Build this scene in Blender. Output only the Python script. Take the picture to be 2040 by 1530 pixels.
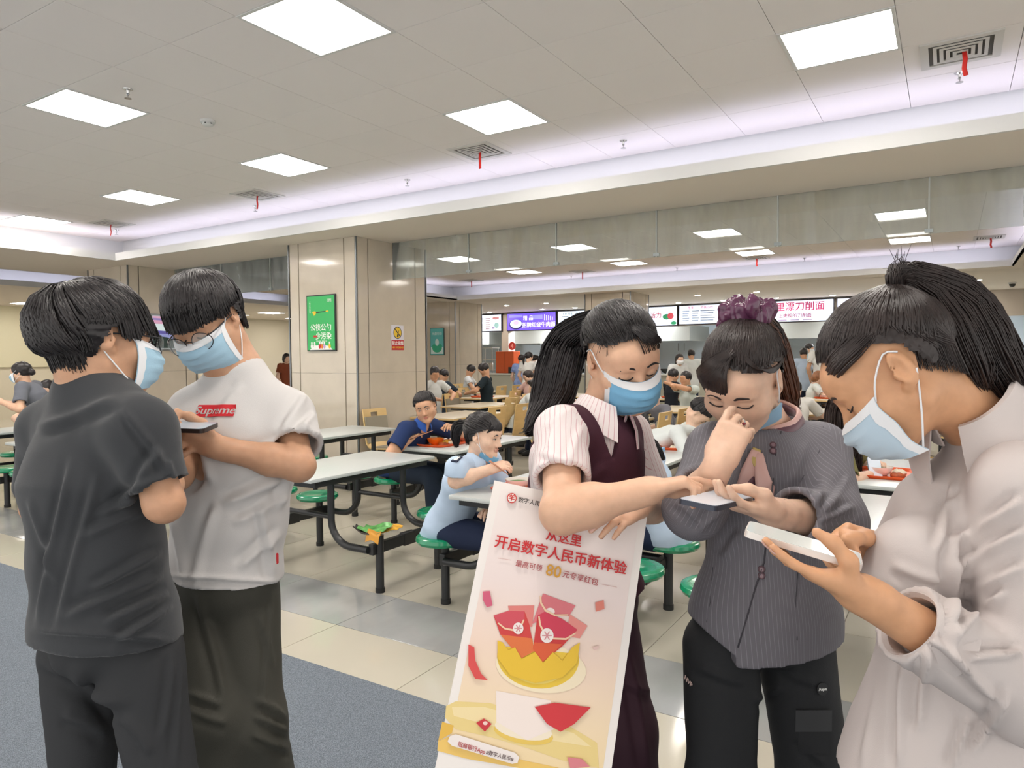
import bpy, bmesh, math, random
import numpy as np
from mathutils import Vector, Matrix
for _o in list(bpy.data.objects): bpy.data.objects.remove(_o)
SC = bpy.context.scene
COL = SC.collection
random.seed(7); RNG = np.random.default_rng(7)

# ------------------------------------------------------------------ camera
H = 1.5; FPX = 1396.88
YAW = math.radians(31.977); PITCH = math.radians(2.1315); ROLL = math.radians(-.4247)
_fw = np.array([-math.sin(YAW)*math.cos(PITCH), math.cos(YAW)*math.cos(PITCH), -math.sin(PITCH)])
_rt = np.array([math.cos(YAW), math.sin(YAW), 0.]); _up = np.cross(_rt, _fw)
_rt = _rt*math.cos(ROLL)+_up*math.sin(ROLL); _up = np.cross(_rt, _fw)
cd = bpy.data.cameras.new('camera'); cam = bpy.data.objects.new('camera', cd); COL.objects.link(cam)
cd.sensor_fit = 'HORIZONTAL'; cd.sensor_width = 36.; cd.lens = FPX/2040*36.; cd.clip_start = .05; cd.clip_end = 100
M = Matrix(((_rt[0], _up[0], -_fw[0], 0), (_rt[1], _up[1], -_fw[1], 0), (_rt[2], _up[2], -_fw[2], H), (0, 0, 0, 1)))
cam.matrix_world = M
SC.camera = cam
# ------------------------------------------------------------------ world, view
w = bpy.data.worlds.new('hall'); SC.world = w; w.use_nodes = True
w.node_tree.nodes['Background'].inputs[0].default_value = (1., .975, .94, 1)
w.node_tree.nodes['Background'].inputs[1].default_value = 1.15      # the rest of the lit hall behind the camera
SC.view_settings.view_transform = 'Standard'; SC.view_settings.look = 'None'
SC.view_settings.gamma = 1.; SC.view_settings.use_curve_mapping = False
SC.view_settings.exposure = 0.5
PANEL_E = 17.; COVE_E = 8.0
SC.cycles.use_denoising = True; SC.cycles.use_adaptive_sampling = True; SC.cycles.adaptive_threshold = .03
SC.cycles.max_bounces = 6; SC.cycles.diffuse_bounces = 3; SC.cycles.glossy_bounces = 3
SC.cycles.transmission_bounces = 4; SC.cycles.transparent_max_bounces = 8
SC.cycles.sample_clamp_indirect = 4.0
SC.cycles.caustics_reflective = False; SC.cycles.caustics_refractive = False

CR = np.array([math.cos(YAW), math.sin(YAW), 0.])      # level axes of the view: right, up, towards the camera
CU = np.array([0., 0., 1.])
CT = np.array([math.sin(YAW), -math.cos(YAW), 0.])
def at(px, py, D):
    """the world point seen at a pixel, D metres deep"""
    return (_fw+_rt*(px-1020)/FPX-_up*(py-765)/FPX)*D+np.array([0, 0, H])

# ------------------------------------------------------------------ materials
def lin(c):
    if isinstance(c, str):
        c = c.lstrip('#'); c = [int(c[i:i+2], 16)/255 for i in (0, 2, 4)]
    return tuple((x/12.92 if x <= .04045 else ((x+.055)/1.055)**2.4) for x in c)
MATS = {}
def mat(name, col, rough=.6, metal=0., spec=.5, emit=0., sss=0., noise=None, bump=None, alpha=1., trans=0., coat=0., sheen=0.):
    """noise=(scale, amount, detail[, stretch]) colour mottling; bump=(scale, strength[, stretch])"""
    if name in MATS: return MATS[name]
    m = bpy.data.materials.new(name); m.use_nodes = True; nt = m.node_tree; b = nt.nodes['Principled BSDF']
    c = lin(col); b.inputs['Base Color'].default_value = (*c, 1)
    b.inputs['Roughness'].default_value = rough; b.inputs['Metallic'].default_value = metal
    b.inputs['Specular IOR Level'].default_value = spec
    if emit:
        b.inputs['Emission Color'].default_value = (*c, 1); b.inputs['Emission Strength'].default_value = emit
    if sss:
        b.inputs['Subsurface Weight'].default_value = sss; b.inputs['Subsurface Radius'].default_value = (.012, .005, .003)
        b.inputs['Subsurface Scale'].default_value = 1.
    if trans: b.inputs['Transmission Weight'].default_value = trans
    if coat: b.inputs['Coat Weight'].default_value = coat; b.inputs['Coat Roughness'].default_value = .08
    if sheen: b.inputs['Sheen Weight'].default_value = sheen
    if alpha < 1: b.inputs['Alpha'].default_value = alpha
    tc = None
    if noise or bump: tc = nt.nodes.new('ShaderNodeTexCoord')
    def nz(scale, detail, stretch):
        n = nt.nodes.new('ShaderNodeTexNoise'); n.inputs['Scale'].default_value = scale; n.inputs['Detail'].default_value = detail
        mp = nt.nodes.new('ShaderNodeMapping'); mp.inputs['Scale'].default_value = stretch
        nt.links.new(tc.outputs['Object'], mp.inputs[0]); nt.links.new(mp.outputs[0], n.inputs['Vector']); return n
    if noise:
        n = nz(noise[0], noise[2], noise[3] if len(noise) > 3 else (1, 1, 1))
        r = nt.nodes.new('ShaderNodeValToRGB'); a = noise[1]
        r.color_ramp.elements[0].position = .3; r.color_ramp.elements[1].position = .7
        r.color_ramp.elements[0].color = (*[x*(1-a) for x in c], 1); r.color_ramp.elements[1].color = (*[min(1, x*(1+a)) for x in c], 1)
        nt.links.new(n.outputs['Fac'], r.inputs[0]); nt.links.new(r.outputs[0], b.inputs['Base Color'])
    if bump:
        n = nz(bump[0], 3, bump[2] if len(bump) > 2 else (1, 1, 1)); bp = nt.nodes.new('ShaderNodeBump')
        bp.inputs['Strength'].default_value = bump[1]; bp.inputs['Distance'].default_value = .01
        nt.links.new(n.outputs['Fac'], bp.inputs['Height']); nt.links.new(bp.outputs[0], b.inputs['Normal'])
    MATS[name] = m
    return m

# ------------------------------------------------------------------ mesh helpers
def tag(o, label=None, cat=None, group=None, kind=None):
    if label: o['label'] = label
    if cat: o['category'] = cat
    if group: o['group'] = group
    if kind: o['kind'] = kind
    return o
def empty(name, loc=(0, 0, 0), rz=0., label=None, cat=None, group=None, kind=None):
    o = bpy.data.objects.new(name, None); COL.objects.link(o); o.location = loc; o.rotation_euler = (0, 0, rz)
    o.empty_display_size = .05
    return tag(o, label, cat, group, kind)
def link(name, me, m=None, parent=None, loc=None):
    o = bpy.data.objects.new(name, me); COL.objects.link(o)
    if m is not None and not me.materials: me.materials.append(m)
    if parent is not None:
        o.parent = parent; o.matrix_parent_inverse = parent.matrix_basis.inverted()
    if loc is not None: o.location = loc
    return o
def nrm(v): v = np.asarray(v, float); return v/max(1e-9, np.linalg.norm(v))
class MB:
    """collects shapes that make ONE mesh"""
    def __init__(s): s.v = []; s.f = []; s.n = 0
    def add(s, v, f):
        s.v.extend([tuple(map(float, p)) for p in v]); s.f.extend([tuple(i+s.n for i in q) for q in f]); s.n = len(s.v); return s
    def box(s, x0, x1, y0, y1, z0, z1):
        v = [(x, y, z) for x in (x0, x1) for y in (y0, y1) for z in (z0, z1)]
        return s.add(v, [(0, 1, 3, 2), (4, 6, 7, 5), (0, 4, 5, 1), (2, 3, 7, 6), (0, 2, 6, 4), (1, 5, 7, 3)])
    def bevbox(s, x0, x1, y0, y1, z0, z1, b=.01):
        bm = bmesh.new(); bmesh.ops.create_cube(bm, size=1.)
        for q in bm.verts: q.co = Vector(((x0+x1)/2+q.co.x*(x1-x0), (y0+y1)/2+q.co.y*(y1-y0), (z0+z1)/2+q.co.z*(z1-z0)))
        bmesh.ops.bevel(bm, geom=bm.edges[:], offset=b, segments=2, affect='EDGES', profile=.6)
        bm.verts.index_update()
        s.add([q.co[:] for q in bm.verts], [[q.index for q in f.verts] for f in bm.faces]); bm.free(); return s
    def obox(s, c, ax, ay, az):
        """oriented box: centre and three half-axis vectors"""
        c = np.asarray(c, float); ax, ay, az = (np.asarray(a, float) for a in (ax, ay, az))
        v = [c+i*ax+j*ay+k*az for i in (-1, 1) for j in (-1, 1) for k in (-1, 1)]
        return s.add(v, [(0, 1, 3, 2), (4, 6, 7, 5), (0, 4, 5, 1), (2, 3, 7, 6), (0, 2, 6, 4), (1, 5, 7, 3)])
    def tube(s, pts, r, n=10, cap=True, flat=None, up=None):
        """swept tube; r scalar or per point; flat=(a,b) ellipse factors"""
        P = [np.asarray(p, float) for p in pts]; m = len(P); r = [r]*m if np.isscalar(r) else list(r)
        T = [nrm(P[min(i+1, m-1)]-P[max(i-1, 0)]) for i in range(m)]
        u = np.asarray(up, float) if up is not None else (np.array([0, 0, 1.]) if abs(T[0][2]) < .9 else np.array([1., 0, 0]))
        u = nrm(u-T[0]*(u@T[0])); V = []; fa, fb = flat or (1, 1)
        for i in range(m):
            u = nrm(u-T[i]*(u@T[i])); w_ = np.cross(T[i], u)
            for k in range(n):
                a = 2*math.pi*k/n; V.append(P[i]+r[i]*(fa*math.cos(a)*u+fb*math.sin(a)*w_))
        Fc = [(i*n+k, i*n+(k+1) % n, (i+1)*n+(k+1) % n, (i+1)*n+k) for i in range(m-1) for k in range(n)]
        if cap: Fc += [tuple(range(n))[::-1], tuple((m-1)*n+k for k in range(n))]
        return s.add(V, Fc)
    def lathe(s, prof, c=(0, 0, 0), n=20, axis=None):
        """prof: (radius, height) pairs about z through c"""
        V = []; m = len(prof)
        for r, h in prof:
            for k in range(n):
                a = 2*math.pi*k/n; V.append((c[0]+r*math.cos(a), c[1]+r*math.sin(a), c[2]+h))
        Fc = [(i*n+k, i*n+(k+1) % n, (i+1)*n+(k+1) % n, (i+1)*n+k) for i in range(m-1) for k in range(n)]
        Fc += [tuple(range(n))[::-1], tuple((m-1)*n+k for k in range(n))]
        return s.add(V, Fc)
    def poly(s, pts, th):
        """prism: planar polygon pts (3-D) pushed along vector th"""
        n = len(pts); th = np.asarray(th, float); a = [np.asarray(p, float) for p in pts]
        return s.add(a+[p+th for p in a], [tuple(range(n))[::-1], tuple(range(n, 2*n))]+[(i, (i+1) % n, n+(i+1) % n, n+i) for i in range(n)])
    def mesh(s, name, smooth=False):
        me = bpy.data.meshes.new(name); me.from_pydata(s.v, [], s.f); me.update()
        bm = bmesh.new(); bm.from_mesh(me); bmesh.ops.recalc_face_normals(bm, faces=bm.faces[:]); bm.to_mesh(me); bm.free()
        if smooth:
            me.polygons.foreach_set('use_smooth', [True]*len(me.polygons))
            if smooth == 'auto': me.set_sharp_from_angle(angle=math.radians(38))
        return me
    def build(s, name, m, parent=None, smooth=False, loc=None):
        return link(name, s.mesh(name, smooth), m, parent, loc)
def box(name, x0, x1, y0, y1, z0, z1, m, parent=None):
    return MB().box(x0, x1, y0, y1, z0, z1).build(name, m, parent)
def copy_tree(o, parent=None):
    c = o.copy(); COL.objects.link(c)
    if parent is not None: c.parent = parent
    for ch in list(o.children): copy_tree(ch, c)
    return c
def text_obj(name, s, size, m, O, ex, ey, parent=None, bold=0., align='CENTER', th=.0004, sx=1.0):
    """flat lettering as a mesh; O centre, ex/ey unit axes of the surface it is printed on"""
    cu = bpy.data.curves.new(name, 'FONT'); cu.body = s; cu.size = size; cu.align_x = align; cu.align_y = 'CENTER'
    cu.extrude = th; cu.resolution_u = 3
    tmp = bpy.data.objects.new(name, cu); COL.objects.link(tmp)
    dg = bpy.context.evaluated_depsgraph_get(); me = bpy.data.meshes.new_from_object(tmp.evaluated_get(dg)); 
    bpy.data.objects.remove(tmp); bpy.data.curves.remove(cu)
    ex = nrm(ex); ey = nrm(ey); ez = np.cross(ex, ey); O = np.asarray(O, float)
    n = len(me.vertices); co = np.empty(n*3); me.vertices.foreach_get('co', co); co = co.reshape(-1, 3)
    co = O+co[:, :1]*sx*ex+co[:, 1:2]*ey+co[:, 2:3]*ez
    if bold > 0:                                        # heavier strokes: the glyph repeated a hair's breadth aside
        fc = [tuple(p.vertices) for p in me.polygons]; sh_ = [(0, 0), (bold*size*1.3, 0), (-bold*size*1.3, 0), (0, bold*size*.9), (0, -bold*size*.9)]
        V = np.concatenate([co+ex*a+ey*b_+ez*(th*.05*i) for i, (a, b_) in enumerate(sh_)]); me.clear_geometry(); me.from_pydata(V.tolist(), [], [tuple(q+i*n for q in f) for i in range(len(sh_)) for f in fc])
    else: me.vertices.foreach_set('co', co.ravel())
    me.update(); me.materials.clear(); me.materials.append(m); me.name = name
    return link(name, me, None, parent)
# ================================================================== THE SETTING
ST = 'structure'
M_TILE = mat('cream_floor_tile', '#c4beae', .12, spec=.5, noise=(1.3, .035, 3))
M_GREYT = mat('grey_marble_tile', '#a3a4a3', .1, noise=(3.2, .12, 8, (1, .6, 1)))
M_GROUT = mat('grout', '#8b877c', .8)
M_CARPET = mat('blue_grey_carpet', '#767e87', .95, spec=.1, noise=(330, .5, 2), bump=(300, .5))
M_CEIL = mat('ceiling_tile_paint', '#eae4e1', .75, spec=.3)
M_PAINT = mat('soffit_paint', '#e4dbd0', .7, spec=.3)
M_LIP = mat('white_lip_paint', '#dcdcda', .7, spec=.3)
M_STONE = mat('beige_marble', '#cabfae', .07, spec=.55, noise=(4, .05, 6))
M_STRIP = mat('dark_metal_strip', '#4a4c4c', .4, metal=.6)
M_CORNER = mat('steel_corner_strip', '#8b8f92', .3, metal=.8)
M_WALLW = mat('cream_wall', '#d9d0ba', .6)
M_KITW = mat('kitchen_white_wall', '#dfe6ea', .45)
M_PANEL = mat('panel_light', '#fff8f0', .5, emit=PANEL_E)
M_COVE = mat('cove_led', '#dfe2ff', .5, emit=COVE_E)
M_FRAME = mat('white_aluminium', '#d4d4d2', .45)
M_VENT = mat('vent_grey', '#c9c6c0', .5)
M_DARK = mat('black_void', '#1c1b1a', .8)
M_CHROME = mat('chrome', '#c8c8c8', .2, metal=1.)
M_RED = mat('red_ribbon', '#d2261f', .6)

# ---- floor: slab, then every near tile as a piece of its own
TX0, TP = -2.92, .8135
floor = box('floor', -24, 5, -2.5, 24, -.08, -.004, M_GROUT); tag(floor, 'cream tiled canteen floor with a grey marble band', None, kind=ST)
rows = [(1.54, 2.355, 'c'), (2.359, 2.787, 'c'), (2.791, 3.300, 'g')]
y = 3.304
while y < 9.0: rows.append((y, y+TP-.004, 'c')); y += TP
tile_me = {}
for (y0, y1, k) in rows:
    key = (round(y1-y0, 3), k)
    me = MB().bevbox(0, TP-.004, 0, y1-y0, -.006, 0, .0012).mesh('floor_tile'); me.materials.append(M_GREYT if k == 'g' else M_TILE)
    i0, i1 = (-11, 7) if y0 > 2 else (0, 7)
    if y0 > 5: i0 = -6
    for i in range(i0, i1):
        if y0 > 4 and i > 6: continue
        link('floor_tile', me, None, floor, loc=(TX0+i*TP, y0, 0))
mfar = M_TILE.copy(); mfar.name = 'cream_tile_far'     # beyond, the joints are drawn by the material
nt = mfar.node_tree; b = nt.nodes['Principled BSDF']; br = nt.nodes.new('ShaderNodeTexBrick'); tc = nt.nodes.new('ShaderNodeTexCoord')
br.offset = 0; br.inputs['Scale'].default_value = 1/TP; br.inputs['Brick Width'].default_value = 1; br.inputs['Row Height'].default_value = 1
br.inputs['Mortar Size'].default_value = .003; c = lin('#c4beae')
br.inputs['Color1'].default_value = (*c, 1); br.inputs['Color2'].default_value = (*[q*.97 for q in c], 1); br.inputs['Mortar'].default_value = (*lin('#8b877c'), 1)
nt.links.new(tc.outputs['Object'], br.inputs['Vector']); nt.links.new(br.outputs['Color'], b.inputs['Base Color'])
fx = box('far_floor', -24, 5, y, 24, -.006, 0, mfar, floor)
box('far_floor', -24, TX0-6*TP if False else -11.9, 2.36, y, -.006, 0, mfar, floor)
box('far_floor', -11.9, TX0-6*TP, 5.75, y, -.006, 0, mfar, floor)
cp = MB().bevbox(-13, 3.0, -2, 2.357, -.003, .008, .003).build('carpet', M_CARPET); tag(cp, 'dark blue grey carpet runner along the tiled floor', 'carpet')

# ---- front ceiling tray (tiles one by one)
ZC, ZS, TS = 3.34, 2.95, .6
GX, GY = -3.27, 4.271                                   # a tile corner of the grid
ceil = box('ceiling', -24, 5, -2.5, 24, 3.75, 3.85, M_PAINT); tag(ceil, 'white tiled ceiling of the canteen', None, kind=ST)
tme = MB().bevbox(.0015, TS-.0015, .0015, TS-.0015, 0, .02, .002).mesh('ceiling_tile'); tme.materials.append(M_CEIL)
def tray(x0, x1, y0, y1, holes, stuff_from=99):
    nx0 = math.floor((x0-GX)/TS); nx1 = math.ceil((x1-GX)/TS); ny0 = math.floor((y0-GY)/TS); ny1 = math.ceil((y1-GY)/TS)
    box('tray_backing', x0, x1, y0, y1, ZC+.03, ZC+.06, M_VENT, ceil)
    for i in range(nx0, nx1):
        for j in range(ny0, ny1):
            if (i, j) in holes: continue
            a, b_, c_, d = max(x0, GX+i*TS), min(x1, GX+i*TS+TS), max(y0, GY+j*TS), min(y1, GY+j*TS+TS)
            if b_-a < .05 or d-c_ < .05: continue
            if b_-a > TS-.01 and d-c_ > TS-.01: link('ceiling_tile', tme, None, ceil, loc=(a, c_, ZC))
            else: MB().bevbox(a+.0015, b_-.0015, c_+.0015, d-.0015, ZC, ZC+.02, .002).build('ceiling_tile', M_CEIL, ceil)
lights1 = {(4*k, j) for k in range(-3, 2) for j in (0, -3)} | {(4*k, -6) for k in range(-2, 2)}
vents1 = {(-1-5*0, 1): 0}
tray(-10.93, 1.53, .6, 6.12, lights1)
box('tray_backing', -10.93, 3.5, -2.5, .6, ZC, ZC+.05, M_CEIL, ceil)
box('tray_backing', 1.53, 3.5, .6, 6.12, ZC, ZC+.05, M_CEIL, ceil)
# upstand walls behind the cove, ledge and lip
LIPY, LIPX = 5.62, -10.25
def cove(name, pts, out, lip=.10):
    pass
box('ceiling_upstand', -10.97, 3.5, 6.12, 6.16, ZS+.02, ZC+.05, M_LIP, ceil)
box('ceiling_upstand', -10.97, -10.93, -2.5, 6.12, ZS+.02, ZC+.05, M_LIP, ceil)
sof = MB()
sof.box(LIPX, 3.5, LIPY, 7.6, ZS, ZS+.03)               # between the two trays
sof.box(-12.6, LIPX, -2.5, 7.6, ZS, ZS+.03)
sof.box(-12.6, -10.45, 7.6, 14.2, ZS, ZS+.03)
sof.box(.85, 5, 7.6, 14.2, ZS, ZS+.03)
sof.box(-12.6, 5, 14.2, 19.3, ZS, ZS+.03)
sof.box(-24, -12.6, 13.1, 19.3, ZS, ZS+.03); sof.box(-24, -15.2, -2.5, 13.1, ZS, ZS+.03)
so = sof.build('ceiling_soffit', M_PAINT); tag(so, 'beige lowered ceiling bands around the trays', None, kind=ST)
lip = MB()
lip.box(LIPX, 3.5, LIPY-.003, LIPY+.025, ZS-.002, ZS+.105); lip.box(LIPX-.025, LIPX+.003, -2.5, LIPY+.025, ZS, ZS+.105)
lip.box(-10.45, .85, 14.175, 14.2, ZS, ZS+.105); lip.box(-10.475, -10.45, 7.6, 14.2, ZS, ZS+.105); lip.box(.85, .875, 7.6, 14.2, ZS, ZS+.105); lip.box(-10.45, .85, 7.6, 7.625, ZS, ZS+.105)
lip.box(-15.2, -15.175, -2.5, 13.1, ZS, ZS+.105); lip.box(-15.2, -12.6, 13.1, 13.125, ZS, ZS+.105); lip.box(-12.6, -12.575, -2.5, 13.1, ZS, ZS+.105)
lip.build('ceiling_lip', M_LIP, so)
# LED strips that lie hidden on the cove ledges
led = MB()
led.box(-10.2, 3.4, 5.72, 5.75, ZS+.04, ZS+.06); led.box(-10.38, -10.35, -2.4, 5.75, ZS+.04, ZS+.06)
led.box(-10.3, .7, 14.3, 14.33, ZS+.04, ZS+.06); led.box(-10.6, -10.57, 7.8, 14.1, ZS+.04, ZS+.06); led.box(.97, 1.0, 7.8, 14.1, ZS+.04, ZS+.06)
led.box(-15.35, -15.32, -2.4, 13, ZS+.04, ZS+.06); led.box(-15, -12.8, 13.2, 13.23, ZS+.04, ZS+.06)
led.build('cove_light_strip', M_COVE, so)
# ---- second tray behind the glass
lights2 = {(4*k+0, j) for k in range(-2, 2) for j in (14, 10, 7)}
box('ceiling_upstand', -11.0, 1.4, 14.72, 14.76, ZS, ZC+.05, M_LIP, ceil); box('ceiling_upstand', -11.04, -11.0, 7.2, 14.76, ZS, ZC+.05, M_LIP, ceil); box('ceiling_upstand', 1.4, 1.44, 7.2, 14.76, ZS, ZC+.05, M_LIP, ceil)
tray(-11.0, 1.4, 9.6, 14.72, lights2)
box('tray_backing', -11.0, 1.4, 7.2, 9.6, ZC, ZC+.05, M_CEIL, ceil)
# ---- left tray with the open black grille
box('tray_backing', -24, -12.6, -2.5, 13.6, ZC+.25, ZC+.3, mat('grille_void', '#45423f', .9), ceil)
box('ceiling_upstand', -15.66, -15.62, -2.5, 13.6, ZS, ZC+.3, M_LIP, ceil); box('ceiling_upstand', -15.66, -12.2, 13.55, 13.6, ZS, ZC+.3, M_LIP, ceil)
M_GRILLE = mat('grille_bar', '#c9c6bf', .6)
gr = MB()
for k in range(int(3.0/.16)): gr.box(-15.6+k*.16, -15.6+k*.16+.012, 1.5, 13.5, ZC-.05, ZC+.01)
for k in range(int(12/.16)): gr.box(-15.6, -12.6, 1.5+k*.16, 1.512+k*.16, ZC-.05, ZC+.01)
tag(gr.build('ceiling_grille', M_GRILLE), 'open square grille ceiling over the dark void at the far left', None, kind=ST)

# ---- panel lights
def panel(i, j, label, grp):
    x, y = GX+i*TS, GY+j*TS
    r = empty('ceiling_panel_light', (x+TS/2, y+TS/2, ZC), label=label, cat='ceiling light', group=grp)
    f = MB(); t = .02
    f.box(x, x+TS, y, y+t, ZC-.006, ZC+.02); f.box(x, x+TS, y+TS-t, y+TS, ZC-.006, ZC+.02); f.box(x, x+t, y+t, y+TS-t, ZC-.006, ZC+.02); f.box(x+TS-t, x+TS, y+t, y+TS-t, ZC-.006, ZC+.02)
    f.build('light_frame', M_FRAME, r)
    box('light_diffuser', x+t, x+TS-t, y+t, y+TS-t, ZC-.003, ZC+.015, M_PANEL, r)
ordn = ['first', 'second', 'third', 'fourth', 'fifth', 'sixth']
for n, k in enumerate(range(1, -4, -1)):
    for j, rw in ((0, 'far row, beside the cove'), (-3, 'middle row of the front ceiling')):
        panel(4*k, j, f'square white panel light, {ordn[n]} from the right in the {rw}', 'panel lights of the front ceiling')
for n, k in enumerate(range(1, -3, -1)): panel(4*k, -6, f'square white panel light overhead, {ordn[n]} from the right in the nearest row', 'panel lights of the front ceiling')
for n, k in enumerate(range(1, -3, -1)):
    for j, rw in ((14, 'farthest row behind the glass'), (10, 'middle row seen through the glass'), (7, 'nearest row seen through the glass')):
        panel(4*k, j, f'square white panel light, {ordn[n]} from the right in the {rw}', 'panel lights of the rear ceiling')
# ---- air diffusers with their ribbons
def vent(x, y, label, ribbon=True, s=.42, grp='square air vents in the ceiling'):
    r = empty('air_vent', (x, y, ZC), label=label, cat='air vent', group=grp)
    h = s/2
    def ring(a, b_, z0, z1, nm, m_):
        f = MB(); f.box(x-a, x+a, y-a, y-b_, z0, z1); f.box(x-a, x+a, y+b_, y+a, z0, z1); f.box(x-a, x-b_, y-b_, y+b_, z0, z1); f.box(x+b_, x+a, y-b_, y+b_, z0, z1); f.build(nm, m_, r)
    ring(h, h-.045, ZC-.010, ZC-.0005, 'vent_frame', M_VENT)
    box('vent_back', x-h+.045, x+h-.045, y-h+.045, y+h-.045, ZC-.003, ZC-.0005, mat('vent_shadow', '#55524e', .8), r)
    for q, g in enumerate((.142, .108, .074, .040)): ring(g, g-.02, ZC-.010-.004*q, ZC-.005-.004*q, 'vent_louvre', M_VENT)
    if ribbon:
        f = MB(); f.tube([(x+.02, y-.02, ZC-.02), (x+.025, y-.03, ZC-.07), (x+.02, y-.02, ZC-.12), (x+.03, y-.035, ZC-.17)], .013, 6, flat=(1, .18)); f.build('ribbon', M_RED, r, True)
for x, y, l in ((-3.57, 5.2, 'square air vent with a red ribbon beside the middle panel light'), (-6.57, 5.2, 'square air vent with a red ribbon, second from the left along the cove'), (-9.55, 5.2, 'square air vent at the far left of the cove'), (.03, 5.1, 'square air vent with a red ribbon at the right, beside the bright panel')):
    vent(x, y, l)
for x, y, l in ((-3.1, 13.6, 'small air vent with ribbon in the rear ceiling, middle'), (-6.7, 13.6, 'small air vent with ribbon in the rear ceiling, left of middle'), (-9.6, 13.6, 'small air vent in the rear ceiling by the far pillar'), (.5, 13.4, 'small air vent with ribbon in the rear ceiling corner at right')):
    vent(x, y, l, grp='air vents in the rear ceiling')
# ---- sprinklers, smoke detector
spr = MB().lathe([(.032, 0), (.03, -.006), (.012, -.012), (.008, -.03), (.012, -.036), (.006, -.045)]).lathe([(.004, -.045), (.004, -.06), (.022, -.062), (.022, -.065), (.003, -.066)])
sme = spr.mesh('sprinkler_head', 'auto'); sme.materials.append(M_CHROME)
for x, y, l in ((-4.75, 2.72, 'chrome sprinkler head between the two nearest panel lights at left'), (-4.76, 5.62, 'chrome sprinkler head at the cove, second from the right'), (-2.38, 5.63, 'chrome sprinkler head on the bright cove edge above the women'), (-7.07, 5.56, 'chrome sprinkler head just below the second left vent'), (-9.97, 5.49, 'chrome sprinkler head near the left corner of the cove'), (.03, 5.5, 'chrome sprinkler head under the right hand air vent')):
    tag(link('sprinkler_head', sme, None, None, (x, y, ZC)), l, 'sprinkler', 'sprinklers of the front ceiling')
for x, y, l in ((.1, 14.2, 'tiny sprinkler in the rear ceiling, rightmost'), (-2.35, 14.2, 'tiny sprinkler in the rear ceiling, second from the right'), (-4.82, 14.2, 'tiny sprinkler in the rear ceiling, third from the right'), (-7.27, 14.2, 'tiny sprinkler in the rear ceiling, near the middle pillar')):
    tag(link('sprinkler_head', sme, None, None, (x, y, ZC)), l, 'sprinkler', 'sprinklers of the rear ceiling')
for x, y, l in ((-12.3, 4.6, 'sprinkler head on the beige soffit at the far left'),):
    tag(link('sprinkler_head', sme, None, None, (x, y, ZS)), l, 'sprinkler')
sd = empty('smoke_detector', (-4.86, 3.4, ZC), label='round white smoke detector on the ceiling', cat='smoke detector')
MB().lathe([(.055, 0), (.055, -.018), (.048, -.022)], (-4.86, 3.4, ZC)).lathe([(.04, -.022), (.042, -.034), (.03, -.042), (.0, -.043)], (-4.86, 3.4, ZC)).build('detector_body', M_FRAME, sd, 'auto')
for k in range(6):
    a = k*math.pi/3; MB().obox((-4.86+.0415*math.cos(a), 3.4+.0415*math.sin(a), ZC-.029), (.006*-math.sin(a), .006*math.cos(a), 0), (.002*math.cos(a), .002*math.sin(a), 0), (0, 0, .0035)).build('detector_slot', M_DARK, sd)

# ---- glass smoke barrier hung from the soffit
def glass_mat():
    m = bpy.data.materials.new('painted_haze_glass'); m.use_nodes = True; nt = m.node_tree; nt.nodes.clear()
    o = nt.nodes.new('ShaderNodeOutputMaterial'); t = nt.nodes.new('ShaderNodeBsdfTransparent'); g = nt.nodes.new('ShaderNodeBsdfGlossy'); mx = nt.nodes.new('ShaderNodeMixShader')
    d = nt.nodes.new('ShaderNodeBsdfDiffuse'); m2 = nt.nodes.new('ShaderNodeMixShader'); fr = nt.nodes.new('ShaderNodeFresnel'); fr.inputs[0].default_value = 1.5
    t.inputs[0].default_value = (.86, .9, .89, 1); g.inputs['Roughness'].default_value = .02; d.inputs[0].default_value = (.78, .80, .78, 1)
    n = nt.nodes.new('ShaderNodeTexNoise'); n.inputs['Scale'].default_value = 2.2; n.inputs['Detail'].default_value = 6
    tc = nt.nodes.new('ShaderNodeTexCoord'); mp = nt.nodes.new('ShaderNodeMapping'); mp.inputs['Scale'].default_value = (3, 1, .6)
    r = nt.nodes.new('ShaderNodeMapRange'); r.inputs[1].default_value = .3; r.inputs[2].default_value = .75; r.inputs[3].default_value = .08; r.inputs[4].default_value = .30  # mottled diffuse share paints a pale ceiling reflection into the panes
    nt.links.new(tc.outputs['Object'], mp.inputs[0]); nt.links.new(mp.outputs[0], n.inputs['Vector']); nt.links.new(n.outputs['Fac'], r.inputs[0])
    nt.links.new(fr.outputs[0], mx.inputs[0]); nt.links.new(t.outputs[0], mx.inputs[1]); nt.links.new(g.outputs[0], mx.inputs[2])
    nt.links.new(r.outputs[0], m2.inputs[0]); nt.links.new(mx.outputs[0], m2.inputs[1]); nt.links.new(d.outputs[0], m2.inputs[2]); nt.links.new(m2.outputs[0], o.inputs[0])
    return m
M_GLASS = glass_mat(); M_CLIP = mat('glass_clip', '#8f9696', .4, metal=.5); M_SEAL = mat('glass_seal', '#b8bcb8', .4)
gb = empty('smoke_barrier', (-4, 6.72, 2.49), kind=ST, label='row of hanging smoke barrier glass panes under the soffit')
xs = [-10.55, -9.37, -8.25, -7.12]; xs2 = [-5.95, -4.78, -3.62, -2.49, -1.34, -.16, 1.0, 2.2]
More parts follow.
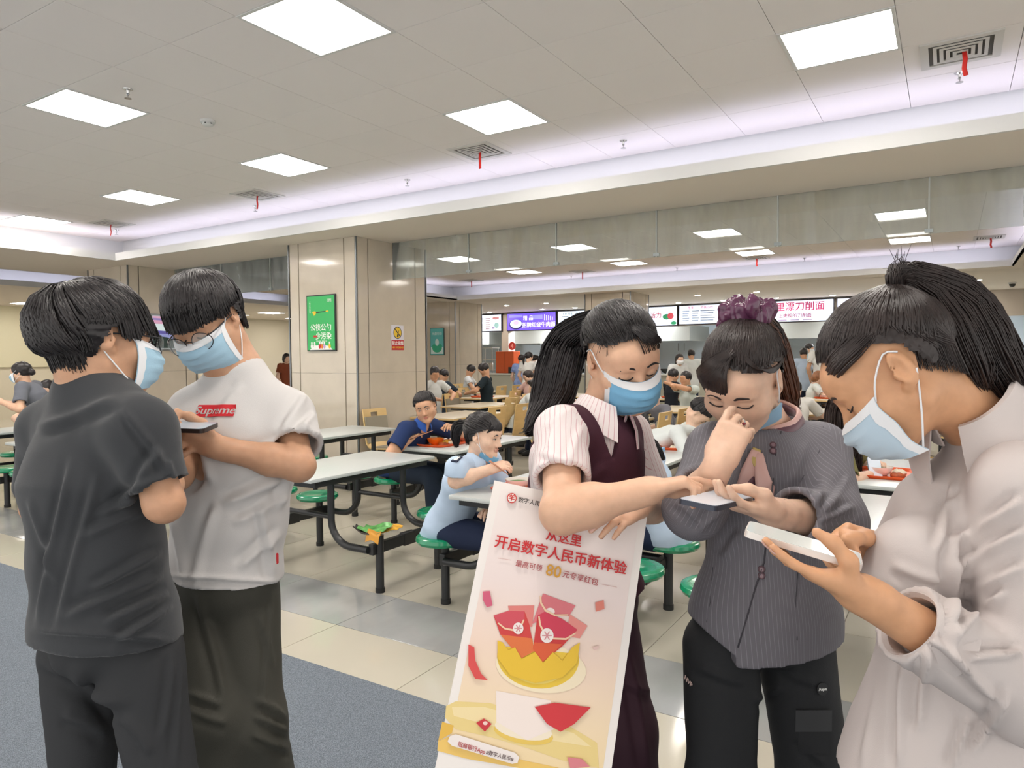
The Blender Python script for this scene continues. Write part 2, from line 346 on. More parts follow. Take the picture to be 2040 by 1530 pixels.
for L in (xs, xs2):
    for a, b_ in zip(L[:-1], L[1:]):
        MB().box(a+.006, b_-.006, 6.715, 6.727, 2.49, ZS).build('glass_pane', M_GLASS, gb)
        MB().box(b_-.02, b_+.02, 6.70, 6.742, 2.49, ZS).build('pane_joint', M_SEAL, gb) if False else MB().box(b_-.006, b_+.006, 6.712, 6.73, 2.49, ZS).build('pane_joint', M_SEAL, gb)
        MB().box(b_-.03, b_+.03, 6.705, 6.737, 2.5, 2.53).build('pane_clip', M_CLIP, gb)

# ---- pillars clad in beige stone
def pillar(name, x0, y0, wx, wy, label):
    """x0,y0 = the corner nearest the camera is (x0+wx, y0)"""
    x1, y1 = x0+wx, y0+wy; r = empty(name, ((x0+x1)/2, (y0+y1)/2, 0), label=label, kind=ST)
    box('pillar_core', x0+.02, x1-.02, y0+.02, y1-.02, 0, ZS, M_STRIP, r)
    f1 = [0, .13, .80, 1]                                 # strips on the faces
    def face(k, a, b_):
        for i, (s0, s1) in enumerate(((0.012, .155), (.155, .83), (.83, .988))):
            for z0, z1 in ((.1, 1.33), (1.33, ZS)):
                L = b_-a; p, q = a+s0*L+.008, a+s1*L-.008
                m = MB()
                if k == 'y0': m.bevbox(p, q, y0, y0+.02, z0+.0008, z1-.0008, .0015)
                if k == 'y1': m.bevbox(p, q, y1-.02, y1, z0+.0008, z1-.0008, .0015)
                if k == 'x1': m.bevbox(x1-.02, x1, p, q, z0+.0008, z1-.0008, .0015)
                if k == 'x0': m.bevbox(x0, x0+.02, p, q, z0+.0008, z1-.0008, .0015)
                m.build('stone_panel', M_STONE, r)
    face('y0', x0, x1); face('x1', y0, y1); face('x0', y0, y1); face('y1', x0, x1)
    for cx, cy in ((x1, y0), (x0, y0), (x1, y1)): MB().box(cx-.014, cx+.004, cy-.004, cy+.014, 0, ZS).build('corner_strip', M_CORNER, r)
    for a in (('y',), ('x',)):
        pass
    MB().box(x0-.003, x1+.003, y0-.003, y1+.003, 0, .1).build('pillar_skirting', M_STRIP, r)
    return r
PIL = [pillar('pillar', -11.72, 5.98, 1.13, 1.12, 'beige stone clad pillar at the far left behind the two men'), pillar('pillar', -7.14, 6.1, 1.17, 1.3, 'large beige stone clad pillar with a green poster'),
       pillar('pillar', -11.9, 14.5, 1.15, 1.2, 'beige pillar with a teal poster near the kitchen'), pillar('pillar', -7.12, 14.58, 1.12, 1.1, 'beige pillar behind the ponytailed woman, near the menu screens')]

# ---- far walls
wl = box('wall_left', -21, -20.9, -2.5, 24, 0, 3.8, M_WALLW); tag(wl, 'cream wall at the far left', kind=ST)
wb = box('wall_back', -24, 5, 23.0, 23.1, 0, 3.8, M_KITW); tag(wb, 'white tiled kitchen back wall', kind=ST)
wr = box('wall_right', 4.4, 4.5, 7.0, 24, 0, 3.8, M_WALLW); tag(wr, 'cream wall at the far right', kind=ST)
box('kitchen_ceiling', -24, 5, 19.3, 23, 2.6, 2.63, M_KITW, ceil)
wk = box('wall_header', -24, 5, 19.18, 19.36, 2.36, ZS+.02, mat('header_beige', '#b8ada0', .6)); tag(wk, 'beige header band that carries the menu screens', kind=ST)
# ================================================================== SIGNS ON THE PILLARS
def flat(name, m, parent, O, ex, ey, pts, th=.0006, off=0.):
    """a flat printed shape: pts in the sign's own (u,v), lying on the sign"""
    ex = nrm(ex); ey = nrm(ey); n = np.cross(ex, ey); O = np.asarray(O, float)+n*off
    return MB().poly([O+u*ex+v*ey for u, v in pts], n*th).build(name, m, parent)
def rect(x0, x1, y0, y1): return [(x0, y0), (x1, y0), (x1, y1), (x0, y1)]
def ellp(cx, cy, rx, ry, n=28, a0=0., a1=2*math.pi): return [(cx+rx*math.cos(a0+(a1-a0)*i/(n if a1-a0 > 6.2 else n-1)), cy+ry*math.sin(a0+(a1-a0)*i/(n if a1-a0 > 6.2 else n-1))) for i in range(n)]
M_BLK = mat('black_frame', '#202322', .4); M_GREEN = mat('poster_green', '#34b25f', .35); M_WHT = mat('print_white', '#f2f2ee', .5)
M_YEL = mat('print_yellow', '#e8c12c', .5); M_REDP = mat('print_red', '#c9242c', .5); M_INK = mat('print_ink', '#2b2b2d', .5)
M_TEAL = mat('poster_teal', '#5fc0c0', .35); M_EMER = mat('print_emerald', '#2fae86', .5)
ex, ez = np.array([1., 0, 0]), np.array([0, 0, 1.])
# green chopsticks poster, front face of the large pillar
r = empty('wall_poster', (-6.55, 6.09, 1.6), label='tall green poster in a black frame on the large pillar', cat='poster')
y0 = 6.095
MB().box(-6.80, -6.30, y0-.018, y0, 1.60, 2.29).build('poster_frame', M_BLK, r); MB().box(-6.785, -6.315, y0-.022, y0-.017, 1.615, 2.275).build('poster_sheet', M_GREEN, r)
P0 = (-6.55, y0-.0225, 1.945)
text_obj('poster_lettering', '公筷公勺', .092, M_WHT, np.array(P0)+(0.0, 0, -.06), ex, ez, r, .012); text_obj('poster_lettering', '少污染', .092, M_WHT, np.array(P0)+(.045, 0, -.165), ex, ez, r, .012)
flat('poster_print', M_REDP, r, P0, ex, ez, rect(-.13, -.06, -.175, -.150), off=.001)
text_obj('poster_lettering', '节约用餐  健康生活', .022, M_WHT, np.array(P0)+(.01, 0, -.225), ex, ez, r)
flat('poster_print', M_INK, r, P0, ex, ez, [(-.08, .125), (.09, .135), (.09, .145), (-.08, .137)], off=.001)
flat('poster_print', M_YEL, r, P0, ex, ez, [(-.15, .13), (-.11, .15), (-.075, .14), (-.075, .12), (-.1, .1), (-.115, .09), (-.125, .115)], off=.001)
flat('poster_print', M_YEL, r, P0, ex, ez, ellp(.115, .14, .025, .01), off=.001)
text_obj('poster_lettering', '文明餐桌\n公筷行动', .02, M_WHT, np.array(P0)+(.15, 0, .27), ex, ez, r)
text_obj('poster_lettering', '一\n筷\n子\n拉\n近\n距\n离', .022, M_WHT, np.array(P0)+(-.185, 0, .2), ex, ez, r)
flat('poster_print', M_WHT, r, P0, ex, ez, [(-.2, -.33), (.2, -.33), (.15, -.285), (.05, -.27), (-.1, -.275)], off=.001)
for i, (u, c) in enumerate(((-.16, M_WHT), (-.11, M_WHT), (-.02, M_REDP), (.06, mat('print_lilac', '#c7a3cf')), (.15, M_YEL), (.02, mat('print_orange', '#e2832e')))):
    flat('poster_print', c, r, P0, ex, ez, ellp(u, -.285, .02, .03, 14), off=.0015+i*.0002)
    flat('poster_print', M_WHT, r, P0, ex, ez, ellp(u, -.245, .013, .017, 12), off=.0015+i*.0002)
# no smoking sign on the side face of the large pillar
ey_ = np.array([0, 1., 0])
r = empty('no_smoking_sign', (-5.96, 6.81, 1.6), label='red and white no smoking sign on the large pillar', cat='sign')
MB().box(-5.972, -5.966, 6.70, 6.93, 1.61, 1.925).build('sign_plate', mat('sign_white', '#dcd9e2', .4), r)
P0 = (-5.9655, 6.815, 1.768)
flat('sign_print', mat('sign_red', '#c01f2a', .4), r, P0, ey_, ez, rect(-.115, .115, -.158, -.03))
flat('sign_print', M_INK, r, P0, ey_, ez, ellp(0, .062, .078, .078)); flat('sign_print', M_YEL, r, P0, ey_, ez, ellp(0, .062, .068, .068), off=.0006)
flat('sign_print', M_INK, r, P0, ey_, ez, [(-.055, .105), (-.045, .115), (.055, .02), (.045, .01)], off=.0012)
flat('sign_print', M_INK, r, P0, ey_, ez, [(-.015, .01), (.012, .005), (.018, .03), (.0, .05), (-.012, .03)], off=.0013)
flat('sign_print', M_INK, r, P0, ey_, ez, [(.005, .05), (.012, .05), (.03, .09), (.022, .092)], off=.0013)
text_obj('sign_lettering', '禁止吸烟', .054, M_WHT, np.array(P0)+(.0012, 0, -.072), ey_, ez, r, .012); text_obj('sign_lettering', 'NO SMOKING', .034, M_YEL, np.array(P0)+(.0012, 0, -.125), ey_, ez, r, .015)
# teal poster on the pillar by the kitchen
r = empty('wall_poster', (-11.3, 14.48, 1.6), label='teal poster with a green bowl on the far pillar', cat='poster')
MB().box(-11.55, -11.10, 14.475, 14.495, 1.59, 2.29).build('poster_frame', M_BLK, r); MB().box(-11.54, -11.11, 14.472, 14.476, 1.6, 2.28).build('poster_sheet', M_TEAL, r)
P0 = (-11.325, 14.4715, 1.94)
flat('poster_print', mat('print_pale', '#d8ecea'), r, P0, ex, ez, rect(-.2, .2, -.32, -.15)); flat('poster_print', M_EMER, r, P0, ex, ez, [(-.16, -.1), (-.1, -.06), (.0, -.12), (.1, -.06), (.16, -.1), (.16, -.17)]+ellp(0, -.16, .16, .13, 16, 0, -math.pi), off=.001)
flat('poster_print', mat('print_pale'  , '#d8ecea'), r, P0, ex, ez, ellp(.0, -.02, .06, .09, 16), off=.0007); text_obj('poster_lettering', '光盘行动', .08, mat('print_pale', '#d8ecea'), np.array(P0)+(0, -.001, .2), ex, ez, r, .01)
# calligraphy notice on the middle pillar
r = empty('notice_board', (-6.56, 14.56, 1.9), label='white notice with black brush writing on the pillar behind the ponytailed woman', cat='notice')
MB().box(-6.86, -6.28, 14.565, 14.58, 1.9, 2.6).build('notice_frame', mat('notice_frame', '#d9a3a0', .5), r); MB().box(-6.84, -6.30, 14.562, 14.566, 1.92, 2.58).build('notice_sheet', mat('notice_paper', '#eee4d6', .6), r)
flat('notice_print', mat('notice_pink', '#e39a97'), r, (-6.57, 14.5615, 2.25), ex, ez, rect(-.2, .2, .26, .3)); text_obj('notice_lettering', '相约一生\n食堂', .15, M_INK, (-6.57, 14.561, 2.28), ex, ez, r, .01)
# framed television picture on the left pillar
r = empty('wall_screen', (-10.57, 6.65, 1.65), label='landscape picture screen in a silver frame on the left pillar', cat='screen')
MB().box(-10.59, -10.55, 6.30, 7.05, 1.66, 2.23).build('screen_frame', M_CORNER, r); MB().box(-10.552, -10.546, 6.33, 7.02, 1.69, 2.2).build('screen_panel', mat('screen_sky', '#cfe0e4', .3, emit=.3), r)
P0 = (-10.5455, 6.675, 1.945)
flat('screen_image', mat('scr_pink', '#d9a6c6', .4, emit=.25), r, P0, ey_, ez, rect(-.345, .345, .13, .25)); flat('screen_image', mat('scr_violet', '#8f7fc0', .4, emit=.25), r, P0, ey_, ez, [(-.345, .19), (.345, .16), (.345, .2), (-.345, .22)], off=.001)
flat('screen_image', mat('scr_blue', '#8c94cc', .4, emit=.25), r, P0, ey_, ez, rect(-.345, .345, -.16, .02)); flat('screen_image', mat('scr_dark', '#1f3a36', .4), r, P0, ey_, ez, [(-.345, -.25), (.345, -.25), (.2, -.17), (-.1, -.08), (-.345, -.05)], off=.001)
flat('screen_image', mat('scr_sea', '#5a55a8', .4, emit=.2), r, P0, ey_, ez, [(-.345, -.02), (.345, -.04), (.345, .0), (-.345, .03)], off=.001); flat('screen_image', M_YEL, r, P0, ey_, ez, [(-.05, .02), (.1, .02), (.08, .09), (.04, .06), (.0, .1)], off=.0015)

# ================================================================== THE KITCHEN FRONT
M_STEEL = mat('brushed_steel', '#b9b6ac', .35, metal=.55); M_STEELD = mat('dark_steel', '#5e605c', .5, metal=.6)
M_DL = mat('downlight_glow', '#fff6ea', .5, emit=220)
M_BEZ = mat('screen_bezel', '#2a2326', .4)
def screen(x0, x1, z0, z1, label, col, e):
    r = empty('menu_screen', ((x0+x1)/2, 19.05, z0), label=label, cat='menu screen', group='lit menu screens above the kitchen')
    MB().box(x0, x1, 19.03, 19.12, z0, z1).build('screen_bezel', M_BEZ, r)
    MB().box(x0+.03, x1-.03, 19.02, 19.035, z0+.03, z1-.03).build('screen_panel', mat('scr_'+col, col, .4, emit=e), r)
    return r, np.array([(x0+x1)/2, 19.0195, (z0+z1)/2])
def menu_rows(r, C, cols, rows, wd, col, y_top=.14):
    m = mat('menu_'+col, col, .6)
    for cx in cols:
        for k in range(rows): flat('menu_line', m, r, C, ex, ez, rect(cx-wd/2, cx+wd/2-.1*((k*7) % 3)*wd, y_top-k*.065-.014, y_top-k*.065+.014))
Z0, Z1 = 2.35, 2.93
r, C = screen(-13.3, -12.25, Z0, Z1, 'white menu screen beside the far left kitchen pillar', '#e4ecff', .66); menu_rows(r, C, (-.3, .0), 6, .2, '#c79a9f'); flat('menu_picture', mat('menu_pink', '#e9a6ad'), r, C, ex, ez, ellp(.3, .15, .13, .05)); flat('menu_picture', mat('menu_aqua', '#9fd0d0'), r, C, ex, ez, ellp(.33, -.08, .09, .09)); flat('menu_picture', mat('menu_lilac', '#b3a6d9'), r, C, ex, ez, ellp(.2, -.16, .06, .04))
r, C = screen(-12.06, -10.26, Z0, Z1, 'purple menu screen with a noodle bowl picture', '#6a52d8', .75)
flat('menu_picture', mat('menu_violet', '#3d2f86'), r, C, ex, ez, ellp(-.55, -.08, .25, .16)); flat('menu_picture', mat('menu_bowl', '#cbd2ff', emit=.7), r, C, ex, ez, ellp(-.55, -.06, .22, .13), off=.001); flat('menu_picture', mat('menu_noodle', '#e0b8d8', emit=.6), r, C, ex, ez, ellp(-.55, -.03, .1, .06), off=.002)
text_obj('menu_lettering', '精 品', .16, mat('menu_glow', '#e6e6ff', emit=.9), C+(-.1, -.002, .1), ex, ez, r, .012); text_obj('menu_lettering', '招牌红烧牛肉面', .17, mat('menu_glow', '#e6e6ff', emit=.9), C+(.28, -.002, -.12), ex, ez, r, .012)
for k in range(5): flat('menu_picture', mat('menu_glow', '#e6e6ff', emit=.9), r, C, ex, ez, rect(.48+k*.07, .5+k*.07, .02, .2-.02*k), off=.001)
flat('menu_picture', mat('menu_haze', '#8f8ce8', emit=.7), r, C, ex, ez, rect(.05, .42, .06, .2), off=.0008); flat('menu_picture', mat('menu_haze', '#8f8ce8', emit=.7), r, C, ex, ez, rect(-.8, -.3, .14, .22), off=.0008)
r, C = screen(-10.22, -9.25, Z0, Z1, 'pale price list screen left of the middle pillar', '#dceeff', .66); menu_rows(r, C, (-.22, .25), 6, .24, '#8797ad', .1); text_obj('menu_lettering', '主食  荤菜  小吃类', .075, M_INK, C+(0, -.002, .18), ex, ez, r, .01)
r, C = screen(-7.5, -6.43, Z0, Z1, 'menu screen with a vegetable picture right of the middle pillar', '#e2ebff', .66); flat('menu_picture', mat('menu_green', '#3fae7c'), r, C, ex, ez, ellp(.22, -.02, .12, .08)); flat('menu_picture', mat('menu_red', '#e2596a'), r, C, ex, ez, ellp(.33, .0, .09, .09), off=.001); flat('menu_picture', mat('menu_green', '#3fae7c'), r, C, ex, ez, ellp(.42, -.2, .08, .05)); text_obj('menu_lettering', '活力', .17, mat('menu_red', '#e2596a'), C+(-.1, -.002, .02), ex, ez, r, .012)
r, C = screen(-6.41, -4.54, Z0+.02, Z1, 'long white price list screen behind the purple scrunchie', '#dfe9ff', .66); menu_rows(r, C, (-.72, -.45), 5, .2, '#8797ad', .1); menu_rows(r, C, (-.12,), 5, .4, '#8797ad', .1); menu_rows(r, C, (.32, .62), 4, .18, '#8797ad', .1); text_obj('menu_lettering', '面类        特色小炒        盖浇饭', .085, mat('menu_rose', '#e07a92'), C+(-.1, -.002, .18), ex, ez, r, .012)
r, C = screen(-4.29, -2.44, Z0, Z1, 'white menu screen with large red noodle title', '#dde9ff', .66); text_obj('menu_lettering', '湯里漂刀削面', .235, mat('menu_title', '#d2286a'), C+(0, -.002, .1), ex, ez, r, .014, sx=1.0); text_obj('menu_lettering', '上央视的刀削面', .115, mat('menu_title2', '#9c2a5c'), C+(0, -.002, -.12), ex, ez, r, .016); menu_rows(r, C, (-.3, .0, .3), 1, .22, '#a999c0', -.225)
r, C = screen(-2.40, -.6, Z0, Z1, 'white menu screen with a red letter behind the right woman', '#dfe6ff', .66); text_obj('menu_lettering', 'T+套餐', .3, mat('menu_hot', '#dc2440'), C+(-.3, -.002, .03), ex, ez, r, .02)
# columns between the openings
for x in (-12.18, -9.1, -4.42, -.4, 2.2):
    tag(box('kitchen_column', x-.13 if x != -9.1 else x-.1, x+.13, 19.1, 19.5, 0, 2.9, mat('column_beige', '#cfc3b4', .5)), 'beige column between the kitchen windows', kind=ST)
# downlights
dl = MB().lathe([(.075, 0), (.075, -.006), (.062, -.008)]).mesh('downlight_rim'); dl.materials.append(M_FRAME)
dg = MB().lathe([(.06, -.004), (.06, -.009)]).mesh('downlight_lens'); dg.materials.append(M_DL)
dn = 0
for rowi, (yy, xsd) in enumerate(((16.4, (-10.4, -9.15, -5.06, -3.72, -1.1, .45)), (18.4, (-12.3, -10.4, -9.3, -6.2, -5.0, -3.7, -2.4, -.9, .44)))):
    for i, x in enumerate(xsd):
        rr = empty('downlight', (x, yy, ZS), label=f'round ceiling downlight, {["1st","2nd","3rd","4th","5th","6th","7th","8th","9th"][i]} from the left in the {"row nearer the glass" if rowi == 0 else "row above the menu screens"}', cat='downlight', group='kitchen downlights')
        a = link('downlight_rim', dl, None, rr); a.matrix_parent_inverse.identity(); a = link('downlight_lens', dg, None, rr); a.matrix_parent_inverse.identity()
# serving counter (worktop, fronts), cooking range, hoods
M_CTR = mat('counter_white', '#d9d9d2', .3)
ct = empty('serving_counter', (-4, 18.4, 0), label='long pale serving counter below the menu screens', cat='counter')
MB().bevbox(-13.5, 4.0, 18.15, 18.75, .98, 1.03, .006).build('worktop', M_CTR, ct)
for k in range(14): MB().bevbox(-13.4+k*1.24, -12.2+k*1.24, 18.2, 18.22, .08, .97, .004).build('counter_panel', mat('counter_front', '#b9b9ac', .5), ct)
box('counter_core', -13.45, 3.95, 18.22, 18.7, 0, .98, M_STEELD, ct)
def hood(x0, x1, label):
    r = empty('extractor_hood', ((x0+x1)/2, 21, 2), label=label, cat='extractor hood', group='steel extractor hoods')
    y0, y1, z0, z1 = 20.6, 22.6, 1.98, 2.45
    MB().poly([(x0, y0, z0), (x1, y0, z0), (x1, y0, z1), (x0, y0, z1)], (0, .03, 0)).build('hood_front', M_STEEL, r)
    MB().poly([(x0, y0+.03, z0), (x0, y1, z0), (x0, y1, z1), (x0, y0+.03, z1)], (.03, 0, 0)).build('hood_side', M_STEEL, r); MB().poly([(x1-.03, y0+.03, z0), (x1-.03, y1, z0), (x1-.03, y1, z1), (x1-.03, y0+.03, z1)], (.03, 0, 0)).build('hood_side', M_STEEL, r)
    MB().box(x0+.03, x1-.03, y0+.03, y1, z0+.2, z0+.22).build('hood_filter', M_STEELD, r)
hood(-12.9, -9.6, 'steel extractor hood behind the queue at left'); hood(-8.9, -6.6, 'steel extractor hood right of the middle pillar'); hood(-5.4, -2.2, 'wide steel extractor hood above the cooks at right'); hood(-16.5, -13.8, 'steel extractor hood at the far left of the kitchen')
rg = empty('cooking_range', (-6, 22.5, 0), label='steel cooking range along the kitchen back wall', cat='range')
MB().bevbox(-16, 3.5, 21.9, 22.9, 0, .9, .01).build('range_body', M_STEEL, rg)
for x in (-11.2, -9.9, -7.8, -4.6, -3.2): MB().lathe([(.05, 0), (.22, .08), (.33, .2), (.34, .205), (.0, .206)], (x, 22.3, .9), 18).build('wok', M_STEELD, rg, 'auto')
for x in (-11.3, -11.0, -10.6, -7.7, -7.5): MB().box(x-.006, x+.006, 22.84, 22.85, 1.7, 1.95).build('ladle_handle', M_STEELD, rg); 
for x in (-11.3, -10.6): MB().lathe([(.0, 0), (.1, .02), (.11, .06), (.0, .061)], (x, 22.8, 1.6), 14).build('ladle_bowl', M_STEELD, rg, True)
# unseen fill tubes on the kitchen ceiling, added to brighten the kitchen
for k, x in enumerate((-14, -11, -8, -5, -2, 1)):
    r = empty('kitchen_fill_light', (x, 20.2, 2.58), label=f'added fill batten on the kitchen ceiling, {["1st","2nd","3rd","4th","5th","6th"][k]} from the left', cat='ceiling light', group='kitchen fill battens')
    MB().box(x-.6, x+.6, 19.9, 20.1, 2.57, 2.6).build('batten_body', M_FRAME, r); MB().box(x-.58, x+.58, 19.92, 20.08, 2.55, 2.57).build('batten_tube', mat('batten_glow', '#eaf4ff', emit=110), r)
# orange cabinet, number sign, drinks machine on the counter
r = empty('orange_cabinet', (-11.62, 18.4, 1.03), label='bright orange cabinet standing on the counter end', cat='cabinet')
M_OR = mat('orange_board', '#c9541c', .45); MB().bevbox(-11.95, -11.3, 18.2, 18.6, 1.03, 1.70, .012).build('cabinet_body', M_OR, r); MB().box(-11.62, -11.61, 18.195, 18.2, 1.06, 1.68).build('cabinet_seam', mat('orange_seam', '#8d3a14'), r); MB().box(-11.45, -11.3, 18.13, 18.2, 1.03, 1.22).build('cabinet_label', M_BLK, r)
r = empty('number_sign', (-11.7, 18.9, 1.8), label='round red number four sign on the column', cat='sign')
MB().poly([(-11.9+.13*math.cos(a), 19.09, 1.88+.13*math.sin(a)) for a in np.linspace(0, 2*math.pi, 24, False)], (0, -.01, 0)).build('sign_disc', mat('sign_vermilion', '#b8332a', .4), r); text_obj('sign_lettering', '4', .2, mat('sign_salmon', '#eda79b'), (-11.9, 19.078, 1.88), ex, ez, r, .02)
r = empty('steel_rack', (-12.4, 18.6, 1.03), label='steel wire rack beside the orange cabinet', cat='rack')
for x in (-12.65, -12.15):
    for yy in (18.3, 18.65): MB().tube([(x, yy, 1.03), (x, yy, 1.82)], .012, 6).build('rack_post', M_STEEL, r)
for z in (1.12, 1.45, 1.82): MB().box(-12.68, -12.12, 18.28, 18.68, z-.01, z+.01).build('rack_shelf', M_STEEL, r)
for x in (-12.5, -12.3): MB().lathe([(.08, 0), (.085, .2), (.07, .22)], (x, 18.45, 1.13), 14).build('rack_pot', M_STEEL, r, 'auto')
# speaker and camera dome on the soffit at right, wall cabinet
for x, y, l in ((1.05, 17.4, 'dark dome security camera on the soffit at the far right'),):
    r = empty('security_camera', (x, y, ZS), label=l, cat='security camera'); MB().lathe([(.07, 0), (.07, -.03), (.06, -.035)], (x, y, ZS)).build('camera_base', M_FRAME, r, 'auto'); MB().lathe([(.055, -.035), (.05, -.07), (.03, -.09), (0, -.095)], (x, y, ZS)).build('camera_dome', M_BLK, r, True)
# ---- far left: dining wall with white boards, tube lights and a magenta sign
r = empty('wall_board', (-20.8, 8.5, .9), label='large cream board hanging on the far left wall', cat='board')
MB().bevbox(-20.88, -20.84, 8.15, 10.6, 1.35, 3.0, .01).build('board_panel', mat('board_cream', '#ddd6b8', .5), r)
r = empty('wall_board', (-20.8, 7, 1.4), label='beige board with a magenta sign at the left picture edge', cat='board')
MB().bevbox(-20.88, -20.84, 6.2, 8.1, 1.45, 2.95, .01).build('board_panel', mat('board_beige', '#c6bba6', .5), r); text_obj('board_lettering', '食', .34, mat('magenta', '#b8128c'), (-20.835, 7.72, 2.0), ey_, ez, r, .03)
r = empty('wall_batten_light', (-20.5, 8.5, 2.9), label='warm tube light along the top of the far left wall', cat='light')
MB().box(-20.9, -20.8, 5.5, 18.5, 3.05, 3.1).build('light_body', M_FRAME, r); MB().box(-20.8, -20.77, 5.6, 18.4, 3.05, 3.09).build('light_tube', mat('warm_tube', '#fff0cf', emit=18), r)
for k, x in enumerate((-19.5, -17.8)):
    for j, yy in enumerate((5.5, 8.5, 11.5, 14.5, 17.)):  # the two farthest rows are added to brighten the dim end
        r = empty('soffit_downlight', (x, yy, ZS), label=f'{"outer" if k == 0 else "inner"} soffit panel light over the left dining area, {["nearest","second","middle","fourth","farthest, added as fill"][j]}', cat='ceiling light', group='left dining lights')
        MB().box(x-.3, x+.3, yy-.3, yy+.3, ZS-.012, ZS).build('light_frame', M_FRAME, r); MB().box(x-.28, x+.28, yy-.28, yy+.28, ZS-.015, ZS-.01).build('light_diffuser', M_PANEL, r)
# ================================================================== TABLES
M_TOP = mat('grey_green_laminate', '#c2c7c5', .28, noise=(40, .02, 2)); M_TEDGE = mat('table_edge_white', '#d8dcdc', .3)
M_BLKM = mat('black_steel', '#2e2f30', .32, metal=.3, spec=.6); M_SEATG = mat('green_plastic_seat', '#0e8a5f', .18, spec=.6, coat=.3)
M_FOOT = mat('rubber_foot', '#232323', .7)
def canteen_table():
    r = empty('canteen_table')
    MB().bevbox(-.33, .33, -.62, .62, .725, .75, .008).build('tabletop', M_TOP, r, 'auto')
    f = MB(); f.box(-.30, -.26, -.56, .56, .685, .724); f.box(.26, .30, -.56, .56, .685, .724); f.box(-.26, .26, -.56, -.52, .685, .724); f.box(-.26, .26, .52, .56, .685, .724); f.build('table_frame', M_BLKM, r)
    for y in (-.36, .36):
        for s in (-1, 1):
            pts = [(s*.23, y, .70), (s*.23, y, .56), (s*.23, y, .44)]+[(s*(.23+.17*(1-math.cos(a))), y, .44-.16*math.sin(a)) for a in np.linspace(.25, math.pi/2, 6)]+[(s*.56, y, .28)]
            MB().tube(pts, .024, 12).build('stand_tube', M_BLKM, r, 'auto')
        MB().tube([(-.23, y, .46), (.23, y, .46)], .018, 10).build('cross_bar', M_BLKM, r, 'auto')
    for s in (-1, 1):
        MB().bevbox(s*.58-.02, s*.58+.02, -.36, .36, .25, .32, .004).build('seat_beam', M_BLKM, r)
        MB().bevbox(s*.58-.024, s*.58+.024, -.06, .06, .243, .327, .004).build('beam_sleeve', M_BLKM, r)
        for y in (-.30, .30):
            p = MB().tube([(s*.60, y, .02), (s*.60, y, .37)], .027, 14).build('seat_post', M_BLKM, r, 'auto')
            MB().tube([(s*.60, y, 0), (s*.60, y, .03)], .031, 14).build('post_foot', M_FOOT, p, 'auto')
            MB().lathe([(.02, .37), (.13, .372), (.155, .378), (.165, .395), (.16, .415), (.145, .424), (.11, .421), (.03, .416), (.0, .4155)], (s*.62, y, 0), 32).build('round_seat', M_SEATG, r, 'auto')
    return r
ctab = canteen_table()
CT_POS = [(-3.69, 3.63, 'white canteen table with green stools in front of the pillar, its near seat missing'), (-2.0, 3.68, 'canteen table at which the woman in the light blue shirt eats'), (-.31, 3.6, 'empty canteen table behind the woman in white'),
          (-3.69, 5.12, 'canteen table of the man in the navy polo shirt'), (-5.41, 5.15, 'white canteen table beside the base of the large pillar'), (-5.41, 3.63, 'canteen table hidden behind the man in the white t-shirt'),
          (-2.0, 5.12, 'canteen table with an orange tray behind the ponytailed woman'), (-.31, 5.12, 'canteen table with an orange tray at the far right'), (-7.12, 3.63, 'canteen table behind the man in black, at the left edge'), (-8.82, 3.63, 'canteen table left of the man in black, leftmost'),
          (-7.12, 5.12, 'canteen table behind the two standing men'), (-8.82, 5.12, 'canteen table in front of the left pillar')]
TABLES = []
for i, (x, y, l) in enumerate(CT_POS):
    t = ctab if i == 0 else copy_tree(ctab)
    t.location = (x, y, 0); tag(t, l, 'table', 'canteen tables with green stools'); TABLES.append(t)
# the nearest right-hand seat of the first table is missing, rubbish lies on its post
for c in list(TABLES[0].children):
    if c.name.startswith('round_seat'):
        co = c.data.vertices[0].co
        if co.x > 0 and co.y < 0: bpy.data.objects.remove(c)
# ------------------------------------------------------------------ wooden tables with bent plywood chairs
M_PLY = mat('plywood', '#dcbb80', .4, noise=(3, .06, 4, (1, 1, 8))); M_PLYE = mat('plywood_edge', '#b98a45', .5); M_CUSH = mat('taupe_cushion', '#98907f', .7)
M_WTOP = mat('beige_tabletop', '#c9bda6', .35, noise=(8, .03, 3))
def shell(grid, th, skip=()):
    """a bent board: grid of points [row][col] given thickness th along its normals, cells in skip are cut out"""
    G = np.array(grid); R, Cn = G.shape[:2]
    du = np.gradient(G, axis=1); dv = np.gradient(G, axis=0); N = np.cross(du, dv); N /= np.linalg.norm(N, axis=2, keepdims=True)
    A = (G+N*th/2).reshape(-1, 3); B = (G-N*th/2).reshape(-1, 3); n = R*Cn; Fc = []; E = {}
    for i in range(R-1):
        for j in range(Cn-1):
            if (i, j) in skip: continue
            q = (i*Cn+j, i*Cn+j+1, (i+1)*Cn+j+1, (i+1)*Cn+j); Fc.append(q); Fc.append(tuple(k+n for k in q[::-1]))
            for a, b_ in zip(q, q[1:]+q[:1]): E[(a, b_)] = 1
    for a, b_ in list(E):
        if (b_, a) not in E: Fc.append((b_, a, a+n, b_+n))
    return MB().add(np.vstack([A, B]), Fc)
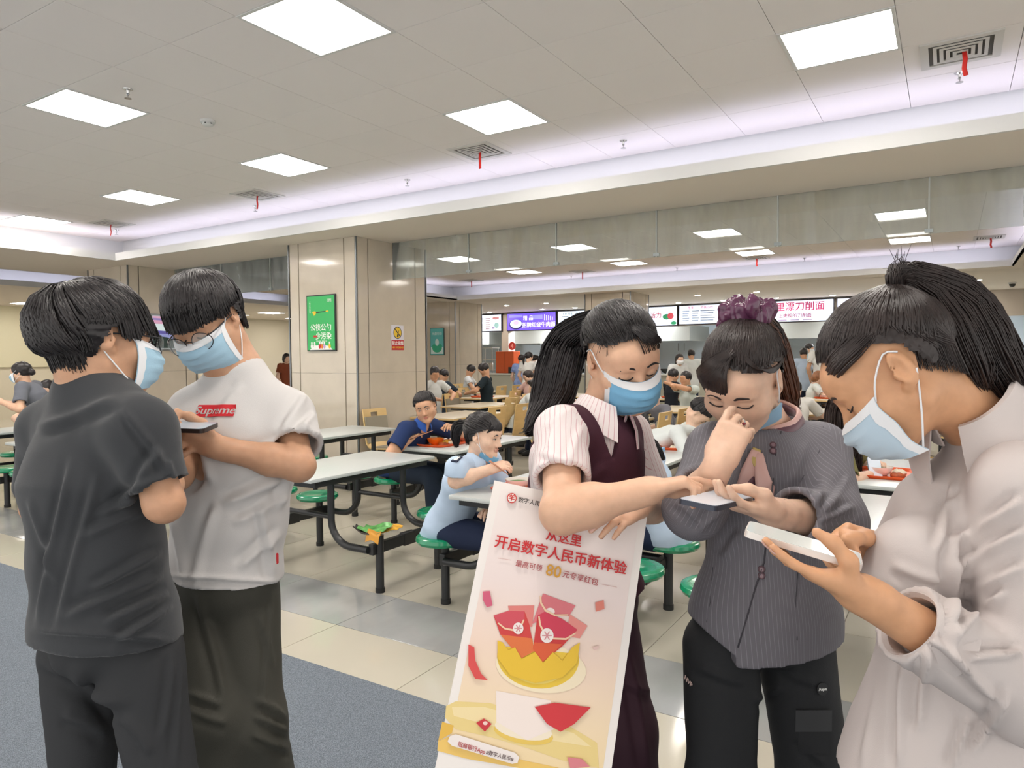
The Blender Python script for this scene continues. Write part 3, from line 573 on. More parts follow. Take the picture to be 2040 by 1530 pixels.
def ply_chair():
    """faces +y; stands on a floor pedestal"""
    r = empty('plywood_chair'); prof = [(-.245, .90), (-.235, .86), (-.23, .81), (-.215, .70), (-.20, .58), (-.185, .50), (-.15, .455), (-.09, .44), (.02, .445), (.12, .45), (.2, .44), (.22, .43)]
    xs_ = [-.2, -.19, -.06, .06, .19, .2]
    g = [[(x*(1-.0*i), y+.02*(1-(x/.2)**2)*(-1 if i < 5 else 0), z) for x in xs_] for i, (y, z) in enumerate(prof)]
    shell(g[:6], .014, {(1, 2)}).build('backrest', M_PLY, r, 'auto'); shell(g[5:], .014).build('seat', M_PLY, r, 'auto')
    gb = [[(x*.93, y+.02*(1-(x/.2)**2)*-1+.016, z) for x in xs_] for (y, z) in prof[2:6]]; shell(gb, .018).build('back_cushion', M_CUSH, r, 'auto')
    gs = [[(x*.93, y, z+.016) for x in xs_] for (y, z) in prof[7:11]]; shell(gs, .018).build('seat_cushion', M_CUSH, r, 'auto')
    MB().bevbox(-.1, .1, -.1, .12, .40, .43, .004).build('seat_bracket', M_BLKM, r)
    MB().bevbox(-.03, .03, -.03, .05, .1, .41, .004).build('pedestal', M_BLKM, r); MB().bevbox(-.03, .03, -.05, .55, .06, .12, .006).build('floor_arm', M_BLKM, r)
    MB().tube([(-.12, -.215, .72), (-.05, -.23, .78), (.05, -.23, .78), (.12, -.215, .72)], .009, 8).build('back_strap', M_BLKM, r, 'auto')
    return r
def wood_table():
    r = empty('wooden_table')
    MB().bevbox(-.35, .35, -.6, .6, .72, .75, .01).build('tabletop', M_WTOP, r, 'auto'); MB().bevbox(-.352, .352, -.602, .602, .724, .742, .004).build('table_edge', M_PLY, r)
    for s in (-1, 1):
        MB().bevbox(-.04, .04, s*.4-.04, s*.4+.04, 0, .7, .005).build('table_leg', M_BLKM, r); MB().bevbox(-.28, .28, s*.4-.02, s*.4+.02, .68, .72, .004).build('table_bearer', M_BLKM, r); MB().bevbox(-.03, .03, s*.4-.03, s*.4+.03, .0, .05, .004)
    MB().bevbox(-.28, .28, -.03, .03, .52, .56, .004).build('shelf_bar', M_BLKM, r); MB().bevbox(-.26, .26, -.45, .45, .56, .57, .003).build('under_shelf', M_BLKM, r)
    return r
wtab = wood_table(); chair0 = ply_chair(); used = [False, False]
def put(proto, flag, x, y, rz, label, cat, grp):
    o = proto if not used[flag] else copy_tree(proto); used[flag] = True
    o.location = (x, y, 0); o.rotation_euler = (0, 0, rz); return tag(o, label, cat, grp)
WT = [(-5.58, 7.6, 'wooden table nearest the large pillar'), (-6.45, 9.35, 'wooden table in the second row past the pillar'), (-7.6, 11.3, 'wooden table with a tray before the black shirted diner'),
      (-9.0, 13.0, 'wooden table of the two men bent over their food'), (-5.15, 10.4, 'wooden table of the women eating close together'), (-6.3, 12.6, 'wooden table behind the women eating'), (-3.45, 7.7, 'wooden table behind the light blue shirted diner'), (-3.3, 9.9, 'wooden table of the bowed diner in white'),
      (-4.3, 12.6, 'wooden table of the man raising his hands'), (-1.6, 8.1, 'wooden table behind the woman in grey'), (-1.4, 10.2, 'wooden table under the reddish haired diner'), (-1.9, 13.4, 'far wooden table with an orange tray at right'), (.3, 8.2, 'wooden table behind the woman in white'), (-8.0, 8.8, 'wooden table half hidden behind the large pillar'), (.5, 11, 'wooden table at the far right'), (-3.0, 15.6, 'wooden table nearest the kitchen counter')]
k = 0
for x, y, l in WT:
    put(wtab, 0, x, y, 0, l, 'table', 'wooden tables')
    for sx, side in ((-1, 'left'), (1, 'right')):
        for sy, e in ((-.32, 'near'), (.32, 'far')):
            if x+sx*.62 < -5.6 and y+sy < 7.9 and x > -6: 
                continue
            put(chair0, 1, x+sx*.58, y+sy, -sx*math.pi/2*-1 if False else (math.pi/2 if sx > 0 else -math.pi/2), f'plywood chair, {side} {e} seat, {l.replace(chr(119)+"ooden table", "table")}', 'chair', 'plywood chairs')
put(chair0, 1, -5.66, 6.3, -math.pi/2, 'plywood chair standing against the side of the large pillar', 'chair', 'plywood chairs')
# ================================================================== SCULPTING ENGINE (distance fields -> one continuous mesh)
class SDF:
    def __init__(s, lo, hi, h):
        s.lo = np.asarray(lo, float); s.h = h; s.n = np.ceil((np.asarray(hi)-s.lo)/h).astype(int)+1
        s.F = np.full(tuple(s.n), .3, np.float32)
    def blk(s, lo, hi):
        a = np.clip(np.floor((np.asarray(lo)-s.lo)/s.h).astype(int), 0, s.n-1); b = np.clip(np.ceil((np.asarray(hi)-s.lo)/s.h).astype(int)+1, 0, s.n)
        if np.any(b-a < 1): return None, None
        sl = tuple(slice(i, j) for i, j in zip(a, b))
        X = [(s.lo[d]+s.h*np.arange(a[d], b[d])).astype(np.float32) for d in range(3)]
        return sl, (X[0][:, None, None], X[1][None, :, None], X[2][None, None, :])
    def put(s, sl, d, k):
        f = s.F[sl]
        if k > 0:
            hh = np.maximum(k-np.abs(f-d), 0)/k; s.F[sl] = np.minimum(f, d)-hh*hh*(k*.25)
        else: s.F[sl] = np.minimum(f, d)
    def cut(s, sl, d, k):
        f = s.F[sl]; d = -d
        if k > 0:
            hh = np.maximum(k-np.abs(f-d), 0)/k; s.F[sl] = np.maximum(f, d)+hh*hh*(k*.25)
        else: s.F[sl] = np.maximum(f, d)
    @staticmethod
    def _cone(P, a, b, ra, rb):
        x, y, z = P; ab = b-a; L = float(ab@ab)+1e-12
        t = np.clip(((x-a[0])*ab[0]+(y-a[1])*ab[1]+(z-a[2])*ab[2])/L, 0, 1)
        return np.sqrt((x-a[0]-t*ab[0])**2+(y-a[1]-t*ab[1])**2+(z-a[2]-t*ab[2])**2)-(ra+t*(rb-ra))
    def cone(s, a, b, ra, rb=None, k=.02, clip=None, sub=False, clip2=None):
        """tapered limb from a to b; clip=(point, normal) keeps the side the normal points away from"""
        a = np.asarray(a, float); b = np.asarray(b, float); rb = ra if rb is None else rb; m = max(ra, rb)+max(k, 2*s.h)+.004
        sl, P = s.blk(np.minimum(a, b)-m, np.maximum(a, b)+m)
        if sl is None: return
        d = s._cone(P, a, b, ra, rb)
        for c in (clip, clip2):
            if c is not None: q, n = np.asarray(c[0], float), nrm(c[1]); d = np.maximum(d, (P[0]-q[0])*n[0]+(P[1]-q[1])*n[1]+(P[2]-q[2])*n[2])
        (s.cut if sub else s.put)(sl, d, k)
    def ell(s, c, r, R=None, k=.02, sub=False):
        c = np.asarray(c, float); r = np.asarray(r, float); R = np.eye(3) if R is None else np.asarray(R, float); m = r.max()+max(k, 2*s.h)+.004
        sl, P = s.blk(c-m, c+m)
        if sl is None: return
        v = [(P[0]-c[0])*R[i][0]+(P[1]-c[1])*R[i][1]+(P[2]-c[2])*R[i][2] for i in range(3)]
        k0 = np.sqrt(sum((v[i]/r[i])**2 for i in range(3)))+1e-6; k1 = np.sqrt(sum((v[i]/r[i]**2)**2 for i in range(3)))+1e-6
        (s.cut if sub else s.put)(sl, k0*(k0-1)/k1, k)
    def econe(s, a, b, ra, rb, side, k=.04, clips=(), sub=False):
        """limb of elliptic section: ra, rb = (half width along side, half depth)"""
        a = np.asarray(a, float); b = np.asarray(b, float); m = max(*ra, *rb)+max(k, 2*s.h)+.004
        sl, P = s.blk(np.minimum(a, b)-m, np.maximum(a, b)+m)
        if sl is None: return
        ab = b-a; L = np.linalg.norm(ab)+1e-9; u = ab/L; sd = nrm(np.asarray(side)-u*(np.asarray(side)@u)); fr = np.cross(sd, u)
        q = [P[i]-a[i] for i in range(3)]; w = q[0]*u[0]+q[1]*u[1]+q[2]*u[2]; t = np.clip(w/L, 0, 1); e = w-t*L
        vs = q[0]*sd[0]+q[1]*sd[1]+q[2]*sd[2]; vf = q[0]*fr[0]+q[1]*fr[1]+q[2]*fr[2]
        rs = ra[0]+t*(rb[0]-ra[0]); rf = ra[1]+t*(rb[1]-ra[1]); re = np.minimum(rs, rf)
        k0 = np.sqrt((vs/rs)**2+(vf/rf)**2+(e/re)**2)+1e-6; k1 = np.sqrt((vs/rs**2)**2+(vf/rf**2)**2+(e/re**2)**2)+1e-6
        d = k0*(k0-1)/k1
        for c in clips: p_, n = np.asarray(c[0], float), nrm(c[1]); d = np.maximum(d, (P[0]-p_[0])*n[0]+(P[1]-p_[1])*n[1]+(P[2]-p_[2])*n[2])
        (s.cut if sub else s.put)(sl, d, k)
    def func(s, lo, hi, fn, k=0., sub=True):
        sl, P = s.blk(lo, hi)
        if sl is None: return
        (s.cut if sub else s.put)(sl, np.broadcast_to(fn(*P), s.F[sl].shape).astype(np.float32), k)
    def mesh(s, smooth=2):
        """naive surface nets"""
        F = s.F; ins = F < 0; F[0], F[-1] = .3, .3; F[:, 0] = F[:, -1] = .3; F[:, :, 0] = F[:, :, -1] = .3
        ins = F < 0; nx, ny, nz = F.shape
        c = ins[:-1, :-1, :-1].astype(np.int8); cnt = c.copy()
        for dx, dy, dz in ((1, 0, 0), (0, 1, 0), (0, 0, 1), (1, 1, 0), (1, 0, 1), (0, 1, 1), (1, 1, 1)):
            cnt = cnt+ins[dx:nx-1+dx, dy:ny-1+dy, dz:nz-1+dz]
        I = np.argwhere((cnt > 0) & (cnt < 8))
        if len(I) == 0: return np.zeros((0, 3)), np.zeros((0, 4), int)
        idx = np.full((nx-1, ny-1, nz-1), -1, np.int32); idx[I[:, 0], I[:, 1], I[:, 2]] = np.arange(len(I))
        cor = np.array([(a, b, c_) for a in (0, 1) for b in (0, 1) for c_ in (0, 1)])
        val = np.stack([F[I[:, 0]+a, I[:, 1]+b, I[:, 2]+c_] for a, b, c_ in cor], 1).astype(np.float64)
        acc = np.zeros((len(I), 3)); num = np.zeros(len(I))
        for i in range(8):
            for j in range(i+1, 8):
                if np.abs(cor[i]-cor[j]).sum() != 1: continue
                m = (val[:, i] < 0) != (val[:, j] < 0)
                t = val[m, i]/(val[m, i]-val[m, j]); acc[m] += cor[i]+(cor[j]-cor[i])*t[:, None]; num[m] += 1
        V = s.lo+s.h*(I+acc/num[:, None]); Q = []
        for ax in range(3):
            o = [slice(1, -1)]*3; a = [slice(None)]*3
            s0 = [slice(1, n-1) for n in (nx, ny, nz)]; s1 = list(s0); s0[ax] = slice(0, F.shape[ax]-1); s1[ax] = slice(1, F.shape[ax])
            A = ins[tuple(s0)]; B = ins[tuple(s1)]; E = np.argwhere(A != B)
            off = np.array([1, 1, 1]); off[ax] = 0; G = E+off; flip = A[E[:, 0], E[:, 1], E[:, 2]]
            b1, b2 = [(1, 2), (2, 0), (0, 1)][ax]; e1 = np.zeros(3, int); e1[b1] = 1; e2 = np.zeros(3, int); e2[b2] = 1
            q = [idx[tuple((G-d).T)] for d in (e1+e2, e2, 0*e1, e1)]
            q = np.stack(q, 1); q[~flip] = q[~flip][:, ::-1]; Q.append(q)
        Q = np.concatenate(Q)
        Q = Q[(Q >= 0).all(1)]
        if smooth:
            e = np.concatenate([Q[:, [0, 1]], Q[:, [1, 2]], Q[:, [2, 3]], Q[:, [3, 0]]])
            for lam in ([.5, -.52]*8)[:2*smooth]:
                S = np.zeros_like(V); n = np.zeros(len(V))
                for d in range(3): S[:, d] = np.bincount(e[:, 0], V[e[:, 1], d], len(V))
                n = np.bincount(e[:, 0], minlength=len(V)).astype(float)
                V = V+lam*(S/np.maximum(n, 1)[:, None]-V)*(n > 0)[:, None]
        return V, Q
def vnormals(V, Q):
    n = np.cross(V[Q[:, 2]]-V[Q[:, 0]], V[Q[:, 3]]-V[Q[:, 1]]); N = np.zeros_like(V)
    for k in range(4):
        for d in range(3): N[:, d] += np.bincount(Q[:, k], n[:, d], len(V))
    return N/np.maximum(1e-12, np.linalg.norm(N, axis=1))[:, None]
def noise3(V, scale, seed=0):
    """cheap smooth noise: sum of warped sines, about -1..1"""
    r = np.random.default_rng(seed); P = V*scale; out = np.zeros(len(V))
    for i in range(5):
        a = r.normal(size=3); a /= np.linalg.norm(a); b = r.normal(size=3); b /= np.linalg.norm(b)
        out += np.sin(P@a*6.28*(.6+.25*i)+1.3*np.sin(P@b*4.1+r.uniform(0, 6))+r.uniform(0, 6))/(1+.35*i)
    return out/2.6
def fold(V, a, b, w, amp):
    """a cloth ridge along the line a-b"""
    a = np.asarray(a, float); b = np.asarray(b, float); ab = b-a; t = np.clip((V-a)@ab/(ab@ab), 0, 1)
    d = np.linalg.norm(V-a-t[:, None]*ab, axis=1)
    return amp*np.exp(-(d/w)**2)*np.minimum(1, 4*np.minimum(t+.05, 1.05-t))
def pix(V):
    v = np.asarray(V)-np.array([0, 0, H]); d = v@_fw
    return np.stack([1020+FPX*(v@_rt)/d, 765-FPX*(v@_up)/d], 1)
def folds(V, N, L, gain=1.):
    """creases as the photograph shows them: (x0,y0),(x1,y1), width px, height m; a ridge with a valley beside it"""
    p = pix(V); vis = np.clip((N@CT)*2.2+.15, 0, 1); d = np.zeros(len(V))
    for a, b, w_, am in L:
        a = np.array(a, float); b = np.array(b, float); ab = b-a; n = np.array([-ab[1], ab[0]])/np.linalg.norm(ab); t = (p-a)@ab/(ab@ab); s_ = (p-a)@n
        s_ = s_+.18*w_*np.sin(t*5+a[0]); e = np.clip(np.minimum(t+.08, 1.08-t)*5, 0, 1); d += gain*am*e*(np.exp(-(s_/w_)**2)-.75*np.exp(-((s_-1.7*w_)/w_)**2))
    return d*vis
def mk(name, V, Q, m, parent, attrs=None, smooth=True):
    me = bpy.data.meshes.new(name); me.vertices.add(len(V)); me.vertices.foreach_set('co', np.asarray(V, np.float32).ravel())
    n = len(Q); k = Q.shape[1]; me.loops.add(n*k); me.loops.foreach_set('vertex_index', np.asarray(Q, np.int32).ravel())
    me.polygons.add(n); me.polygons.foreach_set('loop_start', np.arange(0, n*k, k, dtype=np.int32)); me.update(calc_edges=True)
    if smooth: me.polygons.foreach_set('use_smooth', np.ones(n, bool))
    for an, av in (attrs or {}).items():
        a = me.attributes.new(an, 'FLOAT', 'POINT'); a.data.foreach_set('value', np.asarray(av, np.float32))
    me.validate()
    return link(name, me, m, parent)
def bake(sdf, name, m, parent, disp=None, attrs=None, smooth=2):
    V, Q = sdf.mesh(smooth)
    if len(V) == 0: return None
    if disp is not None: N = vnormals(V, Q); V = V+N*disp(V, N)[:, None]
    return mk(name, V, Q, m, parent, {k: f(V) for k, f in (attrs or {}).items()})
class Caster:
    """finds the cloth surface under a printed mark, button or pocket"""
    def __init__(s, o):
        from mathutils.bvhtree import BVHTree
        n = len(o.data.vertices); co = np.empty(n*3, np.float32); o.data.vertices.foreach_get('co', co); q = np.empty(len(o.data.polygons)*4, np.int32)
        o.data.polygons.foreach_get('vertices', q); s.t = BVHTree.FromPolygons(co.reshape(-1, 3).tolist(), q.reshape(-1, 4).tolist())
    def ray_cast(s, o, d):
        loc, nn, i, _ = s.t.ray_cast(o, d); return (loc is not None), loc, nn, i
# ------------------------------------------------------------------ head frame
class Frame:
    """head frame: x = the person's left, y = forward, z = up; az 0 = looks at the camera, +90 = looks to the right of the picture"""
    def __init__(s, c, az, pitch=0., roll=0., sc=1.):
        az, pitch, roll = (math.radians(q) for q in (az, pitch, roll))
        h = CR*math.sin(az)+CT*math.cos(az); f = h*math.cos(pitch)-CU*math.sin(pitch); u = CU*math.cos(pitch)+h*math.sin(pitch); l = np.cross(u, f)
        # roll > 0 leans the crown towards the person's left
        s.l = l*math.cos(roll)-u*math.sin(roll); s.u = u*math.cos(roll)+l*math.sin(roll); s.f = f; s.c = np.asarray(c, float); s.s = sc; s.R = np.array([s.l, s.f, s.u])
    def __call__(s, x, y, z): return s.c+s.s*(x*s.l+y*s.f+z*s.u)
    def loc(s, V): return (np.asarray(V)-s.c)@s.R.T/s.s
def head_sdf(S, F, female=False, ears=True, nose=1., fine=True):
    s = F.s; E = lambda p, r, k=.02, sub=False: S.ell(F(*p), np.array(r)*s, F.R, k*s, sub)
    E((0, -.012, .030), (.076, .096, .088), 0); E((0, .028, -.030), (.062, .062, .080), .03)
    for x in (-1, 1):
        S.cone(F(x*.054, -.002, -.052), F(x*.012, .066, -.096), .022*s, .0185*s, .03*s)
        E((x*.045, .052, -.028), (.026, .028, .026), .03)
    E((0, .070, -.097), (.021, .018, .016), .02); E((0, .064, .034), (.058, .034, .034), .03)
    if fine:
        for x in (-1, 1):
            E((x*.032, .101, -.001), (.019, .0125, .012), .014, True); E((x*.0315, .0755, -.002), (.0165, .0135, .0115), .006)
            E((x*.030, .083, .017), (.020, .008, .006), .012)
        S.cone(F(0, .086, .002), F(0, .106*nose, -.036), .0075*s, .0115*s, .014*s)
        for x in (-1, 1): E((x*.0125, .096, -.040), (.0085, .0105, .008), .008)
        E((0, .0925, -.0615), (.021, .009, .0055), .007); E((0, .091, -.0705), (.018, .0095, .006), .007); E((0, .105, -.0665), (.024, .014, .0016), .004, True)
    if ears:
        for x in (-1, 1):
            a = math.radians(22); R = np.array([F.l*math.cos(a)+F.f*x*math.sin(a)*-1, F.f*math.cos(a)+F.l*x*math.sin(a), F.u])
            S.ell(F(x*.0805, -.012, .002), np.array((.0075, .0185, .032))*s, R, .006*s); S.ell(F(x*.089, -.006, .004), np.array((.0075, .0105, .021))*s, R, .006*s, True)
            E((x*.076, .000, -.026), (.007, .009, .010), .006); E((x*.081, .004, -.004), (.004, .005, .007), .004)
# ------------------------------------------------------------------ hair
def hair_mat(name, col):
    return mat(name, col, .38, spec=.45, noise=(35, .35, 4))
SKC, SKR = np.array((0, -.012, .030)), np.array((.079, .099, .091))
def skull(F, d, lift=0.):
    """point over the skull in direction d (head axes), lift metres above the skin"""
    d = nrm(d); p = d*SKR; return F(*(SKC+p*(1+lift/np.linalg.norm(p))))
def arc(d0, d1, n):
    d0, d1 = nrm(d0), nrm(d1); w = math.acos(float(np.clip(d0@d1, -1, 1)))
    if w < 1e-3: return [d0]*n
    return [(math.sin((1-t)*w)*d0+math.sin(t*w)*d1)/math.sin(w) for t in np.linspace(0, 1, n)]
class Locks:
    """many tapered strands in one mesh"""
    K = 9
    def __init__(s): s.P = []; s.r = []; s.th = []; s.up = []; s.nn = 5
    def tube(s, pts, r, n, cap, flat=None, up=None):
        P = np.asarray(pts, float); m = len(P); t = np.linspace(0, m-1, s.K); i = np.minimum(t.astype(int), m-2); u = (t-i)[:, None]; s.P.append(P[i]*(1-u)+P[i+1]*u)
        s.r.append(np.interp(t, np.arange(m), r)); s.th.append(flat[0] if flat else 1.); s.up.append(np.asarray(up, float) if up is not None else np.array([.31, .22, .92]))
    def build(s, name, m, parent, smooth=True):
        P = np.array(s.P); r = np.array(s.r); N = len(P); K = s.K; n = s.nn; T = np.gradient(P, axis=1); T /= np.linalg.norm(T, axis=2, keepdims=True)+1e-9
        up = np.array(s.up)[:, None, :]+np.zeros_like(T); up = up-T*(up*T).sum(2, keepdims=True); up /= np.linalg.norm(up, axis=2, keepdims=True)+1e-6; W = np.cross(T, up); th = np.array(s.th)[:, None, None]
        a = np.arange(n)*2*math.pi/n; V = P[:, :, None, :]+r[:, :, None, None]*(up[:, :, None, :]*(np.cos(a)[None, None, :, None]*th[..., None])+W[:, :, None, :]*np.sin(a)[None, None, :, None])
        k = np.arange(n); i = np.arange(K-1)[:, None]; q = np.stack([i*n+k, i*n+(k+1) % n, (i+1)*n+(k+1) % n, (i+1)*n+k], -1).reshape(-1, 4); Q = (q[None]+(np.arange(N)*K*n)[:, None, None]).reshape(-1, 4)
        return mk(name, V.reshape(-1, 3), Q, m, parent)
def lock(mb, pts, w, th=.35, n=5, up=None, taper=.15):
    m = len(pts); r = [w*min(1., .25+2.4*i/(m-1)) if i < m*.55 else w*(taper+(1-taper)*(1-((i-m*.55)/(m*.45))**1.6)) for i in range(m)]
    mb.tube(pts, r, n, True, flat=(th, 1.), up=up)
def lerp(a, b, t): return np.asarray(a)*(1-t)+np.asarray(b)*t
def spline(P, n):
    P = [np.asarray(p, float) for p in P]; m = len(P); out = []
    for i in range(n):
        t = i/(n-1)*(m-1); j = min(int(t), m-2); u = t-j; p0, p1, p2, p3 = P[max(j-1, 0)], P[j], P[j+1], P[min(j+2, m-1)]
        out.append(.5*((2*p1)+(-p0+p2)*u+(2*p0-5*p1+4*p2-p3)*u*u+(-p0+3*p1-3*p2+p3)*u**3))
    return out
def hair_cap(F, m, parent, lift, hide, h=.006, name='hair_cap', back=0.):
    """close-fitting scalp layer; hide(loc)->True removes (face, ears, neck)"""
    s = F.s; S = SDF(F.c-.17*s, F.c+.17*s, h); S.ell(F(*SKC), (SKR+lift)*s, F.R, 0)
    if back: S.ell(F(*(SKC+np.array((0, -back, .0)))), (SKR+lift*.6)*s*.97, F.R, .02)
    V, Q = S.mesh(1); L = F.loc(V); keep = ~hide(L); kq = keep[Q].all(1); Q = Q[kq]
    u, inv = np.unique(Q, return_inverse=True); V = V[u]; L = L[u]
    N = nrm_rows(V-F(*SKC)); V = V+N*(.0025*np.sin(np.arctan2(L[:, 0], L[:, 2])*60+6*noise3(V, 12, 3)))[:, None]
    return mk(name, V, inv.reshape(-1, 4), m, parent)
def nrm_rows(A): return A/np.maximum(1e-9, np.linalg.norm(A, axis=1))[:, None]
def hair_short(F, m, parent, rng, n=1300, crown=(0, -.35, .94), hem=None, w=.0042, bang=.0, lift=.012, name='hair', cap=True, loose=.1, back=0.):
    """hair that falls from the crown to a hem line; hem(angle)->direction z of the end and how far it hangs free"""
    mb = Locks(); crown = nrm(crown); s = F.s
    for i in range(n):
        a = 2*math.pi*(i+rng.uniform(-.5, .5))/n*1.0; q = rng.uniform(0, 1)
        ez, free, out = hem(a)
        e = nrm((math.sin(a)*math.cos(math.asin(ez)), math.cos(a)*math.cos(math.asin(ez)), ez))
        st = arc(crown, e, 20)[int(19*(q**1.3)*.72)]
        jit = rng.normal(size=3)*loose*.5; e2 = nrm(e+jit*.5); P = []
        for t, d in zip(np.linspace(0, 1, 7), arc(nrm(st+jit*.3), e2, 7)):
            P.append(skull(F, d, s*(lift*(1+back*max(0., -math.cos(a))**1.2*math.sin(math.pi*min(1., .1+t*.8)))*(.35+.65*math.sin(math.pi*min(1, .15+t*.75)))+.006*(1-q)+rng.uniform(0, .004))))
        if free > 0:
            end = P[-1]; g = nrm(P[-1]-P[-2])
            for t in (.5, 1.): P.append(end+(g*.55-CU*.0+(F.u*-1)*.75+out*np.array(F.f)*math.cos(a))*free*s*t*rng.uniform(.75, 1.15))
        lock(mb, P, w*s*rng.uniform(.6, 1.4), .38, 5, up=nrm(P[0]-F(*SKC)), taper=.08)
    return mb.build(name, m, parent, True)
def hair_pulled(F, m, parent, rng, knot, n=1000, line=None, w=.0038, lift=.008, name='hair', part=None, nape=True):
    """hair combed from the hairline to a knot; line(a)->z of the hairline around the head"""
    mb = Locks(); kd = nrm(knot)
    for i in range(n):
        a = 2*math.pi*(i+rng.uniform(-.5, .5))/n; ez = line(a)+rng.uniform(-.03, .06); e = nrm((math.sin(a)*math.cos(math.asin(np.clip(ez, -1, 1))), math.cos(a)*math.cos(math.asin(np.clip(ez, -1, 1))), ez))
        q = rng.uniform(0, .55)**1.5; D = arc(e, kd, 24); st = int(23*q); P = []; ca = math.cos(a)
        if ca < -.12 and nape:
            w_ = min(1., (-.12-ca)/.35); v_ = rng.uniform(0, 1); x_ = .066*math.sin(a)*(1-.12*w_); P.append(F(x_, -.030-.048*w_+.004*v_, -.020-.048*w_+.03*v_)); P.append(F(x_*1.06, -.040-.056*w_, .0-.020*w_+.012*v_)); st = max(st, 3)
        for j in np.linspace(st, 23, 8):
            d = D[int(round(j))]; t = j/23; P.append(skull(F, nrm(d+rng.normal(size=3)*.012), F.s*(.002+lift*math.sin(math.pi*min(1., .10+t*.62))+.010*t**6+rng.uniform(0, .003))))
        lock(mb, P, w*F.s*rng.uniform(.7, 1.3), .4, 5, up=nrm(P[0]-F(*SKC)), taper=.6)
    return mb.build(name, m, parent, True)
def tail(m, parent, rng, path, spread, n=190, w=.0042, name='ponytail', wave=.0, frizz=.004, taper=.12):
    """a hank of hair along a path; spread = radius per path point"""
    C = spline(path, 16); R = [float(q) for q in np.interp(np.linspace(0, 1, 16), np.linspace(0, 1, len(spread)), spread)]; mb = Locks()
    T = [nrm(C[min(i+1, 15)]-C[max(i-1, 0)]) for i in range(16)]; u = nrm(np.cross(T[0], (0.3, .8, .2)))
    U = []
    for t in T: u = nrm(u-t*(u@t)); U.append((u, np.cross(t, u)))
    for i in range(n):
        a = rng.uniform(0, 6.283); r = math.sqrt(rng.uniform(.1, 1)); L = 16 if rng.uniform() < .5 else int(rng.integers(11, 17)); ph = rng.uniform(0, 6.28); P = []
        for j in range(L):
            rr = R[j]*r; aa = a+wave*math.sin(j*.7+ph); P.append(C[j]+(U[j][0]*math.cos(aa)+U[j][1]*math.sin(aa))*rr+rng.normal(size=3)*frizz*(j/16)**2)
        lock(mb, P, w*rng.uniform(.6, 1.2), .45, 5, taper=taper)
    return mb.build(name, m, parent, True)
def hairs(m, parent, rng, curves, r=.0007, name='flyaway_hair'):
    mb = Locks()
    for c in curves: mb.tube(spline(c, 9), [r]*8+[r*.3], 4, False)
    return mb.build(name, m, parent, True)
# ------------------------------------------------------------------ surgical mask
def face_mask(F, parent, m_blue, m_white, top=-.014, bot=-.104, wide=.072, puff=.012, dz=0., dy=0., rows=15, cols=17, hang=0., crush=0.):
    s = F.s; G = []
    for i in range(rows):
        v = i/(rows-1); row = []
        prof = np.interp(v, [0, .15, .35, .6, .8, 1], [.104, .119, .123, .116, .107, .092])+puff*math.sin(math.pi*v)*.5
        for j in range(cols):
            u = -1+2*j/(cols-1); ph = u*math.radians(74); x = wide*1.06*math.sin(ph)/math.sin(math.radians(74)); z = top+(bot-top)*v+.016*abs(u)**1.6*(1-1.5*v)
            y = .018+(prof-.018)*math.cos(ph)**.9; pl = .0022*math.sin(v*math.pi*8)*(1-abs(u)**3)
            if hang: y += -hang*v
            row.append(F(x, y+pl+dy+crush*math.sin(7*u+9*v), z+dz))
        G.append(row)
    k = shell(G, .0022).build('face_mask', m_blue, parent, 'auto')
    # white bands: top wire strip, side hems
    b = MB()
    for i0, i1 in ((0, 2),): b2 = shell([[p+F.f*.0016*s for p in r_] for r_ in G[i0:i1+1]], .002); b.add(b2.v, b2.f)
    for j in (0, cols-2): b2 = shell([[p+(F.f*.0012+F.l*(.0008 if j else -.0008))*s for p in r_[j:j+2]] for r_ in G], .0022); b.add(b2.v, b2.f)
    b.build('mask_border', m_white, k, 'auto')
    for j, x in ((0, -1), (cols-1, 1)):
        t, bt = G[1][j], G[-2][j]; l = MB()
        l.tube(spline([t, lerp(t, F(x*.080, .014, .034), .55)+F.l*x*.004*s, F(x*.081, -.004, .036), F(x*.084, -.022, .026)], 10), .0016*s, 6)
        l.tube(spline([bt, lerp(bt, F(x*.078, -.012, -.036), .55)+F.l*x*.003*s, F(x*.078, -.014, -.030), F(x*.082, -.026, -.010)], 10), .0016*s, 6)
        l.build('ear_loop', m_white, k, True)
    return k
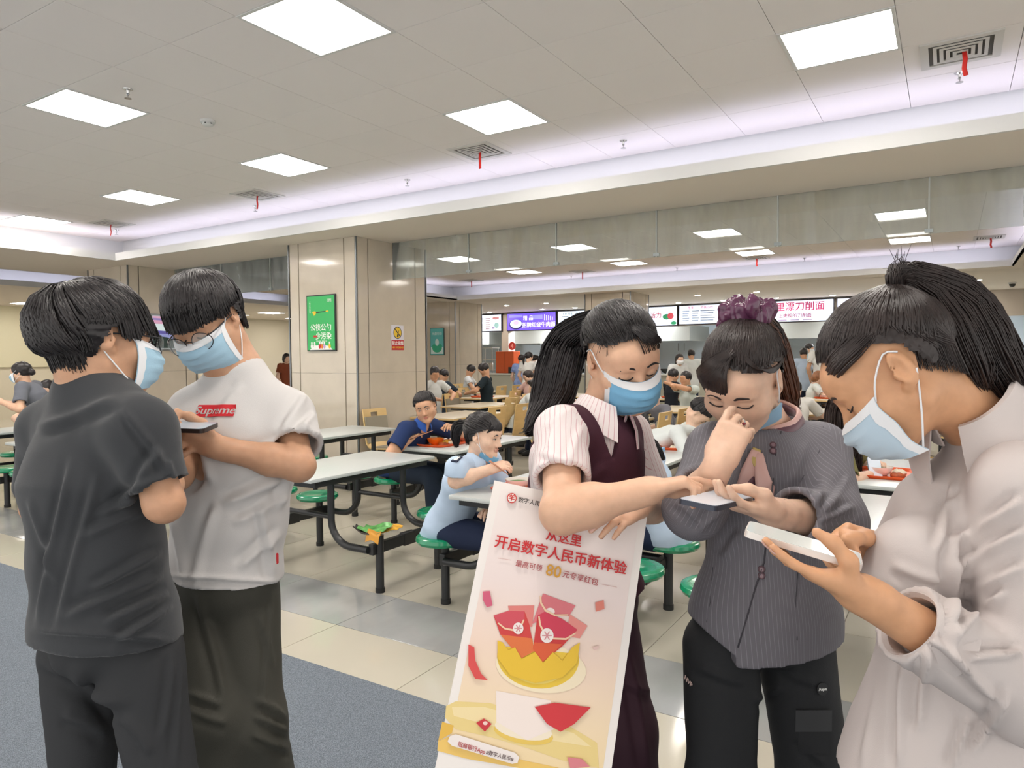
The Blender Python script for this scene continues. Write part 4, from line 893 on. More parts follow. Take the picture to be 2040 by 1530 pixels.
# ------------------------------------------------------------------ hands
def hand(S, wrist, d, n, left, curl, thumb, spread=(.10, .03, -.04, -.12), sc=1., nails=None, k=.0035, tb=None, fl=None):
    """d wrist->knuckles, n = out of the palm; curl: per finger 3 joint angles (deg) towards the palm; thumb: list of (d,s,n) direction tuples"""
    d = nrm(d); n = nrm(np.asarray(n)-d*(np.asarray(n)@d)); s_ = np.cross(n, d)*(1 if left else -1)     # s_ = towards the thumb
    w = np.asarray(wrist, float); sc = sc
    S.cone(w-d*.02*sc, w+d*.02*sc, .0225*sc, .024*sc, .02)
    for o in (.026, .009, -.009, -.026): S.cone(w+d*.018*sc+s_*o*.75*sc, w+(d*(.082-abs(o-.005)*.16)+s_*o)*sc, .0145*sc, .0108*sc, .012)
    S.cone(w+(d*.02+s_*.016+n*.006)*sc, w+(d*.052+s_*.026+n*.008)*sc, .015*sc, .012*sc, .014)
    L0 = fl or (.070, .078, .072, .056)
    for i, o in enumerate((.0265, .009, -.009, -.0255)):
        p = w+(d*(.083-abs(o-.005)*.16)+s_*o)*sc; a = 0; L = L0[i]*sc; sd = nrm(d+s_*spread[i]); rad = (.0084, .0086, .0084, .0074)[i]*sc
        for q, (fr, r0, r1) in enumerate(((.44, 1., .92), (.31, .92, .84), (.25, .84, .70))):
            a += math.radians(curl[i][q]); dr = sd*math.cos(a)+n*math.sin(a); e = p+dr*L*fr; S.cone(p, e, rad*r0, rad*r1, k); 
            if q == 2 and nails is not None: nails.append((e-dr*.004*sc, dr, nrm(sd*-math.sin(a)*-1*-1+n*-math.cos(a)), s_, rad))
            p = e
    p = w+(d*.026+s_*.024+n*.004)*sc if tb is None else w+(d*tb[0]+s_*tb[1]+n*tb[2])*sc
    for (a, b, c), L, r0, r1 in zip(thumb, (.040, .032, .027), (.0145, .0112, .0098), (.0118, .0100, .0080)):
        dr = nrm(d*a+s_*b+n*c); e = p+dr*L*sc; S.cone(p, e, r0*sc, r1*sc, .01); last = (p, e, dr); p = e
    S.fing = w+(d*.095+s_*-.009+n*.004)*sc
    if nails is not None:
        dr = last[2]; bk = nrm(s_*.5-n*.9); bk = nrm(bk-dr*(bk@dr)); nails.append((last[1]-dr*.005*sc, dr, bk, np.cross(dr, bk), .0095*sc))
def nail_mesh(nails, m, parent):
    mb = MB()
    for p, d, up, s_, r in nails:
        up = nrm(up-d*(up@d)); sd = np.cross(d, up); c = p+up*r*.70
        V = []; Fc = []
        for i in range(5):
            for j in range(5):
                u, v = -1+i*.5, -1+j*.5; V.append(c+d*(u*.0058)+sd*(v*r*.62*(1-.12*max(0, u)**2))+up*(.0012-(v*v)*r*.28-(.0008*u*u)))
        Fc = [(i*5+j, i*5+j+1, i*5+j+6, i*5+j+5) for i in range(4) for j in range(4)]; mb.add(V, Fc)
    return mb.build('fingernails', m, parent, True)
# ------------------------------------------------------------------ collar
def collar(parent, m, c, axis, front, r=.058, h=.035, drop=.03, tip=.05, gap=35, th=.003, stand=True, name='shirt_collar', sx=1.0):
    """fold-down collar round the neck: c centre of the neck opening, axis up the neck, front = where it opens"""
    ax = nrm(axis); f = nrm(np.asarray(front)-ax*(np.asarray(front)@ax)); l = np.cross(ax, f); G = []
    for t in np.linspace(gap, 360-gap, 41):
        a = math.radians(t); fr = (1+math.cos(a))/2; rd = f*math.cos(a)+l*math.sin(a)*sx; e = max(0., (fr-.45)/.55)**1.3
        top = c+rd*r*1.0+ax*(h*(1-.55*e)); mid = c+rd*(r*1.10)+ax*(h*1.02*(1-.55*e)); low = c+rd*(r*1.42+.012*e)+ax*(-drop*.55-tip*e*.8)+f*.012*e
        inn = c+rd*r*.96+ax*(-.012-.01*e)
        G.append([inn, top, mid, lerp(mid, low, .5)+rd*.006, low])
    o = shell(np.array(G), th).build(name, m, parent, 'auto'); a_ = o.data.attributes.new('su', 'FLOAT', 'POINT'); n_ = len(o.data.vertices); a_.data.foreach_set('value', np.tile(np.repeat(np.linspace(0, .42, 41), 5), 2)[:n_].astype(np.float32)); return o
# ================================================================== PEOPLE
def skin_mat(name, col, lip='#b2605a'):
    if name in MATS: return MATS[name]
    m = mat(name, col, .48, spec=.35, sss=.12, noise=(60, .05, 3)); nt = m.node_tree; b = nt.nodes['Principled BSDF']
    a = nt.nodes.new('ShaderNodeAttribute'); a.attribute_name = 'lip'; mx = nt.nodes.new('ShaderNodeMixRGB'); mx.inputs[2].default_value = (*lin(lip), 1)
    src = b.inputs['Base Color'].links[0].from_socket; nt.links.new(src, mx.inputs[1]); nt.links.new(a.outputs['Fac'], mx.inputs[0]); nt.links.new(mx.outputs[0], b.inputs['Base Color'])
    return m
def stripe_mat(name, base, line, freq, width=.12, rough=.75, attr='su', bump=None):
    """woven stripes that follow the cloth (attribute su runs round the body, in metres)"""
    if name in MATS: return MATS[name]
    m = mat(name, base, rough, spec=.25, bump=bump or (500, .15)); nt = m.node_tree; b = nt.nodes['Principled BSDF']
    a = nt.nodes.new('ShaderNodeAttribute'); a.attribute_name = attr; mu = nt.nodes.new('ShaderNodeMath'); mu.operation = 'MULTIPLY'; mu.inputs[1].default_value = freq
    fr = nt.nodes.new('ShaderNodeMath'); fr.operation = 'FRACT'; lt = nt.nodes.new('ShaderNodeMath'); lt.operation = 'LESS_THAN'; lt.inputs[1].default_value = width
    mx = nt.nodes.new('ShaderNodeMixRGB'); mx.inputs[1].default_value = (*lin(base), 1); mx.inputs[2].default_value = (*lin(line), 1)
    nt.links.new(a.outputs['Fac'], mu.inputs[0]); nt.links.new(mu.outputs[0], fr.inputs[0]); nt.links.new(fr.outputs[0], lt.inputs[0]); nt.links.new(lt.outputs[0], mx.inputs[0]); nt.links.new(mx.outputs[0], b.inputs['Base Color'])
    return m
SK_M = skin_mat('skin_tan', '#c99b7c'); SK_F = skin_mat('skin_light', '#dfb497'); SK_F2 = skin_mat('skin_warm', '#d3a07a'); SK_P = skin_mat('skin_pale', '#e2bda4')
HAIR_K = hair_mat('hair_black', '#231f20'); HAIR_B = hair_mat('hair_brown_black', '#2d2422'); HAIR_R = hair_mat('hair_brown', '#5d3a28')
M_MASKB = mat('mask_blue', '#a9cde2', .75, spec=.2, bump=(600, .1)); M_MASKB2 = mat('mask_sky', '#7db8de', .75, spec=.2, bump=(600, .1)); M_MASKW = mat('mask_white', '#e9ebee', .8, spec=.2)
M_NAIL = mat('fingernail', '#e6b9ab', .3); M_LENS = mat('spectacle_lens', '#e8eeee', .05, alpha=.16); M_SPEC = mat('spectacle_frame', '#26282b', .3, metal=.5)
def joints(**k):
    J = {a: (np.asarray(b, float) if not isinstance(b, (str, dict, float)) else b) for a, b in k.items()}
    J.setdefault('side', nrm(J['shL']-J['shR'])); return J
def bounds(*P, pad=.16): P = np.array(P); return P.min(0)-pad, P.max(0)+pad
def torso(S, J, g=0., clips=(), k=.03, f=1.):
    W = J.get('W') or dict(sh=.042, ub=(.140, .075), ch=(.140, .098), wa=(.120, .088), hi=(.140, .102)); sd = J['side']; q = lambda r: ((r[0]+g)*f, (r[1]+g)*f)
    ub = lerp(J['shL'], J['shR'], .5)
    S.econe(lerp(ub, J['chest'], .45), J['chest'], q((W['ub'][0]*.86, W['ub'][1])), q(W['ch']), sd, k, clips); S.econe(J['chest'], J['waist'], q(W['ch']), q(W['wa']), sd, k, clips); S.econe(J['waist'], J['pelvis'], q(W['wa']), q(W['hi']), sd, k, clips)
    S.cone(J['neck']+CU*(J.get('nz', -.022)-.018), lerp(ub, J['chest'], .35), (W['sh']*1.05+g*.7)*f, (W['ub'][1]*.9+g)*f, .05)
    for a in ('L', 'R'):
        S.cone(J['neck']+CU*J.get('nz', -.022), lerp(J['sh'+a], J['neck'], .10), (W['sh']*J.get('nr', .62)+g*.6)*f, (W['sh']*1.0+g)*f, .05); S.cone(lerp(ub, J['sh'+a], .6), J['sh'+a], (W['sh']*1.0+g)*f, (W['sh']+g)*f, .03)
def arms(S, J, g=0., r=(.050, .040, .027), which='LR', k=.02):
    for a in which:
        sh, el, wr = J['sh'+a], J['el'+a], J['wr'+a]; S.cone(sh, el, r[0]+g, r[1]+g, k); m = lerp(el, wr, .35); S.cone(el, m, r[1]+g, r[1]*1.02+g, k); S.cone(m, wr, r[1]*1.02+g, r[2]+g, k)
def legs(S, J, g=0., r=(.088, .062, .045), k=.04, clips=None, flare=0., which='LR'):
    for a in which:
        if a == 'L': k = .016
        S.cone(J['hip'+a], J['kn'+a], r[0]+g, r[1]+g, k); S.cone(J['kn'+a], J['an'+a], r[1]+g, r[2]+g+flare, .03, clip=(clips[a] if clips else None))
def hem_clip(J, p, tilt=None): return (np.asarray(p, float), nrm(tilt) if tilt is not None else nrm(J['pelvis']-J['waist']))
def top_garment(J, name, m, parent, g=.018, h=.0055, hem=None, sleeve=None, flare=.012, r_arm=(.050, .040, .027), neck=.062, neck_c=None, disp=None, attrs=None, hollow=False, k=.03, extra=None, neck_axis=None, whole=None, hemw=.006):
    """shirt, jacket or vest; sleeve = {'L': f, 'R': f}, f<=1 along the upper arm, 1..2 down the forearm, None for no sleeve"""
    P = [J[q] for q in ('shL', 'shR', 'neck', 'chest', 'waist', 'pelvis')]; ends = {}
    for a, f in (sleeve or {}).items():
        if f is None: continue
        if f <= 1: ends[a] = (lerp(J['sh'+a], J['el'+a], f), nrm(J['el'+a]-J['sh'+a])); 
        else: ends[a] = (lerp(J['el'+a], J['wr'+a], f-1), nrm(J['wr'+a]-J['el'+a])); P.append(J['el'+a])
        P.append(ends[a][0])
    lo, hi = bounds(*P, pad=.21); S = SDF(lo, hi, h); hc = hem or hem_clip(J, J['pelvis']); torso(S, J, g, (hc,), k)
    W_ = J.get('W') or dict(hi=(.140, .102)); e_ = nrm(J['pelvis']-J['waist']); S.econe(J['pelvis'], J['pelvis']+e_*.25, (W_['hi'][0]+g+hemw, W_['hi'][1]+g+hemw), (W_['hi'][0]+g+hemw*1.5, W_['hi'][1]+g+hemw*1.5), J['side'], k, (hc,))
    if whole: whole(S)
    S.func(lo, hi, lambda x, y, z: -((x-hc[0][0])*hc[1][0]+(y-hc[0][1])*hc[1][1]+(z-hc[0][2])*hc[1][2]), 0.)
    if hollow:
        W = J.get('W') or dict(wa=(.128, .094), hi=(.150, .110)); e = nrm(J['pelvis']-J['waist'])
        S.econe(hc[0]-e*.05, hc[0]+e*.2, (W['hi'][0]+g-.012, W['hi'][1]+g-.012), (W['hi'][0]+g-.004, W['hi'][1]+g-.004), J['side'], .004, sub=True)
    for a, (E, dr) in ends.items():
        f = sleeve[a]; sh, el = J['sh'+a], J['el'+a]
        if f <= 1:
            r0 = r_arm[0]+g*1.1; r1 = (r_arm[0]*(1-f)+r_arm[1]*f)+g+flare; S.cone(sh, E+dr*.03, r0, r1, .03, clip=(E, dr)); sl_ = (r1-r0)/(np.linalg.norm(E-sh)+.03); S.cone(E-dr*.035, E+dr*.06, r1-.012-sl_*.065, r1-.012+sl_*.03, .004, sub=True)
        else:
            f -= 1; r1 = (r_arm[1]*(1-f)+r_arm[2]*f)+g+flare; S.cone(sh, el, r_arm[0]+g*1.1, r_arm[1]+g*1.25, .03); r0 = r_arm[1]+g*1.25; S.cone(el, E+dr*.03, r0, r1, .03, clip=(E, dr)); sl_ = (r1-r0)/(np.linalg.norm(E-el)+.03); S.cone(E-dr*.035, E+dr*.06, r1-.012-sl_*.065, r1-.012+sl_*.03, .004, sub=True)
    if neck:
        nc = J['neck'] if neck_c is None else neck_c; ax = nrm(J['headc']-J['neck']) if neck_axis is None else nrm(neck_axis); S.cone(nc+ax*neck*.5, nc+ax*.18, neck, neck*1.5, .01, sub=True)
    if extra: extra(S)
    return bake(S, name, m, parent, disp, attrs, 2)
def girth(J, f=1.):
    """stripe coordinate: metres round the torso axis, or round the nearer arm"""
    sd = J['side']; up = nrm(J['neck']-J['waist']); fr = np.cross(sd, up); c = J['chest']
    def fn(V):
        v = V-c; su = np.arctan2(v@sd, v@fr)*.14
        for a in 'LR':
            sh, el, wr = J['sh'+a], J['el'+a], J['wr'+a]; best = np.full(len(V), 9.)
            for p, q in ((sh, el), (el, wr)):
                ab = q-p; t = np.clip((V-p)@ab/(ab@ab), 0, 1); w_ = V-p-t[:, None]*ab; d = np.linalg.norm(w_, axis=1); e1 = nrm(np.cross(ab, fr)); e2 = np.cross(nrm(ab), e1); s2 = np.arctan2(w_@e1, w_@e2)*.055+.5
                near = (d < .095) & (d < best) & (((V-c)@sd)*(1 if a == 'L' else -1) > np.abs((sh-c)@sd)*.93); su = np.where(near, s2, su); best = np.minimum(best, np.where(near, d, 9))
        return su
    return fn
def trousers(J, name, m, parent, g=.018, h=.007, top=None, r=(.088, .064, .05), disp=None, flare=0., to_floor=True):
    P = [J[q] for q in ('pelvis', 'hipL', 'hipR', 'knL', 'knR', 'anL', 'anR')]; lo, hi = bounds(*P, pad=.17); S = SDF(lo, hi, h)
    W = J.get('W') or dict(wa=(.128, .094), hi=(.150, .110)); S.econe(lerp(J['pelvis'], J['waist'], .6), J['pelvis'], (W['wa'][0]+g*.6, W['wa'][1]+g*.6), (W['hi'][0]+g*.6, W['hi'][1]+g*.6), J['side'], .04)
    legs(S, J, g, r, .03, None, flare)
    if 'sit' in J: S.cone(J['pelvis'], lerp(J['hipL'], J['hipR'], .5), .1, .1, .05)
    return bake(S, name, m, parent, disp, None, 2)
def shoes(J, m, parent, fwd, h=.008):
    for a in 'LR':
        p = J['an'+a].copy(); p[2] = .0; lo, hi = bounds(p, p+fwd*.2, pad=.12); S = SDF(lo, hi, h); fw = nrm(fwd*np.array([1, 1, 0])); S.cone(p+fw*-.04+CU*.045, p+fw*.09+CU*.036, .042, .038, .03); S.cone(p+fw*.09+CU*.036, p+fw*.16+CU*.028, .040, .030, .03); S.cone(p+CU*.05, p+CU*.11, .04, .042, .03)
        S.func(lo, hi, lambda x, y, z: z+0*x+0*y-.004, 0.); bake(S, 'shoe', m, parent)
def on_face(S, F, x, z, y0=.13):
    for y in np.arange(y0, .03, -.001):
        p = F(x, y, z); i = np.clip(((p-S.lo)/S.h).round().astype(int), 0, S.n-1)
        if S.F[tuple(i)] < 0: return y
    return .07
def face_bits(S, F, parent, m_hair, eyes='down', brow=True, sides=(-1, 1), lash=.0016, brow_r=.0026, iris='#2a1a14'):
    s = F.s
    for x in sides:
        if brow:
            P = [F(x*a, on_face(S, F, x*a, z)+.0012, z) for a, z in ((.014, .018), (.024, .0225), (.036, .0235), (.050, .0165))]; MB().tube(spline(P, 9), [brow_r*.7*s, *([brow_r*s]*4), brow_r*.9*s, brow_r*.7*s, brow_r*.5*s, brow_r*.2*s], 6, flat=(1.5, .55), up=F.u).build('eyebrow', m_hair, parent, True)
        if eyes == 'down':
            zz = [(.0165, -.0055), (.024, -.0095), (.033, -.0108), (.042, -.0085), (.049, -.0035)]; P = [F(x*a, on_face(S, F, x*a, z)+.0014, z) for a, z in zz]; MB().tube(spline(P, 11), lash*s, 6).build('eyelash', m_hair, parent, True)
        else:
            up_ = [(.018, -.004), (.025, .0006), (.033, .0018), (.041, .0002), (.047, -.003)]; dn = [(.018, -.004), (.025, -.0052), (.033, -.006), (.041, -.005), (.047, -.003)]
            yy = [on_face(S, F, x*a, -.001) for a, _ in up_]; U = spline([F(x*a, y+.0015, z) for (a, z), y in zip(up_, yy)], 11); D = spline([F(x*a, y+.0015, z) for (a, z), y in zip(dn, yy)], 11)
            e = shell(np.array([[lerp(p, q, t)+F.f*.0012*math.sin(math.pi*t) for p, q in zip(U, D)] for t in np.linspace(0, 1, 5)]), .001).build('eye', mat('eye_white', '#e9e4de', .25), parent, 'auto')
            c = F(x*.0325, yy[2]+.0042, -.0018); r = .0043*s; MB().poly([c+(F.l*math.cos(t)*r+F.u*math.sin(t)*r*.95) for t in np.linspace(0, 6.283, 16, False)], F.f*.0006).build('iris', mat('iris_'+iris, iris, .15), e)
            MB().tube(U, lash*s, 6).build('eyelash', m_hair, parent, True)
def lips(F):
    def fn(V):
        L = F.loc(V); return np.clip(1.4-np.sqrt((L[:, 0]/.024)**2+((L[:, 2]+.066)/.011)**2+((np.minimum(L[:, 1], .1)-.1)/.02)**2), 0, 1)*(L[:, 1] > .07)*.75
    return fn
def phone(label, c, dx, dy, size=(.075, .155), th=.009, col='#2c2f38', screen='#9aa4ac', camera_side=False, emit=.25, grp=None):
    """c centre, dx across, dy along; screen faces dx x dy"""
    dx = nrm(dx); dy = nrm(np.asarray(dy)-dx*(np.asarray(dy)@dx)); n = np.cross(dx, dy); r = empty('smartphone', c, label=label, cat='phone', group=grp); c = np.asarray(c, float)
    w_, l_ = size[0]/2, size[1]/2; R = .010; pts = []
    for cx, cy, a0 in ((w_-R, l_-R, 0), (-w_+R, l_-R, 90), (-w_+R, -l_+R, 180), (w_-R, -l_+R, 270)):
        for t in range(5): a = math.radians(a0+t*22.5); pts.append((cx+R*math.cos(a), cy+R*math.sin(a)))
    MB().poly([c+dx*x+dy*y-n*th/2 for x, y in pts], n*th).build('phone_body', mat('phone_'+col, col, .3, metal=.3), r, 'auto')
    MB().poly([c+dx*x*.95+dy*y*.975+n*(th/2) for x, y in pts], n*.0006).build('phone_screen', mat('pscreen_'+screen, screen, .08, emit=emit), r)
    for i in range(3): q = c-n*th/2+dx*(w_*.5-(i % 2)*.018)+dy*(l_*.72-.016*(i//2+i % 2)); MB().tube([q, q-n*.0025], .0065, 14).build('phone_lens', M_BLK, r, 'auto')
    return r
# ------------------------------------------------------------------ man in black, seen from behind, at the left
def view_vec(x, t, z): return CR*x+CT*t+CU*z          # right, towards camera, up
rng = np.random.default_rng(11)
D = 1.40
A = lambda x, y, d=D: at(x, y, d)
def man_black():
    root = empty('person', (*A(200, 1300)[:2], 0), label='man in a black t-shirt and glasses seen from behind, hands raised', cat='person')
    F = Frame(A(203, 680), 134, 2, 4, .89)
    J = joints(headc=F(0, -.02, -.07), nz=-.020, nr=1.05, neck=A(190, 750), shL=A(106, 858, 1.50), shR=A(284, 862, 1.31), chest=A(188, 960), waist=A(195, 1110), pelvis=A(210, 1240, 1.40), elR=A(327, 1003, 1.30), wrR=A(322, 905, 1.52), elL=A(75, 1010, 1.62), wrL=A(250, 900, 1.72),
               hipL=A(158, 1300, 1.46), hipR=A(284, 1305, 1.39), knL=A(168, 1600, 1.46), knR=A(336, 1600, 1.38), W=dict(sh=.040, ub=(.135, .075), ch=(.138, .10), wa=(.128, .092), hi=(.122, .095)))
    for a in 'LR': q = J['kn'+a].copy(); q[2] = .10; J['an'+a] = q+view_vec(-.03, -.02, 0)
    lo, hi = bounds(F.c, J['pelvis'], J['elR'], J['elL'], J['wrR'], J['wrL'], pad=.19); S = SDF(lo, hi, .0045)
    head_sdf(S, F); S.cone(F(0, -.035, -.055), J['neck']-CU*.03, .054, .062, .03); torso(S, J, -.012); arms(S, J, 0, (.038, .033, .025))
    nails = []
    hand(S, J['wrR'], view_vec(.15, -.9, .1), view_vec(-.7, -.4, .2), False, [(35, 30, 20)]*4, [(.6, .5, .5), (.8, .2, .5), (.9, 0, .4)], nails=nails); hand(S, J['wrL'], view_vec(.6, -.3, .3), view_vec(-.2, .2, .9), True, [(30, 30, 20)]*4, [(.6, .5, .5), (.8, .2, .5), (.9, 0, .4)])
    bake(S, 'body', SK_M, root, attrs={'lip': lips(F)}); face_bits(S, F, root, HAIR_K, 'open', sides=(-1,))
    hc = hem_clip(J, A(205, 1266), view_vec(-.05, .12, -1))
    def disp(V, N):
        d = .003*noise3(V, 3.2, 1)+.001*noise3(V, 9, 2)
        d += folds(V, N, (((352, 1170), (215, 1240), 9, .010), ((352, 1200), (235, 1275), 7, .009), ((335, 1140), (140, 1225), 10, .008), ((330, 1095), (190, 1170), 8, .007), ((140, 930), (78, 1230), 9, .006), ((190, 960), (120, 1240), 9, .005), ((85, 850), (230, 800), 10, .006), ((290, 1010), (170, 1070), 10, .006), ((318, 900), (240, 1010), 10, .007), ((300, 960), (200, 1030), 9, .006), ((250, 820), (335, 940), 9, .005), ((335, 920), (352, 965), 6, .004), ((80, 1255), (330, 1275), 6, .005), ((60, 1000), (110, 1150), 8, .004)), 1.4)
        return d
    top_garment(J, 't_shirt', mat('black_cotton', '#3b3d40', .85, spec=.2, sheen=.2, bump=(700, .12)), root, .016, .0050, hc, {'R': .74, 'L': .74}, .004, (.040, .034, .027), .062, hemw=.016, neck_axis=CU+CR*.55, disp=disp, neck_c=J['neck']+CU*.014+CR*.032-CT*.018)
    trousers(J, 'trousers', mat('dark_grey_jersey', '#3a3b3d', .85, spec=.2, bump=(500, .1)), root, .012, .006, r=(.066, .046, .045), disp=lambda V, N: .004*noise3(V, 2.5, 5)+.0015*noise3(V, 7, 6)+folds(V, N, (((90, 1320), (250, 1400), 16, .012), ((150, 1330), (235, 1420), 12, .01), ((345, 1310), (330, 1460), 8, .006), ((365, 1290), (352, 1520), 7, .005), ((130, 1420), (210, 1460), 12, .008), ((250, 1430), (300, 1500), 12, .006))))
    shoes(J, mat('shoe_black', '#222222', .5), root, view_vec(.9, -.4, 0)); nail_mesh(nails, M_NAIL, root)
    def hem(a):                                        # angle round the head: 0 = front, +90 = left
        c = math.cos(a)
        if c < -.45: return (-.62, .030, 0.)
        if c < -.32: return (-.3, .022, 0.)
        if c < .22: return (.13, .012, 0.)
        if c < .55: return (.10, .030, .1)
        return (.42, .045, .25)
    h = hair_short(F, HAIR_K, root, rng, 2600, (0, -.5, .86), hem, .0034, lift=.018, loose=.12, back=1.1)
    hair_cap(F, HAIR_K, h, .012, lambda L: (L[:, 2] < np.interp(L[:, 1], [-.1, -.03, .0, .05, .09], [-.05, -.045, .02, .035, .055])), back=.016)
    face_mask(F, root, M_MASKB, M_MASKW)
    g = empty('spectacles', F(0, .1, 0)); g.parent = root; g.matrix_parent_inverse = root.matrix_basis.inverted(); bpy.data.objects.remove(g)
    spectacles(F, root)
def spectacles(F, parent, rim=.0014, w_=.030, h_=.021, z=-.006, col=None):
    m = col or M_SPEC; s = F.s; f = MB()
    for x in (-1, 1):
        f.tube([F(x*.036+w_*.86*math.cos(t)*(1-.12*math.sin(t)), .112-.012*abs(math.cos(t))**2*(1 if x*math.cos(t) > 0 else .2), z+h_*math.sin(t)) for t in np.linspace(0, 6.283, 29)], rim*s, 6)
        f.tube(spline([F(x*.064, .103, z+.012), F(x*.074, .075, z+.014), F(x*.079, .02, z+.016), F(x*.080, -.005, z+.014), F(x*.079, -.025, z-.006)], 14), .0018*s, 6)
    f.tube(spline([F(-.011, .112, z+.004), F(0, .116, z+.008), F(.011, .112, z+.004)], 7), rim*s, 6)
    k = f.build('spectacles', m, parent, True)
    for x in (-1, 1): MB().poly([F(x*.036+w_*.84*math.cos(t), .110, z+h_*.96*math.sin(t)) for t in np.linspace(0, 6.283, 20, False)], F.f*.001).build('spectacle_lens', M_LENS, k)
    return k
man_black()
# ------------------------------------------------------------------ man in the white t-shirt
def man_white():
    D = 1.66; A = lambda x, y, d=D: at(x, y, d); rng = np.random.default_rng(12)
    root = empty('person', (*A(450, 1180)[:2], 0), label='man in a white t-shirt with a red chest logo looking down at a phone', cat='person')
    F = Frame(A(412, 642), -6, 28, -13, .87)
    J = joints(headc=F(0, -.02, -.07), nz=-.006, neck=A(476, 732, 1.70), shL=A(570, 832, 1.70), shR=A(395, 828, 1.68), chest=A(470, 900, 1.70), waist=A(455, 1030, 1.70), pelvis=A(445, 1150, 1.70), elL=A(596, 928, 1.60), wrL=A(436, 892, 1.55), elR=A(352, 945, 1.58), wrR=A(322, 925, 1.58),
               hipL=A(486, 1190, 1.70), hipR=A(402, 1190, 1.70), knL=A(505, 1440, 1.66), knR=A(432, 1420, 1.62), W=dict(sh=.042, ub=(.145, .08), ch=(.138, .10), wa=(.130, .092), hi=(.130, .100)), side=nrm(CR*.80+CT*.60*-1*-.6))
    J['anL'] = at(585, 1760, 1.80); J['anL'][2] = .1; J['anR'] = at(470, 1760, 1.68); J['anR'][2] = .1
    lo, hi = bounds(F.c, J['pelvis'], J['elR'], J['elL'], J['wrR'], J['wrL'], pad=.19); S = SDF(lo, hi, .0045)
    head_sdf(S, F); S.cone(F(0, -.03, -.055), J['neck']-CU*.03, .054, .064, .03); torso(S, J, -.012); arms(S, J, 0, (.041, .034, .024)); nails = []
    hand(S, J['wrL'], A(366, 872, 1.52)-J['wrL'], view_vec(-.05, -.75, .65), True, [(25, 35, 25), (28, 38, 25), (30, 40, 25), (32, 40, 25)], [(.75, .35, .55), (.95, -.05, .35), (.95, -.2, .2)], nails=nails, sc=.90)
    hand(S, J['wrR'], A(336, 898, 1.52)-J['wrR'], view_vec(.6, -.6, .5), False, [(35, 45, 30)]*4, [(.8, .3, .5), (.95, 0, .3), (.95, -.2, .2)], nails=nails)
    bake(S, 'body', SK_M, root, attrs={'lip': lips(F)}); face_bits(S, F, root, HAIR_K, 'down')
    hc = hem_clip(J, A(445, 1140, 1.7), view_vec(-.07, -.02, -1))
    def disp(V, N):
        d = .003*noise3(V, 3, 21)+.0012*noise3(V, 9, 22)
        d += folds(V, N, (((430, 1010), (385, 1165), 10, .008), ((345, 1030), (372, 1165), 10, .007), ((610, 780), (565, 860), 8, .006), ((630, 820), (575, 885), 7, .006), ((600, 850), (635, 870), 6, .004), ((560, 880), (480, 915), 10, .006), ((575, 950), (450, 1000), 10, .008), ((570, 990), (470, 1040), 9, .006), ((560, 1060), (480, 1130), 9, .006), ((390, 850), (425, 960), 10, .006), ((480, 770), (420, 850), 9, .004), ((520, 1010), (545, 1150), 9, .006), ((590, 900), (560, 1010), 9, .007), ((340, 1148), (552, 1158), 5, .005)), 1.4)
        return d
    shirt = top_garment(J, 't_shirt', mat('white_cotton', '#d3d0ce', .85, spec=.2, bump=(700, .1)), root, .018, .0050, hc, {'L': .66, 'R': .66}, .010, (.044, .038, .027), .064, hemw=-.004, disp=disp, neck_c=J['neck']-CU*.010)
    # red box logo on the chest, laid over the cloth
    bv = Caster(shirt); o_ = np.array([0, 0, H]); hit, loc_, nn, _ = bv.ray_cast(Vector(o_), Vector(nrm(A(432, 818)-o_))); c = np.array(loc_); n_ = nrm(view_vec(-.30, .94, .12)); exl = nrm(np.cross(CU, n_)); eyl = np.cross(n_, exl); exl, eyl = nrm(exl+eyl*.04), nrm(eyl-exl*.04)
    def stick(u, v, off):
        o = c+exl*u+eyl*v+n_*.06; hit, loc_, nn, _ = bv.ray_cast(Vector(o), Vector(-n_)); q = np.array(loc_) if hit else c+exl*u+eyl*v
        return (c+exl*u+eyl*v)+n_*np.clip((q-c)@n_, -.014, .02)+n_*off
    w2, h2 = .043, .0135; tl = math.radians(1)
    G = [[stick(u, v, .003) for u in np.linspace(-w2, w2, 25)] for v in np.linspace(-h2, h2, 9)]; bx_ = shell(np.array(G), .0012).build('chest_logo', mat('logo_red', '#cf1f2b', .7), shirt, 'auto')
    t = text_obj('logo_lettering', 'Supreme', .0245, mat('logo_white', '#f0efec', .7), (0, 0, 0), (1, 0, 0), (0, 1, 0), bx_, .016, th=.0002)
    for v in t.data.vertices: x, y, z = v.co; v.co = Vector(stick(x*1.04+y*.18, y, .0044))
    # small red tag near the hem
    q = A(552, 1112, 1.605); dirs = A(553, 1140, 1.605)-q
    hit, loc_, nn, _ = bv.ray_cast(Vector(np.array([0, 0, H])), Vector(nrm(A(552, 1112, 1.6)-np.array([0, 0, H]))))
    if hit: q = np.array(loc_); MB().obox(q, np.array(nn)*.001, nrm(np.cross(nn, CU))*.006, nrm(CU)*.013).build('hem_tag', mat('logo_red', '#cf1f2b', .7), shirt)
    trousers(J, 'trousers', mat('charcoal_twill', '#47463f', .7, spec=.25, bump=(500, .1)), root, .012, .006, r=(.070, .060, .050), disp=lambda V, N: .003*noise3(V, 2.5, 25)+.0015*noise3(V, 8, 26)+folds(V, N, (((515, 1395), (590, 1440), 8, .010), ((510, 1430), (600, 1465), 7, .009), ((505, 1465), (590, 1500), 7, .008), ((380, 1380), (440, 1405), 8, .009), ((385, 1420), (450, 1440), 8, .007), ((400, 1190), (445, 1390), 9, .008), ((520, 1230), (545, 1330), 7, .005), ((540, 1190), (525, 1410), 4, .004))))
    shoes(J, mat('shoe_black', '#222222', .5), root, view_vec(-.6, .7, 0)); nail_mesh(nails, M_NAIL, root)
